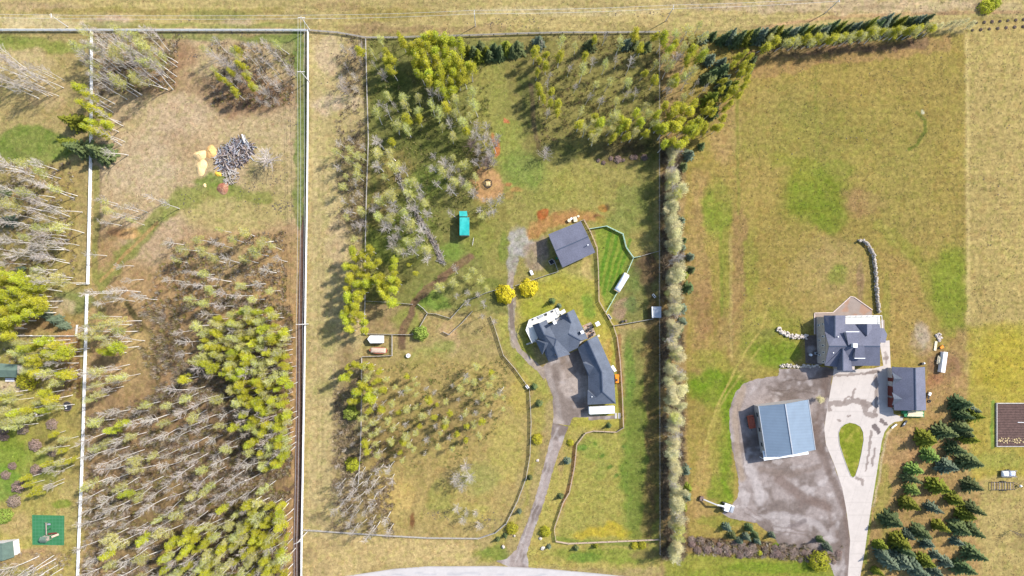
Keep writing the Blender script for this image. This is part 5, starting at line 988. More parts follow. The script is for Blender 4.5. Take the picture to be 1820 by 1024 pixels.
# excavator
ang = math.atan2(-20, 62)
t = thing("excavator", 1293.5, 902.5, "white excavator with long arm and brown bucket at the gravel lot's edge", "excavator", math.pi + ang, 1.5)
for s in (-1, 1): MB().box((.2, s * 1.05, .4), (3.6, .5, .75)).build("track", M['dark'], t, bevel=.2)
MB().box((-.3, 0, 1.35), (3.4, 2.5, .9)).build("body", M['white'], t, bevel=.15); cb = MB().box((.9, .75, 2.1), (1.5, .95, 1.3)).build("cab", M['steel'], t, bevel=.08); MB().box((.9, .75, 2.78), (1.2, .7, .06)).build("cab_roof", M['white'], cb); MB().box((-1.4, 0, 1.95), (1.1, 2.2, .5)).build("engine_cover", M['steel'], t, bevel=.1)
MB().beam((1.2, -.1, 1.7), (4.6, -.1, 3.2), .45, .55).build("boom", M['white'], t); MB().beam((4.5, -.1, 3.2), (8.9, -.1, 1.2), .35, .4).build("arm", M['whiteb'], t); MB().tube([(2.0, -.1, 2.5), (4.2, -.1, 3.5)], .1, 8).build("cylinder", M['steel'], t)
mb = MB(); mb.prism([(8.8, -.9), (10.0, -.8), (10.2, 0), (10.0, .75), (8.8, .7)], .1, 1.0); mb.build("bucket", M['rust'], t, bevel=.05)
# junk right of stone house
q = random.Random(9)
t = thing("rubble_pile", 1669, 600, "heap of grey rubble at the top of the junk row", "rubble pile", R(-60)); mb = MB(); [mb.rock((q.uniform(-1.5, 1.5), q.uniform(-.8, .8), q.uniform(0, .5)), q.uniform(.25, .5), .7, k) for k in range(34)]; mb.build("rocks", M['rock'], t)
t = thing("board_stack", 1662, 615, "long tan boards lying below the rubble heap", "wood stack", R(82)); [MB().box((0, (k % 3 - 1) * .3, .12 + (k // 3) * .12), (3.4 - .2 * (k % 2), .28, .1)).build("board", M['cream'], t) for k in range(6)]
t = thing("wheelbarrow", 1671.5, 617, "orange-red wheelbarrow between the boards and the flat cream trailer", "wheelbarrow", R(30)); mb = MB(); mb.prism([(-.6, -.35), (.6, -.5), (.6, .5), (-.6, .35)], .45, .75); mb.build("tray", M['orange'], t); wheel(t, (-.7, 0, .25), .25, .1); [MB().beam((.4, s * .4, .5), (1.4, s * .45, .6), .06, .06).build("handle", M['wood'], t) for s in (-1, 1)]
t = thing("flat_trailer", 1668, 640, "cream-loaded utility trailer lying beside the long white container", "trailer", R(80)); MB().box((0, 0, .6), (2.9, 1.8, .2)).build("bed", M['cream'], t); lumpy(t, 2.7, 1.6, .7, .45, 'cream', "load", 8, 6, 5); [wheel(t, (-.4, y, .33), .33, .2) for y in (-1.0, 1.0)]; MB().beam((1.4, 0, .5), (2.8, 0, .4), .12, .12).build("drawbar", M['steel'], t)
t = thing("shipping_container", 1678.5, 644, "narrow white container right of the utility trailer", "container", R(82), 1.6); MB().box((0, 0, .85), (7.2, 1.45, 1.6)).build("body", M['white'], t, bevel=.04); MB().box((3.62, 0, .85), (.05, 1.2, 1.3)).build("door", M['whiteb'], t); [MB().box((k * 1.5, 0, 1.67), (.08, 1.3, .04)).build("roof_rib", M['whiteb'], t) for k in (-2, -1, 0, 1, 2)]
t = thing("snowmobile", 1653, 703, "black and white snowmobile against the garage's right wall", "snowmobile", R(70), 1); MB().box((.5, 0, .6), (1.2, .9, .5)).build("hood", M['white'], t, bevel=.15); MB().box((-.6, 0, .6), (1.3, .5, .4)).build("seat", M['dark'], t, bevel=.1); [MB().beam((.2, s * .45, .1), (1.4, s * .45, .12), .14, .06).build("ski", M['dark'], t) for s in (-1, 1)]
t = thing("tyre", 1651, 713, "loose tyre lying below the snowmobile", "tyre"); MB().tube([(math.cos(2 * math.pi * i / 20) * .45, math.sin(2 * math.pi * i / 20) * .45, .15) for i in range(21)], .15, 8, False).build("tyre_ring", M['dark'], t)
t = thing("bin", 1637.5, 646.5, "dark bin with white lid at the garage's top right corner", "bin"); MB().cyl((0, 0, 0), .45, .9, 14).build("body", M['dark'], t); MB().box((.6, .2, .4), (.5, .5, .7), .4).build("lid", M['white'], t)
t = thing("hay_wagon", 1626, 736, "green-sided wagon loaded with yellow boards below the garage", "wagon", R(-1), 1.2); MB().box((0, 0, .8), (7.0, 2.0, .2)).build("bed", M['green'], t); [MB().box((.3, (k - 2) * .36, 1.0 + (k % 2) * .08), (5.6 - .3 * (k % 3), .32, .14)).build("board", M['cream'], t) for k in range(5)]; [MB().beam((-3.4, s * 1.02, 1.0), (3.6, s * 1.02, 1.0), .1, .25).build("side_rail", M['green'], t) for s in (-1, 1)]; [wheel(t, (x, y, .4), .4, .25) for x in (-2.4, 2.4) for y in (-1.1, 1.1)]; MB().box((-3.7, .5, .6), (.9, 1.1, 1.0)).build("toolbox", M['green'], t, bevel=.1)
t = thing("stone_bench", 1588, 757, "white slab bench in the curved bed below the garage", "bench", R(38)); MB().box((0, 0, .42), (2.2, .5, .14)).build("seat", M['white'], t); [MB().box((x, 0, .18), (.25, .4, .36)).build("leg", M['siding'], t) for x in (-.8, .8)]
t = thing("kayak", 1606, 753, "dark kayak lying aslant below the garage", "kayak", R(52)); hull(t, 3.0, .8, .05, .45, 'dark'); MB().box((0, 0, .44), (.9, .4, .06)).build("seat", M['steel'], t)
# trailer with junk, steel frame
t = thing("utility_trailer", 1793, 842, "utility trailer heaped with white and blue junk near the garden plot", "trailer", 0, .8)
MB().box((0, 0, .6), (5.4, 2.1, .2)).build("bed", M['rust'], t); mb = MB(); [mb.box((0, y, .95), (5.4, .08, .5)) for y in (-1.05, 1.05)]; mb.build("side_board", M['steel'], t); lumpy(t, 2.4, 1.8, .8, .7, 'white', "white_load", 2, 7, 6).location.x = -1.4; o = lumpy(t, 2.0, 1.7, .8, .6, 'tarp', "blue_load", 5, 7, 6); o.location.x = 1.2; [wheel(t, (x, y, .35), .35, .2) for x in (-.4, .5) for y in (-1.2, 1.2)]
t = thing("trailer_frame", 1784, 863, "bare rusty trailer frame with cross slats and a white tank at its tip", "trailer frame"); mb = MB(); [mb.beam((-4.9, y, .55), (3.2, y * .9, .55), .16, .16) for y in (-1.4, 1.4)]; [mb.beam((3.2, s * 1.26, .55), (5.6, 0, .55), .14, .14) for s in (-1, 1)]; mb.build("side_beam", M['dark'], t)
for k in range(9): MB().beam((-4.8 + k * .95, -1.3, .6), (-4.8 + k * .95, 1.3, .6), .2, .08).build("slat", M['wood'] if k % 2 else M['rust'], t)
MB().rock((5.2, .1, .9), .5, 1, 3).build("tank", M['white'], t, smooth=True); [wheel(t, (x, y, .35), .35, .2) for x in (-1, 0) for y in (-1.6, 1.6)]
# garden plot
p = G(1800, 755); t = empty("vegetable_plot", (p.x, p.y, 0), "framed plot of dark tilled soil at the right edge", "garden plot")
MB().box((0, 0, .09), (11.6, 15.0, .14)).build("soil_bed", M['soil'], t); mb = MB()
mb.box((-6.0, 0, .25), (.3, 15.6, .5)); mb.box((0, 7.65, .25), (11.9, .3, .5)); mb.box((6.0, 0, .25), (.3, 15.6, .5)); mb.box((0, -7.65, .2), (11.9, .25, .4)); mb.build("frame", M['greywood'], t)
mb = MB(); q = random.Random(3)
for k in range(70): mb.rock((q.uniform(-5.4, 5.4), q.choice((-5.0, -6.2, -5.6)) + q.uniform(-.3, .3), .2), q.uniform(.12, .32), .6, k)
mb.build("mulch", M['straw'], t); MB().beam((1.5, .9, .3), (5.6, .85, .3), .16, .08).build("drip_line", M['white'], t)
# play area
sheet("play_mat", [(57, 915.2), (114.6, 916.5), (114, 969.3), (57.5, 968.5)], .02, lambda x, y: np.where(((np.abs(y % 6 - 3) < .5) | (np.abs(x % 6 - 3) < .5))[..., None], np.array(C(92, 160, 118)), np.array(C(72, 150, 98))) * (.85 + .3 * fbm(x, y, 8, 3)[..., None]), M['concrete'], 1.0)
z7 = lambda x, y: (x / 7.11, 880 + y / 7.11)
t = thing("play_set", *z7(590, 540), "wooden swing and slide set on the green mat", "play set")
def rel(t, x, y, z): w = P(*z7(x, y), z); return w - Vector(t.location)
mb = MB(); mb.beam(rel(t, 582, 350, 2.3), rel(t, 586, 500, 2.3), .2, .25); mb.build("swing_beam", M['wood'], t)
for x, y in ((560, 350), (605, 350)): mb = MB(); mb.beam(rel(t, x, y, 0), rel(t, 582, 352, 2.3), .14, .14); mb.build("leg", M['wood'], t)
for y in (400, 450): mb = MB(); a = rel(t, 584, y, 2.2); [mb.beam(a + Vector((s, 0, 0)), a + Vector((s, 0, -1.7)), .04, .04) for s in (-.25, .25)]; mb.box(a + Vector((0, 0, -1.75)), (.55, .25, .06)); mb.build("swing", M['dark'], t)
c = rel(t, 585, 545, 1.5); MB().box((c.x, c.y, 1.5), (2.0, 1.6, .12)).build("platform", M['wood'], t); mb = MB(); [mb.box((c.x + sx, c.y + sy, 1.5), (.12, .12, 3)) for sx in (-.9, .9) for sy in (-.7, .7)]; mb.build("frame", M['wood'], t)
mb = MB(); mb.face([(c.x - 1.2, c.y - 1.0, 2.7), (c.x + 1.2, c.y - 1.0, 2.7), (c.x + 1.2, c.y, 3.4), (c.x - 1.2, c.y, 3.4)]); mb.face([(c.x - 1.2, c.y, 3.4), (c.x + 1.2, c.y, 3.4), (c.x + 1.2, c.y + 1.0, 2.7), (c.x - 1.2, c.y + 1.0, 2.7)]); o = mb.build("canopy", M['greenroof'], t); o.modifiers.new("t", 'SOLIDIFY').thickness = .08
mb = MB(); mb.beam(rel(t, 650, 530, 1.5), rel(t, 742, 495, .3), .7, .1); mb.build("slide", M['tan'], t); mb = MB(); mb.beam(rel(t, 610, 490, 1.4), rel(t, 720, 480, 1.2), .5, .15); mb.build("bridge", M['redwall'], t)
t = thing("toy_table", *z7(632, 362), "small blue-grey play table above the swings on the green mat", "play table"); MB().box((0, 0, .5), (1.1, .6, .08)).build("table_top", M['steel'], t); [MB().box((x, y, .24), (.06, .06, .48)).build("leg", M['dark'], t) for x in (-.45, .45) for y in (-.2, .2)]
# trampoline
t = thing("trampoline", 122.5, 721.5, "round black trampoline right of the aspens near the white fence", "trampoline"); MB().cyl((0, 0, .75), 1.45, .03, 28).build("mat", M['dark'], t)
mb = MB(); mb.tube([(math.cos(2 * math.pi * i / 28) * 1.65, math.sin(2 * math.pi * i / 28) * 1.65, .8) for i in range(29)], .12, 8, False); mb.build("rim", M['rust'], t); [MB().box((math.cos(a) * 1.6, math.sin(a) * 1.6, .38), (.08, .08, .76)).build("leg", M['steel'], t) for a in (.5, 2.07, 3.64, 5.2)]
for k, (x, y, m_, lb) in enumerate(((120.5, 720.5, 'white', "white ball in the middle of the trampoline"), (121.5, 725, 'whiteb', "pale cushion near the trampoline's lower rim"))): o = MB().rock((0, 0, .3), .35, .7, k).build("play_ball" if k == 0 else "cushion", M[m_]); o.location = (G(x, y).x, G(x, y).y, .78); tag(o, lb, "ball" if k == 0 else "cushion")
# log heap and chip piles
def mound(name, px, py, rx, ry, h_, mat, label, cat, seed, rz=0.0):
    q = random.Random(seed); p = G(px, py); mb = MB(); n = 22; m = 7; ph = [q.uniform(0, 6.28) for _ in range(4)]
    for k in range(m + 1):
        for i in range(n):
            a = 2 * math.pi * i / n; w_ = 1 + .13 * math.sin(2 * a + ph[0]) + .09 * math.sin(3 * a + ph[1]) + .05 * math.sin(5 * a + ph[2])
            r = (k / m); z = h_ * (1 - r ** 1.6) * (1 + .1 * math.sin(a * 2 + ph[3])) + q.uniform(-.04, .04) * h_
            mb.v.append((math.cos(a) * rx * r * w_, math.sin(a) * ry * r * w_, max(z, -.05) if k < m else -.05))
    for k in range(m):
        for i in range(n): j = (i + 1) % n; mb.f.append((k * n + i, (k + 1) * n + i, (k + 1) * n + j, k * n + j))
    o = mb.build(name, M[mat], smooth=True); o.location = (p.x, p.y, 0); o.rotation_euler = (0, 0, rz); return tag(o, label, cat)
l7 = lambda x, y: (330 + x / 7.315, 220 + y / 7.315)
mound("wood_chip_pile", *l7(190, 410), 2.3, 1.9, 1.2, 'chips2', "upper left of the two tall pale yellow wood chip piles", "wood chip pile", 1)
mound("wood_chip_pile", *l7(205, 570), 2.0, 2.9, 1.1, 'chips2', "lower pale yellow wood chip pile left of the log heap", "wood chip pile", 2)
mound("wood_chip_pile", *l7(335, 370), 1.9, 2.8, 1.1, 'chips', "orange-brown wood chip pile nearest the log heap", "wood chip pile", 3, .2)
mound("sawdust_pile", *l7(420, 655), 1.2, .9, .6, 'yellow', "small bright yellow sawdust pile below the log heap", "sawdust pile", 4, -.4); mound("sawdust_pile", *l7(247, 802), .7, .7, .35, 'chips2', "tiny pale sawdust pile below the chip piles", "sawdust pile", 5)
mound("leaf_pile", *l7(485, 840), 2.4, 2.0, .9, 'rustleaf', "reddish brown heap at the bottom of the log heap", "debris pile", 6)
def log_heap(name, cx, cy, rx, ry, n, label, seed, mats=('log', 'logd', 'wood', 'rust', 'steel'), ln=(1.5, 4.5), cat="log pile", hz=1.6, rz=0.0, rr=(.07, .2)):
    q = random.Random(seed); p = G(cx, cy); rt = empty(name, (p.x, p.y, 0), label, cat)
    cr, sr = math.cos(rz), math.sin(rz)
    for k, m_ in enumerate(mats):
        mb = MB()
        for i in range(n // len(mats)):
            r = math.sqrt(q.random()); a = q.uniform(0, 6.28); u = r * math.cos(a) * rx; v = r * math.sin(a) * ry; x = u * cr - v * sr; y = u * sr + v * cr; z = hz * (1 - r * r) * q.uniform(.2, 1) + .15
            L_ = q.uniform(*ln) / 2; d = Vector((math.cos(b := q.uniform(0, 3.14)), math.sin(b), q.uniform(-.3, .3))).normalized() * L_
            r0 = q.uniform(*rr); mb.tube([Vector((x, y, z)) - d, Vector((x, y, z)) + d * .1 + Vector((0, 0, q.uniform(-.1, .1))), Vector((x, y, z)) + d], [r0, r0 * .9, r0 * .6], 6)
        o = mb.build(("logs", "branches", "boards")[k % 3], M[m_], rt); o["kind"] = "stuff"
    return rt
log_heap("log_heap", *l7(640, 400), 7.2, 4.6, 330, "big tangled heap of grey and brown logs beside the wood chip piles", 3, rz=R(33))
log_heap("branch_heap", *l7(590, 680), 2.8, 3.4, 90, "smaller heap of tan branches under the big log heap", 5, ('wood', 'greywood'), (.8, 2), "branch pile", .8)
for k, (a, b, w_, lb) in enumerate((((735, 300, 700, 240), 0, .5, 0),)): pass
t = thing("white_log", *l7(778, 215), "thick whitish log on top of the log heap", "log", R(-72)); MB().tube([(-1.6, 0, 1.6), (1.6, .1, 1.9)], [.32, .26], 10).build("log", M['barkw'], t); t.name = "birch_log"
# windrow of cut branches
def windrow(pts, w, n, label, seed):
    q = random.Random(seed); W_ = [G(*p) for p in pts]; base = W_[0]; rt = empty("branch_windrow", tuple(base), label, "branch pile")
    for k, m_ in enumerate(('greywood', 'wood', 'logd')):
        mb = MB()
        for i in range(n // 3):
            t_ = q.uniform(0, len(W_) - 1.001); j = int(t_); c = W_[j].lerp(W_[j + 1], t_ - j) - base; d0 = (W_[j + 1] - W_[j]).normalized()
            c += Vector((q.uniform(-w, w), q.uniform(-w, w), q.uniform(.1, .6))); a = math.atan2(d0.y, d0.x) + q.gauss(0, .6); L_ = q.uniform(.5, 1.5); d = Vector((math.cos(a), math.sin(a), q.uniform(-.2, .2))) * L_
            mb.tube([c - d, c + d], [q.uniform(.04, .12), .04], 5)
        o = mb.build(("branches", "twigs", "logs")[k], M[m_], rt); o["kind"] = "stuff"
windrow([(706, 308), (718, 335), (738, 375), (752, 400), (768, 425), (780, 450), (787, 468)], .9, 420, "long grey windrow of cut branches slanting through the pasture", 2)
windrow([(1335, 955 - 300), (1336, 656)], .1, 3, "x", 3) if False else None
# boulders by the road and yard
q = random.Random(5)
for x, y, r, lb in ((894.5, 971.6, .9, "tan boulder on the verge left of the drive mouth"), (914, 952, .55, "small boulder left of the drive above the tan one"), (960.5, 957, .65, "pinkish boulder right of the drive beside the lime shrub"), (964.5, 974, .8, "dark-topped boulder below the pinkish one"), (955.5, 818, .5, "pale grey stone beside the drive below the lime shrub"), (748, 566, .0, "")):
    if r: o = MB().rock((0, 0, r * .35), r, .7, q.random()).build("boulder", M['rock']); o.location = G(x, y); tag(o, lb, "boulder")
t = thing("utility_box", 937, 687, "small grey utility box on the curving fence left of the yard", "utility box", R(-50)); MB().box((0, 0, .5), (1.3, .8, 1.0)).build("body", M['steel'], t, bevel=.05); MB().box((0, 0, 1.03), (1.4, .9, .07)).build("lid", M['whiteb'], t)
t = thing("burn_pit", 65, 737, "small dark fire ring by the two leaning aspens", "fire ring"); MB().tube([(math.cos(2 * math.pi * i / 16) * .8, math.sin(2 * math.pi * i / 16) * .8, .15) for i in range(17)], .16, 6, False).build("ring", M['dark'], t); MB().rock((0, 0, .1), .5, .4, 3).build("ash", M['rock'], t)
t = thing("dead_trunk", 620, 350 , "x", "log") if False else None
# dark droppings and clods on the fields
mb = MB(); q = random.Random(12)
for cx, cy, rx, ry, n in ((490, 300, 30, 40, 60), (500, 368, 25, 12, 70), (345, 100, 20, 4, 14), (320, 63, 12, 3, 14), (335, 36, 12, 5, 8), (330, 360, 20, 30, 30), (450, 340, 30, 40, 40), (780, 915, 25, 8, 30), (870, 925, 20, 14, 30), (1150, 25, 60, 8, 26), (930, 35, 60, 14, 30), (1560, 90, 120, 60, 20), (1780, 350, 40, 150, 26), (1500, 200, 160, 120, 24), (600, 150, 30, 60, 30), (870, 42, 40, 6, 20), (520, 210, 20, 40, 26), (430, 60, 60, 5, 22), (1350, 560, 60, 60, 16)):
    for i in range(n): c = G(cx + q.gauss(0, rx / 2), cy + q.gauss(0, ry / 2)); mb.rock((c.x, c.y, .05), q.uniform(.10, .26), .5, q.random())
tag(mb.build("soil_clods", M['barkd']), "scattered dark clods and droppings on the fields", "clods", kind="stuff")
# ---------------------------------------------------------------- trees and shrubs
def quads(cent, nrm, size, asp=1.0, seed=0, axis=None):
    """small leaf faces; cent (n,3), nrm (n,3), size (n,)"""
    g = np.random.default_rng(seed); n = len(cent); nrm = nrm / (np.linalg.norm(nrm, axis=1, keepdims=True) + 1e-9)
    a = g.normal(size=(n, 3)) if axis is None else axis
    u = a - (a * nrm).sum(1, keepdims=True) * nrm; u /= (np.linalg.norm(u, axis=1, keepdims=True) + 1e-9); w = np.cross(nrm, u)
    s = size[:, None] / 2; V = np.stack([cent - u * s * asp - w * s * .35, cent + w * s * -1.0, cent + u * s * asp, cent + w * s], 1)
    return V.reshape(-1, 3)
def leaf_mesh(name, parts, mat):
    V = np.concatenate(parts); me = mesh_np(name, V, np.arange(len(V)), 4); me.materials.append(mat); return me
def tube_np(segs, k=3):
    """segs: list of (a, b, ra, rb) -> verts, quads"""
    A = np.array([s[0] for s in segs], float); B = np.array([s[1] for s in segs], float); ra = np.array([s[2] for s in segs]); rb = np.array([s[3] for s in segs])
    d = B - A; d /= np.linalg.norm(d, axis=1, keepdims=True) + 1e-9; ref = np.where(np.abs(d[:, 2:3]) < .8, [[0, 0, 1.0]], [[1.0, 0, 0]]); u = np.cross(d, ref); u /= np.linalg.norm(u, axis=1, keepdims=True) + 1e-9; w = np.cross(d, u)
    V = []; 
    for E_, r in ((A, ra), (B, rb)):
        for j in range(k): t = 2 * math.pi * j / k; V.append(E_ + (u * math.cos(t) + w * math.sin(t)) * r[:, None])
    V = np.stack(V, 1).reshape(-1, 3); n = len(segs); base = np.arange(n)[:, None] * 2 * k; F = []
    for j in range(k): F.append(np.concatenate([base + j, base + (j + 1) % k, base + k + (j + 1) % k, base + k + j], 1))
    return V, np.stack(F, 1).reshape(-1, 4)
def tree_skeleton(q, h, spread, n_b, low, r0, fork=False):
    tr = []; p = np.array([0, 0, 0.0]); lean = np.array([q.uniform(-.05, .05), q.uniform(-.05, .05), 1]); N = 9; pts = [p]
    for i in range(N): lean = lean + np.array([q.uniform(-.045, .045), q.uniform(-.045, .045), 0]); p = p + lean / np.linalg.norm(lean) * h / N; pts.append(p)
    rad = [r0 * (1 - .85 * (i / N) ** .9) for i in range(N + 1)]
    for i in range(N): tr.append((pts[i], pts[i + 1], rad[i], rad[i + 1]))
    br = []; tips = []
    for i in range(n_b):
        t = low + (1 - low) * (i + q.random()) / n_b; f = t * N; j = min(N - 1, int(f)); o = pts[j] + (pts[j + 1] - pts[j]) * (f - j); a = i * 2.4 + q.uniform(-.5, .5)
        L_ = spread * (1.15 - .75 * ((t - low) / (1 - low)) ** 1.5) * q.uniform(.65, 1.15); up = q.uniform(.8, 1.7); d = np.array([math.cos(a), math.sin(a), up]); d /= np.linalg.norm(d)
        r = .075 * (1.2 - t) + .025; m1 = o + d * L_ * .5; d2 = d + np.array([q.uniform(-.25, .25), q.uniform(-.25, .25), .25]); d2 /= np.linalg.norm(d2); m2 = m1 + d2 * L_ * .55
        br += [(o, m1, r, r * .7), (m1, m2, r * .7, .02)]; tips += [m1, m2, (m1 + m2) / 2]
        for k in range(13):
            s = q.uniform(.2, 1.0); c = o + (m1 - o) * s * 2 if s < .5 else m1 + (m2 - m1) * (s - .5) * 2; dd = d2 + np.array([q.uniform(-.6, .6), q.uniform(-.6, .6), q.uniform(-.1, .7)]); dd /= np.linalg.norm(dd); l_ = q.uniform(.5, 1.3) * spread / 3
            e_ = c + dd * l_; br.append((c, e_, .024, .010)); tips.append(e_)
            d3 = dd + np.array([q.uniform(-.8, .8), q.uniform(-.8, .8), q.uniform(-.2, .5)]); br.append((c + dd * l_ * .5, c + dd * l_ * .5 + d3 * l_ * .6, .018, .008))
    return tr, br, tips
LIB = {}
def make_aspen(kind, var):
    q = random.Random(hash((kind == 'x', var)) if False else var * 31 + {'bare': 1, 'bud': 2, 'lime': 3, 'wind': 4, 'scrub': 5, 'dark': 6}[kind] * 1000); h = 14.0
    par = dict(bare=(2.7, 17, .50, .16), bud=(2.3, 19, .46, .16), lime=(2.0, 18, .45, .16), wind=(2.9, 30, .15, .15), scrub=(4.6, 30, .08, .20), dark=(4.0, 34, .1, .2))[kind]
    tr, br, tips = tree_skeleton(q, h, *par[:1], par[1], par[2], par[3])
    V, F = tube_np(tr, 6); tm = mesh_np("trunk", V, F, 4); tm.materials.append(M['barkg' if kind in ('scrub', 'dark') else 'barkw'])
    for p in tm.polygons: p.use_smooth = True
    V, F = tube_np(br, 3); g = np.random.default_rng(var + 50); tips = np.array(tips)
    if kind in ('bare', 'scrub', 'dark'):
        cm = mesh_np("crown", V, F, 4); cm.materials.append(M['twigm' if kind == 'dark' else 'twig'])
    else:
        nl, sg, sz, mat = dict(bud=(1100, .36, (.11, .25), 'bud'), lime=(2000, .38, (.16, .32), 'lime'), wind=(2600, .45, (.12, .28), 'wleaf'))[kind]
        ci = g.choice(len(tips), 60); clump = tips[ci]; per = g.integers(0, len(clump), nl); c = clump[per] + g.normal(size=(nl, 3)) * sg
        nr = g.normal(size=(nl, 3)); nr[:, 2] = np.abs(nr[:, 2]) + .5; LV = quads(c, nr, g.uniform(*sz, nl), 1.0, var)
        allV = np.concatenate([V, LV]); allF = np.concatenate([F, np.arange(len(LV)).reshape(-1, 4) + len(V)]); cm = mesh_np("crown", allV, allF, 4)
        cm.materials.append(M['twigp']); cm.materials.append(M[mat]); mi = np.zeros(len(allF), dtype=np.int32); mi[len(F):] = 1; cm.polygons.foreach_set("material_index", mi)
    return [("trunk", tm), ("crown", cm)], h
def make_spruce(mat, var, wide=1.0):
    q = random.Random(var + 900); g = np.random.default_rng(var + 900); h = 8.0; Rr_ = 2.3 * wide; C_, N_, S_, A_x = [], [], [], []
    tiers = 17
    for t in range(tiers):
        f = t / (tiers - 1); z = .5 + (h - .7) * f; r = Rr_ * (1 - f) ** .85 * q.uniform(.85, 1.1) + .12; nb = max(4, int(9 * (1 - f) + 4)); off = q.uniform(0, 6.28)
        for b_ in range(nb):
            a = off + 2 * math.pi * b_ / nb + q.uniform(-.15, .15); rr = r * q.uniform(.62, 1.28); k = max(3, int(rr * 7))
            for i in range(k):
                s = (i + .6) / k; w = .34 * (1 - .5 * s) * rr / 2 + .05
                for sd in (-1, 1, 0):
                    aa = a + sd * q.uniform(.4, .8); x = math.cos(a) * rr * s + math.cos(a + 1.57) * sd * w * .5; y = math.sin(a) * rr * s + math.sin(a + 1.57) * sd * w * .5
                    C_.append((x, y, z - rr * s * .28 + q.uniform(-.06, .06))); N_.append((math.cos(a) * .35 + q.uniform(-.4, .4), math.sin(a) * .35 + q.uniform(-.4, .4), 1)); S_.append(q.uniform(.16, .30)); A_x.append((math.cos(aa), math.sin(aa), -.25))
    LV = quads(np.array(C_), np.array(N_), np.array(S_), 2.0, var, np.array(A_x)); cm = leaf_mesh("crown", [LV], M[mat])
    V, F = tube_np([(np.array([0, 0, 0.]), np.array([0, 0, h * .5]), .16, .10), (np.array([0, 0, h * .5]), np.array([0, 0, h + .1]), .10, .02)], 6); tm = mesh_np("trunk", V, F, 4); tm.materials.append(M['barkd'])
    return [("trunk", tm), ("crown", cm)], h
def make_shrub(mat, var, dome=1.0, n=1100, tw=None, r=2.0):
    g = np.random.default_rng(var + 400); d = g.normal(size=(n, 3)); d /= np.linalg.norm(d, axis=1, keepdims=True); d[:, 2] = np.abs(d[:, 2]); rad = r * g.uniform(.55, 1.02, n) ** .5
    lump = 1 + .16 * np.sin(d[:, 0] * 5 + var) * np.cos(d[:, 1] * 6 + 2 * var); c = d * (rad * lump)[:, None]; c[:, 2] = c[:, 2] * dome * .95 + .1
    LV = quads(c, d + g.normal(size=(n, 3)) * .5, g.uniform(.16, .34, n) * (r / 2) ** .5, 1.0, var); segs = []
    for i in range(40 if tw else 14):
        e_ = d[i] * np.array([1, 1, dome]) * r * .95; segs.append((np.array([0, 0, 0.]), e_, .05, .015))
    V, F = tube_np(segs, 4); tm = mesh_np("stems", V, F, 4); tm.materials.append(M['twigm']); cm = leaf_mesh("foliage", [LV], M[mat]); return [("stems", tm), ("foliage", cm)], r
def lib(kind):
    if kind in LIB: return LIB[kind]
    if kind in ('bare', 'bud', 'lime', 'wind', 'scrub', 'dark'): LIB[kind] = [make_aspen(kind, v) for v in range(6)]
    elif kind in ('spruce', 'blue', 'gold', 'larch'): LIB[kind] = [make_spruce({'spruce': 'needle', 'blue': 'needleb', 'gold': 'needleg', 'larch': 'larch'}[kind], v + {'spruce': 0, 'blue': 10, 'gold': 20, 'larch': 30}[kind], 1.0 if kind != 'larch' else 1.35) for v in range(4)]
    elif kind == 'round': LIB[kind] = [make_shrub('shrub', v, 1.2, 1500) for v in range(2)]
    elif kind == 'limebush': LIB[kind] = [make_shrub('lime', v, 1.2, 1000) for v in range(2)]
    elif kind == 'forsythia': LIB[kind] = [make_shrub('forsythia', v, 1.1, 1500) for v in range(2)]
    elif kind == 'brown': LIB[kind] = [make_shrub('twigm', v, .9, 900, True) for v in range(3)]
    elif kind == 'greybush': LIB[kind] = [make_shrub('twig', v, .8, 700, True) for v in range(3)]
    return LIB[kind]
NAME = dict(larch='larch', bare='bare_aspen', bud='budding_aspen', lime='leafy_aspen', wind='windbreak_poplar', scrub='spreading_willow', dark='brown_willow', spruce='green_spruce', blue='blue_spruce', gold='golden_spruce', round='round_tree', limebush='leafy_shrub', forsythia='yellow_tree', brown='brown_shrub', greybush='bare_shrub')
TREES = []
def plant(kind, bx, by, h, label=None, group=None, w=1.0, cat=None):
    """bx, by: photo pixel of the foot on the ground"""
    L_ = lib(kind); parts, h0 = L_[rng.randrange(len(L_))]; p = G(bx, by); o = link(bpy.data.objects.new(NAME[kind], None)); s = h / h0
    o.location = p; o.rotation_euler = (rng.gauss(0, .045), rng.gauss(0, .045), rng.uniform(0, 6.28)); o.scale = (s * w * rng.uniform(.8, 1.2),) * 2 + (s,); o.empty_display_size = .3
    for nm, me in parts: c = link(bpy.data.objects.new(nm, me)); c.parent = o
    bush = kind in ('round', 'limebush', 'brown', 'greybush'); o["category"] = cat or ("shrub" if bush else "tree")
    if label: o["label"] = label
    if group: o["group"] = group
    TREES.append((o, kind, bx, by, label, group)); return o
def foot(px, py, h, k=.72):
    f = 1 - h * k / H; return CX + (px - CX) * f, CY + (py - CY) * f
def seen(kind, px, py, h, label=None, group=None, w=1.0, k=.72):
    """px, py: middle of the crown as the photo shows it"""
    return plant(kind, *foot(px, py, h, k), h, label, group, w)
ALL = []
SPF = 1.24
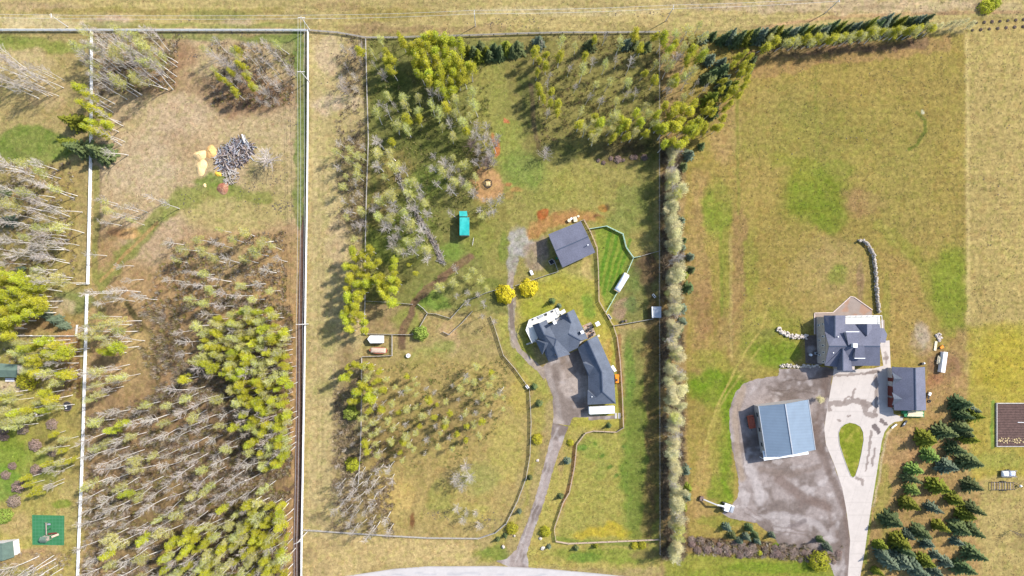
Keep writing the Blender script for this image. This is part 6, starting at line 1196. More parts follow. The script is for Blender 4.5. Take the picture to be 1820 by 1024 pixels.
def grove(poly, space, mix, hr, place, avoid=None, tries=14, jit=.3, w=1.0, k=.72, mind=None):
    space *= 1.22 if mix[0][0] == 'lime' else 1.42
    xs = [p[0] for p in poly]; ys = [p[1] for p in poly]; area = (max(xs) - min(xs)) * (max(ys) - min(ys)); n = int(area / space ** 2 * tries); got = []
    kinds = [m[0] for m in mix]; ws = [m[1] for m in mix]
    for _ in range(n):
        x = rng.uniform(min(xs), max(xs)); y = rng.uniform(min(ys), max(ys))
        if not inpoly(np.array([x]), np.array([y]), poly)[0]: continue
        s = space * rng.uniform(1 - jit, 1 + jit)
        if any((x - a) ** 2 + (y - b) ** 2 < s * s for a, b in got): continue
        if any((x - a) ** 2 + (y - b) ** 2 < (space * .75) ** 2 for a, b in ALL): continue
        got.append((x, y)); kd = rng.choices(kinds, ws)[0]; seen(kd, x, y, rng.uniform(*hr), None, place, w, k)
    ALL.extend(got)
# far left and upper left
grove([(150, 62), (200, 62), (215, 100), (245, 140), (200, 165), (165, 150), (140, 90)], 12, [('bare', 5), ('bud', 3)], (11, 15), "upper left thicket")
grove([(215, 62), (280, 65), (300, 110), (285, 150), (240, 130)], 11, [('bare', 5), ('bud', 3)], (12, 16), "upper left thicket")
grove([(370, 75), (500, 75), (520, 120), (480, 165), (400, 150), (365, 110)], 14, [('scrub', 3), ('bare', 3), ('bud', 2)], (7, 11), "top willow thicket")
for x, y in ((388, 140), (405, 150), (420, 165), (432, 118), (440, 140), (425, 95), (412, 130), (448, 155)): seen('lime', x, y, 9, None, "yellow-green clump in the top willow thicket", 1.1)
for x, y in ((475, 185), (490, 180), (460, 178)): seen('scrub', x, y, 5, None, "top willow thicket")
grove([(20, 110), (75, 115), (95, 135), (80, 165), (20, 160)], 9, [('bare', 1)], (10, 13), "upper left thicket", k=.6)
grove([(-10, 95), (10, 95), (14, 140), (-10, 150)], 11, [('bare', 1)], (10, 13), "upper left thicket")
for x, y, h_ in ((150, 165, 13), (163, 172, 13), (158, 190, 13), (172, 200, 14), (168, 215, 13), (180, 220, 12), (162, 232, 13), (178, 236, 12), (186, 245, 12), (190, 205, 10)): seen('lime', x, y, h_, None, "bright clump on the dividing fence", 1.05)
seen('gold', 128, 214, 11, "olive evergreen left of the bright clump on the dividing fence", None, 1.15, .4); seen('spruce', 141, 262, 12, "large dark evergreen on the left side of the dividing fence", None, 1.2, .4); seen('spruce', 176, 270, 12, "large dark evergreen on the right side of the dividing fence", None, 1.15, .4); seen('gold', 122, 255, 10, "small olive evergreen left of the two large dark evergreens", None, .9, .4)
for bx, by, h_ in ((219, 224, 14), (222, 252, 13), (204, 185, 12), (201, 200, 12), (228, 276, 12), (245, 172, 13), (292, 158, 14)): plant('bare', bx, by, h_, None, "upper left thicket")
grove([(-5, 290), (60, 280), (110, 330), (125, 420), (110, 470), (40, 460), (-5, 470)], 18, [('bare', 7), ('bud', 3)], (11, 15), "far left aspens")
for bx, by in ((104, 303), (45, 307), (42, 300), (132, 352), (98, 351), (124, 385), (122, 401), (43, 397), (118, 420), (123, 427), (115, 433), (114, 444), (116, 463), (126, 497), (116, 490)): plant('bare', bx, by, rng.uniform(12, 15), None, "far left aspens")
grove([(60, 470), (110, 475), (120, 500), (70, 510)], 14, [('bud', 3), ('bare', 1)], (10, 13), "far left aspens")
grove([(-5, 482), (30, 480), (72, 500), (75, 545), (40, 570), (-5, 590)], 12.5, [('lime', 1)], (11, 14), "bright left grove", w=1.15)
grove([(-5, 575), (25, 580), (25, 600), (-5, 605)], 12, [('lime', 1)], (9, 12), "bright left grove")
for x, y, s_ in ((80, 560, 5.0), (97, 569, 6.5), (112, 580, 5.0)): seen('blue', x, y, s_ , {80: "leftmost and smallest of the three pale blue spruces above the low fence", 97: "middle and largest of the three pale blue spruces above the low fence", 112: "lowest of the three pale blue spruces above the low fence"}[x], None, 1.1, .4)
seen('blue', 38, 477, 4, "tiny blue spruce in the far left aspens", None, 1.0, .3); seen('spruce', 10, 342, 5, "low green spruce under bare aspens at the left edge", None, 1.1, .3); seen('blue', 14, 393, 6, "pale blue spruce at the left edge below the green one", None, 1.2, .3)
grove([(28, 600), (100, 605), (130, 625), (128, 670), (95, 690), (60, 660), (35, 640)], 13, [('lime', 6), ('bud', 4), ('bare', 1)], (10, 14), "yellow-green aspens above the trampoline")
seen('limebush', 47, 677, 3.2, "low bright green shrub right of the cabin", None, 1.0, .5)
grove([(-5, 700), (30, 695), (60, 730), (50, 760), (-5, 765)], 15, [('lime', 3), ('bud', 4)], (10, 13), "lawn aspens")
grove([(75, 690), (110, 700), (105, 730), (80, 735)], 13, [('lime', 3), ('bud', 2)], (10, 12), "lawn aspens"); grove([(85, 770), (120, 765), (125, 800), (130, 830), (90, 840), (75, 790)], 15, [('lime', 2), ('bud', 2), ('bare', 1)], (8, 11), "lawn aspens")
for x, y in ((55, 862), (68, 868), (62, 878), (78, 872), (50, 850)): seen('lime', x, y, 8, None, "bright clump above the green play mat", 1.1)
for bx, by in ((115, 851), (114, 857), (115, 837), (122, 825)): plant('bare', bx, by, 9, None, "lawn aspens")
for bx, by in ((69, 989), (96, 987), (100, 993), (103, 1004), (88, 1012), (60, 1004), (112, 1010), (78, 1020), (50, 1020)): plant('bare', bx, by, rng.uniform(13, 16), None, "bottom left corner aspens")
for x, y, r_, lb in ((4, 762, 2.0, "upper round brown shrub at the left edge"), (5, 777, 1.8, "lower round brown shrub at the left edge"), (38, 763, 1.9, "round brown shrub beside the left lawn's yellow aspen"), (90, 755, 2.0, "brown-grey shrub below the trampoline"), (91, 803, 2.0, "brown shrub right of the grey lawn shrub"), (60, 792, 2.2, "grey twiggy shrub on the left lawn"), (62, 836, 2.0, "brown shrub above the bright lawn clump"), (20, 829, 1.6, "upper of two small brown shrubs on the left lawn"), (8, 845, 1.5, "lower of two small brown shrubs on the left lawn"), (30, 866, 2.6, "upper big purple-brown shrub on the left lawn"), (22, 892, 2.4, "lower big purple-brown shrub on the left lawn")): seen('brown', x, y, r_, lb, None, 1.0, .5)
seen('round', 7, 918, 2.4, "round green clipped shrub above the garden shed", None, 1, .4)
# strip inside the lower white fence
grove([(160, 560), (225, 565), (230, 610), (200, 640), (160, 620)], 12.5, [('bud', 4), ('lime', 3), ('bare', 3)], (10, 14), "strip inside the lower white fence")
grove([(158, 655), (215, 650), (220, 690), (160, 715)], 11, [('bud', 4), ('bare', 3)], (10, 14), "strip inside the lower white fence")
grove([(165, 510), (260, 510), (262, 530), (170, 545)], 13, [('bare', 1)], (10, 14), "aspens beside the fence gap")
grove([(180, 355), (245, 370), (240, 395), (190, 400)], 13, [('bud', 3), ('bare', 3)], (8, 12), "small clump left of the grass track")
for bx, by in ((250, 388), (210, 363), (293, 360), (319, 371), (190, 455), (238, 473), (325, 461), (255, 497), (328, 501), (382, 497), (413, 441)): plant('bare', bx, by, rng.uniform(8, 12), None, "scattered aspens in the left field")
# big left wood
grove([(300, 430), (400, 400), (500, 430), (500, 490), (420, 470), (370, 500), (320, 480)], 20, [('bare', 4), ('bud', 5)], (9, 13), "thin northern edge of the left wood")
grove([(330, 490), (400, 495), (490, 500), (480, 540), (360, 550), (320, 530)], 18, [('bare', 5), ('bud', 4)], (9, 13), "thin northern edge of the left wood")
grove([(385, 560), (480, 545), (510, 590), (516, 700), (516, 800), (478, 842), (440, 800), (428, 720), (395, 660), (350, 640), (360, 600)], 9.6, [('lime', 7), ('bud', 7), ('bare', 1.5)], (9, 13), "leafy eastern half of the left wood", w=.95)
grove([(310, 950), (400, 930), (445, 895), (500, 895), (512, 960), (505, 1040), (280, 1040)], 11, [('lime', 6), ('bud', 6), ('bare', 3)], (9, 13), "leafy bottom of the left wood", w=1.0)
grove([(318, 575), (385, 545), (360, 600), (345, 640), (395, 665), (425, 725), (440, 810), (480, 850), (480, 885), (430, 890), (395, 925), (300, 945), (270, 1040), (150, 1040), (155, 830), (158, 740), (215, 730), (280, 715), (312, 690), (318, 640)], 16.5, [('bare', 9), ('bud', 3.2), ('lime', 1)], (10, 14), "bare western half of the left wood")
# corridor edge and upper pasture
grove([(598, 75), (645, 75), (648, 120), (640, 170), (605, 165)], 15, [('scrub', 3), ('bare', 2)], (5, 8), "thicket left of the upper pasture fence")
grove([(605, 250), (645, 240), (645, 400), (630, 430), (610, 380), (600, 310)], 13, [('bare', 4), ('bud', 3), ('scrub', 1)], (6, 9), "thicket left of the upper pasture fence", w=1.4)
grove([(655, 70), (690, 70), (700, 110), (665, 120)], 14, [('bare', 3), ('bud', 2)], (7, 10), "north-west corner of the upper pasture")
for x, y in ((712, 65), (716, 78), (690, 98), (685, 108), (697, 112), (640, 88), (700, 128)): seen('lime', x, y, 10, None, "north-west corner of the upper pasture", 1.05)
seen('scrub', 679, 132, 7, "bare purple-brown tree by the upper pasture's left fence", None, 1.1)
grove([(730, 75), (800, 65), (815, 80), (840, 110), (838, 135), (800, 165), (775, 170), (745, 130), (728, 100)], 11, [('lime', 1)], (10, 13), "bright yellow-green grove at the top of the upper pasture", w=1.1)
grove([(665, 175), (735, 160), (760, 190), (740, 235), (690, 230), (665, 205)], 14, [('bud', 5), ('lime', 3), ('bare', 1)], (9, 12), "west side of the upper pasture", w=1.1)
grove([(755, 150), (800, 175), (835, 160), (850, 190), (840, 240), (800, 245), (770, 215)], 13, [('bud', 6), ('lime', 1), ('bare', 2)], (9, 13), "grey-green grove in the middle of the upper pasture", w=1.1)
grove([(835, 225), (875, 225), (888, 250), (880, 290), (850, 300), (830, 260)], 12, [('bare', 5), ('dark', 1)], (8, 11), "bare trees above the ring feeder", w=1.4)
for x, y in ((690, 350), (700, 372), (716, 392), (690, 395), (728, 410), (742, 432), (705, 418), (670, 365), (760, 448), (735, 370), (748, 350), (800, 312), (822, 322), (840, 345), (872, 360), (868, 378), (790, 290), (815, 300), (700, 440)): seen('scrub', x, y, rng.uniform(6, 8.5), None, 'leaning trees west of the windrow', rng.uniform(.8, 1.2))
for x, y in ((862, 245), (850, 262), (868, 268), (882, 252), (858, 285), (876, 288), (845, 240)): seen("scrub", x, y, rng.uniform(6, 8), None, "bare trees above the ring feeder", 1.0)
grove([(655, 255), (700, 245), (712, 290), (690, 320), (655, 300)], 14, [('bud', 4), ('bare', 3), ('lime', 1)], (8, 11), "west side of the upper pasture", w=1.4)
grove([(770, 275), (830, 280), (850, 330), (820, 350), (770, 330)], 14, [('bud', 4), ('bare', 4)], (7, 10), "trees above the turquoise shelter", w=1.4)
grove([(850, 340), (885, 345), (880, 390), (855, 385)], 13, [('bare', 3), ('bud', 3)], (7, 10), "trees between the shelter and the gravel", w=1.4)
grove([(660, 340), (700, 345), (745, 390), (760, 430), (765, 470), (720, 455), (680, 410), (658, 380)], 12.5, [('bud', 4), ('bare', 6)], (9, 12), "leaning trees west of the windrow", w=1.4)
grove([(718, 300), (750, 330), (770, 390), (745, 380), (725, 340)], 12, [('bud', 3), ('bare', 4)], (8, 11), "leaning trees west of the windrow", w=1.4)
seen('bare', 808, 382, 9, "bare tree against the left side of the turquoise shelter", None, 1.1)
grove([(622, 448), (668, 445), (675, 480), (700, 460), (710, 500), (700, 540), (685, 545), (665, 500), (645, 540), (615, 560), (612, 490)], 11, [('lime', 1)], (9, 12), "bright grove astride the pasture fence", w=1.1)
grove([(610, 545), (645, 545), (648, 590), (620, 597)], 11.5, [('lime', 1)], (9, 12), "bright grove astride the pasture fence", w=1.1)
for x, y in ((728, 470), (738, 487)): seen('lime', x, y, 7, None, "bright grove astride the pasture fence", .9)
grove([(790, 480), (850, 470), (870, 500), (850, 540), (800, 545), (780, 510)], 15, [('bud', 3), ('bare', 2)], (7, 9), "pale trees by the zigzag fence", w=1.4)
grove([(855, 545), (885, 560), (880, 580), (850, 570)], 13, [('bare', 1)], (7, 9), "pale trees by the zigzag fence", w=1.4)
plant('round', 748, 592, 3.0, "round bright green tree at the right end of the bare pen", None, 1.15, "tree")
seen('forsythia', 898, 523, 3.8, "larger golden yellow tree on the left of the gravel path", None, 1.0, .5); seen('forsythia', 939, 512, 3.1, "smaller golden yellow tree on the right of the gravel path", None, 1.05, .5)
seen('scrub', 969, 276, 7, "lone bare tree in the open upper pasture", None, 1.5, .6)
# top centre wood
grove([(945, 75), (965, 75), (975, 130), (995, 200), (975, 205), (955, 150)], 11, [('lime', 4), ('bare', 2)], (7, 10), "left arm of the top wood")
grove([(985, 65), (1165, 62), (1165, 150), (1110, 160), (1040, 140), (1000, 120)], 17, [('bud', 5), ('lime', 6), ('bare', 4)], (8, 12), "top wood")
grove([(1020, 150), (1160, 150), (1165, 190), (1050, 195)], 19, [('bare', 5), ('bud', 3)], (8, 11), "top wood")
grove([(1020, 200), (1070, 205), (1165, 195), (1175, 235), (1120, 245), (1060, 250), (1030, 240)], 12.5, [('lime', 5), ('bud', 4)], (9, 12), "lower edge of the top wood", w=1.1)
grove([(1176, 60), (1245, 45), (1250, 90), (1235, 130), (1225, 150), (1180, 150)], 13, [('lime', 6), ('bud', 4), ('bare', 2)], (9, 12), "right half of the top wood", w=1.1)
grove([(1178, 180), (1240, 180), (1245, 225), (1220, 260), (1180, 262)], 12, [('lime', 1)], (9, 12), "right half of the top wood", w=1.15)
grove([(1295, 100), (1340, 95), (1345, 115), (1320, 160), (1300, 190), (1280, 225), (1245, 250), (1245, 205), (1275, 160), (1285, 130)], 11.5, [('lime', 7), ('gold', 1.2), ('spruce', 1)], (7, 10), "slanting right edge of the top wood", w=1.1)
grove([(1178, 150), (1270, 140), (1260, 175), (1180, 178)], 15, [('bare', 4), ('bud', 3), ('lime', 1)], (8, 10), "right half of the top wood")
for k, (x, y) in enumerate(((831, 88), (843, 92), (855, 86), (866, 91), (877, 85), (888, 91), (899, 84), (910, 90), (921, 85), (850, 99), (870, 97), (890, 98))): seen('spruce' if k % 3 else 'gold', x, y, rng.uniform(6, 7.5), None, "short evergreen row below the top fence", 1.15, .4)
for k, (x, y) in enumerate(((958, 74), (1050, 78), (1115, 76), (1128, 76), (1252, 66), (1268, 62), (1262, 104), (1256, 138), (1284, 112), (1270, 130), (1288, 140), (1150, 80))): seen(('blue', 'spruce')[k % 2], x, y, rng.uniform(5, 7), None, "top wood", 1.1, .4)
for k in range(27): x = 1288 + k * 13.6; y = 63 - (x - 1288) * .072 - (5 if x > 1560 else 0) + rng.uniform(-2, 2); seen(('spruce', 'blue', 'spruce', 'gold')[k % 4], x, y + 2, rng.uniform(8, 10), None, "long evergreen row at the top right", .95, .5)
for k in range(27): x = 1358 + k * 11.6; y = 78 - (x - 1358) * .085 + rng.uniform(-3, 3); seen('bud' if k % 2 else 'lime', x, y, rng.uniform(7, 9), None, "poplar row below the top right evergreens", 1.5)
for x, y in ((1672, 45), (1688, 42), (1700, 44), (1715, 38), (1728, 43), (1660, 50)): seen('wind', x, y, 5, None, "pale yellow poplars ending the top right row", 1.2)
seen('limebush', 1768, 4, 1.9, "lime green shrub at the top right corner", None, 1.4, .5); seen('limebush', 1755, 11, 2.0, "smaller lime shrub left of the top right corner one", None, 1.2, .5)
for k in range(11): plant('brown', 1735 + k * 14, 41 - k * 1.0, .55, "tiny dark sapling in the upper of two rows at the top right", "saplings in the upper row"); plant('brown', 1728 + k * 15, 54 - k * 1.1, .55, "tiny dark sapling in the lower of two rows at the top right", "saplings in the lower row")
# windbreak
for k in range(120):
    y = 268 + k * 6.0; kd = rng.choices(['wind', 'bare', 'bud'], [8, 3, 1])[0]
    plant(kd, 1182 + rng.uniform(-5, 6) + (k % 2) * 5 + (6 if y > 850 else 0) + 3, y + rng.uniform(-3, 3), rng.uniform(7.5, 10.0) if k % 2 else rng.uniform(5.5, 8), None, "windbreak", rng.uniform(1.3, 1.7))
for x, y, h_, kd in ((1248, 259, 4.5, 'spruce'), (1226, 274, 5.5, 'blue'), (1215, 295, 5, 'spruce'), (1212, 392, 5, 'blue'), (1207, 403, 4, 'spruce'), (1207, 415, 3.5, 'blue'), (1216, 427, 4, 'spruce'), (1214, 440, 4, 'blue'), (1229, 456, 5.5, 'blue'), (1210, 464, 5, 'spruce'), (1229, 479, 5, 'spruce'), (1208, 480, 5, 'blue'), (1218, 488, 5, 'gold'), (1206, 496, 5, 'blue'), (1225, 511, 6.5, 'spruce'), (1213, 548, 5.5, 'blue'), (1214, 572, 5, 'blue'), (1209, 585, 4.5, 'spruce'), (1206, 599, 3, 'blue'), (1206, 692, 4, 'spruce'), (1219, 837, 6, 'blue'), (1223, 869, 5.5, 'gold'), (1220, 883, 5.5, 'blue'), (1210, 893, 4, 'blue'), (1216, 902, 5, 'gold'), (1206, 911, 4, 'blue')):
    seen(kd, x, y, h_, None, "spruces along the windbreak's right side", 1.15, .4)
# lower pasture
for x, y in ((615, 652), (620, 662), (628, 648), (634, 650), (648, 648), (660, 651), (668, 678), (640, 692), (631, 695), (620, 708), (634, 715), (655, 700), (662, 712), (658, 728), (650, 690), (615, 670)): seen('lime', x, y, rng.uniform(8, 11), None, "bright trees at the lower pasture's top left corner", 1.05)
seen('round', 623, 735, 2.8, "big dark green round tree left of the lower pasture fence", None, 1.0, .5); seen('limebush', 626, 826, 2.6, "bright yellow-green shrub left of the lower pasture fence", None, 1.0, .5)
grove([(660, 660), (720, 665), (790, 690), (840, 650), (880, 650), (900, 690), (895, 730), (860, 770), (800, 800), (740, 815), (690, 820), (655, 780), (655, 720)], 12.5, [('bud', 9), ('lime', 3), ('bare', 4)], (6, 9), "pale grove of the lower pasture", w=1.15)
grove([(648, 650), (675, 655), (680, 800), (660, 815), (645, 790)], 13, [('lime', 5), ('bud', 4)], (8, 10), "leafy edge of the lower pasture", w=1.15)
grove([(600, 845), (645, 840), (690, 820), (705, 850), (660, 900), (700, 930), (690, 955), (610, 950), (595, 900)], 12.5, [('bare', 1)], (9, 12), "bare trees in the lower pasture's left corner")
seen('scrub', 473, 281, 8, "spreading pale bare willow right of the log heap", None, 2.3, .5)
for x, y, h_ in ((825, 833, 8), (815, 850, 8), (835, 852, 7.5), (822, 864, 7)): seen('scrub', x, y, h_, None, "brown bare clump in the lower pasture", 1.4)
for x, y in ((812, 905), (828, 910), (845, 915), (852, 935), (822, 925)): seen('scrub', x, y, 5, None, "small bare clump above the bottom fence bend", 1.3)
for x, y in ((605, 770), (612, 800), (600, 830), (640, 770), (628, 790)): seen('scrub', x, y, 5, None, "bare scrub left of the lower pasture fence", .7)
# yard shrubs with places of their own
for kd, x, y, h_, lb in (('spruce', 982, 535, 4.2, "dark spruce at the tip of the long house's white deck"), ('blue', 994, 544, 2.6, "small blue spruce behind the long house's deck"), ('spruce', 959, 718, 4, "lower of two spruces left of the gravel yard"), ('spruce', 950, 688, 3.6, "upper of two spruces left of the gravel yard"), ('limebush', 955, 781, 1.9, "lime shrub between the curving fence and the drive"), ('spruce', 942, 850, 3.6, "slim dark spruce on the curving fence"), ('blue', 923.5, 910, 3.4, "blue spruce left of the drive"), ('blue', 1009, 820, 3.6, "blue spruce right of the drive's top"), ('spruce', 997, 883, 3.2, "green spruce right of the drive's middle"), ('limebush', 910, 940, 2.0, "lime shrub at the curving fence's lower bend"), ('spruce', 898, 953, 3.2, "green spruce below the curving fence's bend"), ('spruce', 885, 960, 3, "small spruce at the left of the curving fence's bend"), ('limebush', 969.5, 945, 2.0, "lime shrub above the pinkish boulder"), ('blue', 976, 973, 2.8, "small blue spruce by the bottom paddock's corner"), ('spruce', 1024, 976, 3, "left spruce under the bottom paddock fence"), ('gold', 1059, 971, 3, "golden spruce under the bottom paddock fence"), ('limebush', 1128, 970, 1.3, "left of two lime shrubs under the paddock fence"), ('limebush', 1141, 969, 1.4, "right of two lime shrubs under the paddock fence"), ('spruce', 1083, 757, 3, "dark spruce between the travel trailer and the paddock fence"), ('limebush', 1014, 787, 1.0, "tiny green shrub right of the drive top"), ('blue', 1293, 938, 4.8, "lone blue spruce below the excavator"), ('spruce', 1302, 953, 4.2, "dark spruce left in the cluster at the gravel lot's bottom corner"), ('blue', 1316, 962, 3.5, "small blue spruce low in the cluster below the gravel lot"), ('blue', 1328, 955, 5.0, "large blue spruce in the middle of the cluster below the gravel lot"), ('spruce', 1334, 940, 5.2, "tall green spruce at the top of the cluster below the gravel lot"), ('spruce', 1344, 953, 4.5, "green spruce right of the cluster's middle"), ('blue', 1347, 962, 4, "blue spruce at the lower right of the cluster"), ('blue', 1373, 952, 3.6, "small blue spruce on the gravel lot's lower left tongue"), ('spruce', 1460, 961, 4.5, "upper of two spruces by the bottom of the gravel lot"), ('blue', 1472, 973, 4.5, "lower of two spruces by the bottom of the gravel lot"), ('limebush', 1456, 998, 3.4, "yellow-green tree at the right end of the brown hedge"), ('limebush', 1350, 983, .9, "small green shrub inside the brown hedge")): seen(kd, x, y, h_, lb, None, 1.1, .4)
seen('wind', 1458, 708, 4, "pale spreading tree beside the blue barn's top right corner", None, 2.2, .5)
for k in range(44): x = 1226 + k * 6.2; plant('brown', x + rng.uniform(-4, 4), 962 + k * .5 + (k % 3) * 7 + rng.uniform(-4, 4), rng.uniform(.5, 1.0), "brown leafless shrub in the hedge below the gravel lot", "brown hedge shrubs", 1.9)
for k in range(8): plant('brown', 1064 + k * 11 + rng.uniform(-4, 4), 287 - k * .6 + rng.uniform(-4, 4), rng.uniform(.5, 1.0), "small dark shrub in the line below the top wood", "dark shrub line", 1.4)
# spruce plantation
SPR = [(1180, 110, 'g'), (1300, 60, 's'), (1420, 30, 's'), (1460, 95, 'g'), (1370, 170, 's'), (1200, 215, 'L'), (1310, 290, 'b'), (1470, 262, 's'), (1090, 312, 'L'), (1070, 370, 's'), (1080, 445, 'L'), (1060, 545, 'g'), (1260, 430, 'g'), (1490, 420, 's'), (1370, 515, 'g'), (1220, 570, 'b'), (1500, 580, 's'), (1440, 615, 'g'), (950, 660, 's'), (1270, 695, 'g'), (1400, 710, 's'), (1500, 725, 's'), (1140, 740, 's'), (1050, 750, 'bs'), (1000, 800, 'g'), (1380, 800, 'bs'), (1180, 812, 'bs'), (860, 820, 'gs'), (880, 875, 'b'), (920, 925, 'b'), (1000, 935, 'b'), (1240, 890, 'bs'), (1160, 930, 'g'), (1500, 885, 's'), (1090, 960, 'b'), (1310, 940, 'bs'), (1430, 985, 's'), (1230, 1000, 'b'), (840, 1000, 'gs'), (1130, 1010, 'b'), (1030, 850, 's'), (1420, -60, 's'), (1485, -95, 'bs'), (1410, -135, 's'), (1500, -55, 'g'), (1430, 60, 's')]
rows = {}
for X, Y, c in SPR:
    px, py = 1340 + X / 3.79, 754 + Y / 3.79; kd = {'g': 'gold', 's': 'spruce', 'b': 'blue', 'L': 'larch'}[c[0]]; h_ = 5 if len(c) > 1 else rng.uniform(6.8, 9)
    o = seen(kd, px, py, 6 if kd == 'larch' else h_, "@plantation", "spruce plantation", 1.2, .45); rows[o.name] = (px, py, kd, len(c) > 1, o)
colz = [(0, 1582, "leftmost"), (1582, 1612, "second"), (1612, 1640, "third"), (1640, 1670, "fourth"), (1670, 1704, "fifth"), (1704, 1722, "sixth"), (1722, 2000, "rightmost")]
ORD = ["topmost", "second from top", "third from top", "fourth from top", "fifth from top", "sixth from top", "seventh from top", "eighth from top", "ninth from top", "tenth from top", "eleventh from top", "twelfth from top", "thirteenth from top", "fourteenth from top", "fifteenth from top"] + ["low down"] * 20
for a, b, nm in colz:
    it = sorted([r for r in rows.values() if a <= r[0] < b], key=lambda r: r[1])
    for i, (px, py, kd, small, o) in enumerate(it): o["label"] = f"{'small ' if small else ''}{dict(gold='golden-green spruce', spruce='dark green spruce', blue='blue-green spruce', larch='bright green larch')[kd]}, {ORD[i]} in the plantation's {nm} column"
seen('dark', 1812, 950, 5, "dark bare tree at the right edge beside the plantation field", None, 1.2)
# ---- past 290 of a kind: the smallest ones together
def bake_rest(kind, keep, name, label):
    it = [t for t in TREES if t[1] == kind and t[4] is None]; it.sort(key=lambda t: -t[0].scale.z); rest = it[max(0, keep - (sum(1 for t in TREES if t[1] == kind) - len(it))):]
    if not rest: return
    Vs, Fs, Ms, n = [], [], [], 0; mats = []
    for o, *_ in rest:
        for ch in list(o.children):
            me = ch.data; v = np.empty(len(me.vertices) * 3, dtype=np.float32); me.vertices.foreach_get("co", v); v = v.reshape(-1, 3); f = np.empty(len(me.loops), dtype=np.int32); me.loops.foreach_get("vertex_index", f); f = f.reshape(-1, 4)
            mi = np.empty(len(f), dtype=np.int32); me.polygons.foreach_get("material_index", mi); loc = []
            for m_ in me.materials:
                if m_ not in mats: mats.append(m_)
                loc.append(mats.index(m_))
            Mx = np.array(Matrix.LocRotScale(o.location, o.rotation_euler, o.scale)); v = v @ Mx[:3, :3].T + Mx[:3, 3]; Vs.append(v); Fs.append(f + n); n += len(v); Ms.append(np.array(loc)[mi]); bpy.data.objects.remove(ch)
        TREES[:] = [t for t in TREES if t[0] is not o]; bpy.data.objects.remove(o)
    me = mesh_np(name, np.concatenate(Vs), np.concatenate(Fs), 4)
    for m_ in mats: me.materials.append(m_)
    me.polygons.foreach_set("material_index", np.concatenate(Ms).astype(np.int32)); tag(link(bpy.data.objects.new(name, me)), label, "trees", kind="stuff")
bake_rest('bare', 285, "aspen_thicket", "the smaller bare aspens filling the woods"); bake_rest('bud', 285, "budding_thicket", "the smaller budding aspens filling the woods"); bake_rest('lime', 285, "leafy_thicket", "the smaller leafy aspens filling the woods")
# ---- each tree's own label
LM = [("the painted tree shadow by the track", 512, 868), ("the log heap", 415, 275), ("the fence gap", 155, 512), ("the trampoline", 121, 720), ("the green play mat", 86, 942), ("the cabin", 10, 658), ("the upper crossarm pole", 547, 146), ("the middle crossarm pole", 542, 576), ("the bottom crossarm pole", 533, 958), ("the turquoise shelter", 825, 400), ("the ring feeder", 867, 327), ("the white trailer", 667, 603),
      ("the bare pen", 690, 565), ("the round green tree", 748, 590), ("the larger yellow tree", 898, 523), ("the lone pole above the top fence", 845, 40), ("the pole above the windbreak's top", 1184, 30), ("the small pasture shed", 1166, 555), ("the excavator", 1275, 900), ("the branch windrow", 745, 390), ("the evergreen row's left end", 1290, 62), ("the top right corner saplings", 1730, 48),
      ("the curved track in the left field", 270, 620), ("the blue spruce trio", 97, 570), ("the tarped bales", 1106, 500), ("the white fences' top corner", 547, 54), ("the dividing fence's top end", 163, 57), ("the large dark evergreens", 158, 266), ("the lower pasture fence's bottom bend", 880, 950), ("the slim pole at the top left", 121, 46), ("the dark green round tree", 623, 735), ("the corridor's pinkish patch", 600, 185)]
DESC = dict(larch='bright green larch', bare="bare grey aspen", bud="pale budding aspen", lime="yellow-green leafy aspen", wind="cream-leaved poplar", scrub="wide bare grey tree", dark="brown bare tree", spruce="dark green spruce", blue="blue-green spruce", gold="golden-green spruce", brown="brown shrub", greybush="bare shrub", limebush="lime shrub", round="round green tree")
NTH = ["nearest", "second nearest", "third nearest", "fourth nearest", "fifth nearest", "sixth nearest", "seventh nearest", "eighth nearest"]
bins = {}
for o, kd, x, y, lb, gp in TREES:
    if lb: continue
    best = min(LM, key=lambda m: (m[1] - x) ** 2 + (m[2] - y) ** 2); dx, dy = x - best[1], y - best[2]; side = ("right of" if dx > 0 else "left of") if abs(dx) > abs(dy) else ("below" if dy > 0 else "above")
    bins.setdefault((kd, best[0], side), []).append((math.hypot(dx, dy), o))
for (kd, lm, side), it in bins.items():
    it.sort(key=lambda r: r[0])
    for i, (d, o) in enumerate(it):
        o["label"] = f"{DESC[kd]}, " + (f"{NTH[i]} of those {side} {lm}" if i < len(NTH) else f"among the many farther {side} {lm}")
        if i < len(NTH): o["label"] = o["label"].replace("nearest of those", "nearest" + " of its kind") if False else o["label"]
        else: o["group"] = f"{DESC[kd]}s farther {side} {lm}"
        if "group" not in o: o["group"] = o.get("group", "trees")
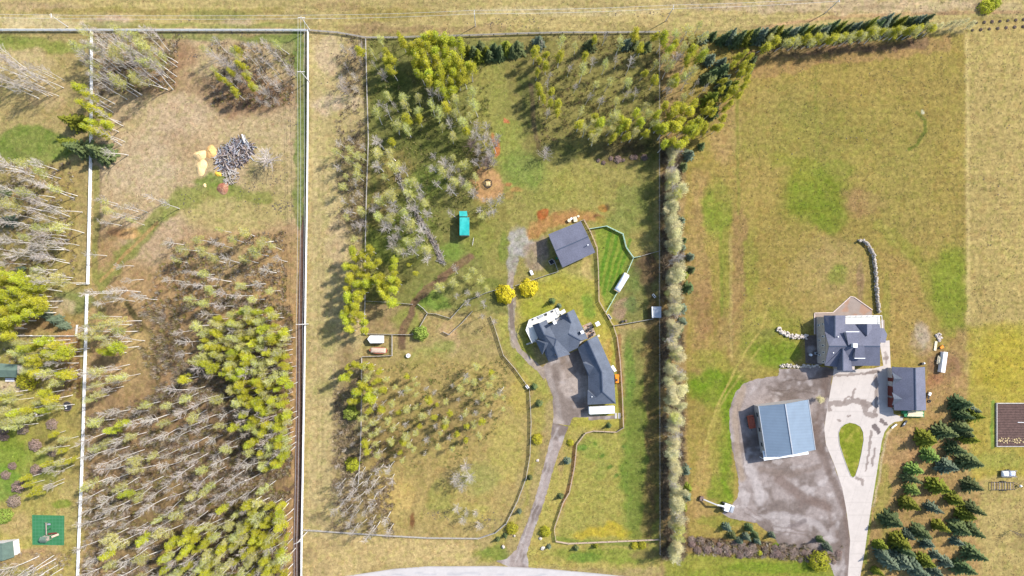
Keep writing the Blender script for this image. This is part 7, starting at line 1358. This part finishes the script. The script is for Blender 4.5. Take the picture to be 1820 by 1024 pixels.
# ---- undergrowth: low twigs and brush on the wood floor
def undergrowth():
    g = np.random.default_rng(3); zones = [([(230, 560), (400, 530), (520, 545), (522, 800), (500, 1050), (150, 1050), (155, 740), (280, 700)], 12000, 1.1), ([(300, 430), (510, 410), (510, 540), (250, 560)], 1500, .7), ([(165, 62), (320, 62), (310, 160), (170, 170)], 700, .8), ([(370, 75), (530, 80), (520, 190), (380, 190)], 700, .7), ([(-10, 290), (130, 290), (140, 500), (-10, 500)], 800, .8),
        ([(598, 62), (650, 62), (650, 440), (598, 400)], 700, .6), ([(655, 62), (860, 62), (880, 300), (760, 470), (655, 400)], 1300, .6), ([(945, 62), (1340, 62), (1240, 260), (960, 260)], 1100, .6), ([(655, 650), (900, 640), (900, 760), (800, 830), (655, 830)], 600, .5), ([(595, 640), (650, 640), (700, 850), (700, 955), (590, 945)], 1300, .8), ([(1176, 262), (1206, 262), (1216, 990), (1176, 990)], 4500, 1.5), ([(1340, 65), (1650, 40), (1640, 62), (1345, 95)], 500, .7), ([(-10, 590), (140, 600), (140, 700), (-10, 700)], 300, .6), ([(1230, 955), (1500, 970), (1500, 1000), (1230, 985)], 500, .8), ([(0, 980), (130, 980), (120, 1040), (0, 1040)], 200, .8)]
    Vs, Cs = [], []
    tones = [C(176, 156, 136), C(165, 140, 118), C(206, 196, 178), C(214, 204, 190), C(150, 142, 80), C(170, 164, 84), C(130, 106, 84)]; tones += [C(196, 178, 140), C(185, 160, 120)]
    tg = [C(140, 150, 75), C(120, 130, 60), C(165, 160, 90), C(185, 175, 120)]; tl = [C(205, 190, 160), C(190, 170, 140), C(170, 150, 120), C(150, 130, 105)]; tm_ = [C(140, 140, 70), C(150, 125, 95), C(180, 170, 110), C(110, 100, 60)]
    for zi, (poly, n, hh) in enumerate(zones):
        tn = {5: tl, 6: tg, 7: tm_, 8: tg, 9: tl, 10: tl}.get(zi, tones)
        xs = [p[0] for p in poly]; ys = [p[1] for p in poly]; x = g.uniform(min(xs), max(xs), n * 2); y = g.uniform(min(ys), max(ys), n * 2); m = inpoly(x, y, poly) & (fbm(x, y, 20, 5) > .42); x = x[m][:n]; y = y[m][:n]
        for px, py in zip(x, y):
            k = 16; c = np.array([(px - CX) * S, (CY - py) * S, 0]); r = g.uniform(.3, 1.0) * hh; a = g.uniform(0, 6.28, k); d = np.stack([np.cos(a) * g.uniform(.2, 1, k), np.sin(a) * g.uniform(.2, 1, k), g.uniform(.5, 1.2, k)], 1) * r * 1.3
            s = np.stack([-np.sin(a), np.cos(a), 0 * a], 1) * g.uniform(.02, .06, k)[:, None]; o = c + np.stack([np.cos(a), np.sin(a), 0 * a], 1) * .15
            Vs.append(np.stack([o - s, o + s, o + d + s * .6, o + d - s * .6], 1).reshape(-1, 3)); t = np.array(tn[g.integers(0, len(tn))]) * g.uniform(.8, 1.25); Cs.append(np.tile(t, (k * 4, 1)))
    V = np.concatenate(Vs); me = mesh_np("undergrowth", V, np.arange(len(V)), 4); set_col(me, np.concatenate(Cs)); me.materials.append(M['brush'])
    tag(link(bpy.data.objects.new("undergrowth", me)), "low twiggy brush covering the wood floors", "undergrowth", kind="stuff")
undergrowth()
def tufts():
    g = np.random.default_rng(17); n = 90000; x = g.uniform(-20, 1840, n); y = g.uniform(-20, 1044, n)
    bad = inpoly(x, y, yard_r) | inpoly(x, y, conc) | inpoly(x, y, yard_c) | inpoly(x, y, drive_c) | inpoly(x, y, path_c) | inpoly(x, y, road_out) | inpoly(x, y, [(930, 545), (1020, 535), (1100, 600), (1110, 745), (1030, 745), (960, 640)]) | inpoly(x, y, [(960, 380), (1060, 380), (1070, 480), (955, 480)]) | inpoly(x, y, [(1430, 520), (1580, 520), (1580, 660), (1430, 660)]) | inpoly(x, y, [(1580, 640), (1650, 640), (1650, 740), (1580, 740)]) | inpoly(x, y, [(1765, 712), (1900, 712), (1900, 795), (1765, 795)]) | inpoly(x, y, [(55, 912), (117, 912), (117, 972), (55, 972)])
    bad |= fbm(x, y, 16, 71, 3) < g.uniform(.30, .55, n)
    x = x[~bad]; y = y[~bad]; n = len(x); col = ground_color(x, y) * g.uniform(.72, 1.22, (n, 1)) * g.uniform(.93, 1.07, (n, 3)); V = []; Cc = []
    base = np.stack([(x - CX) * S, (CY - y) * S, np.zeros(n)], 1); r = g.uniform(.10, .30, n)
    for k in range(3):
        a = g.uniform(0, 6.28, n); s = np.stack([np.cos(a), np.sin(a), 0 * a], 1) * r[:, None]; t = np.stack([-np.sin(a), np.cos(a), 0 * a], 1) * (r * .6)[:, None]; up = np.stack([0 * a, 0 * a, r * g.uniform(.12, .38, n)], 1); o = base + g.normal(size=(n, 3)) * [.08, .08, 0]
        V.append(np.stack([o - s, o + s, o + s * .7 + t + up, o - s * .7 + t + up], 1)); Cc.append(np.repeat(col[:, None, :], 4, 1))
    V = np.concatenate(V).reshape(-1, 3); me = mesh_np("grass_tufts", V, np.arange(len(V)), 4); set_col(me, np.concatenate(Cc).reshape(-1, 3)); me.materials.append(M['brush'])
    tag(link(bpy.data.objects.new("grass_tufts", me)), "short tufts of dry and green grass over the fields", "grass", kind="stuff")
tufts()
print("TREES", len(TREES)); import collections; print(collections.Counter(t[1] for t in TREES))
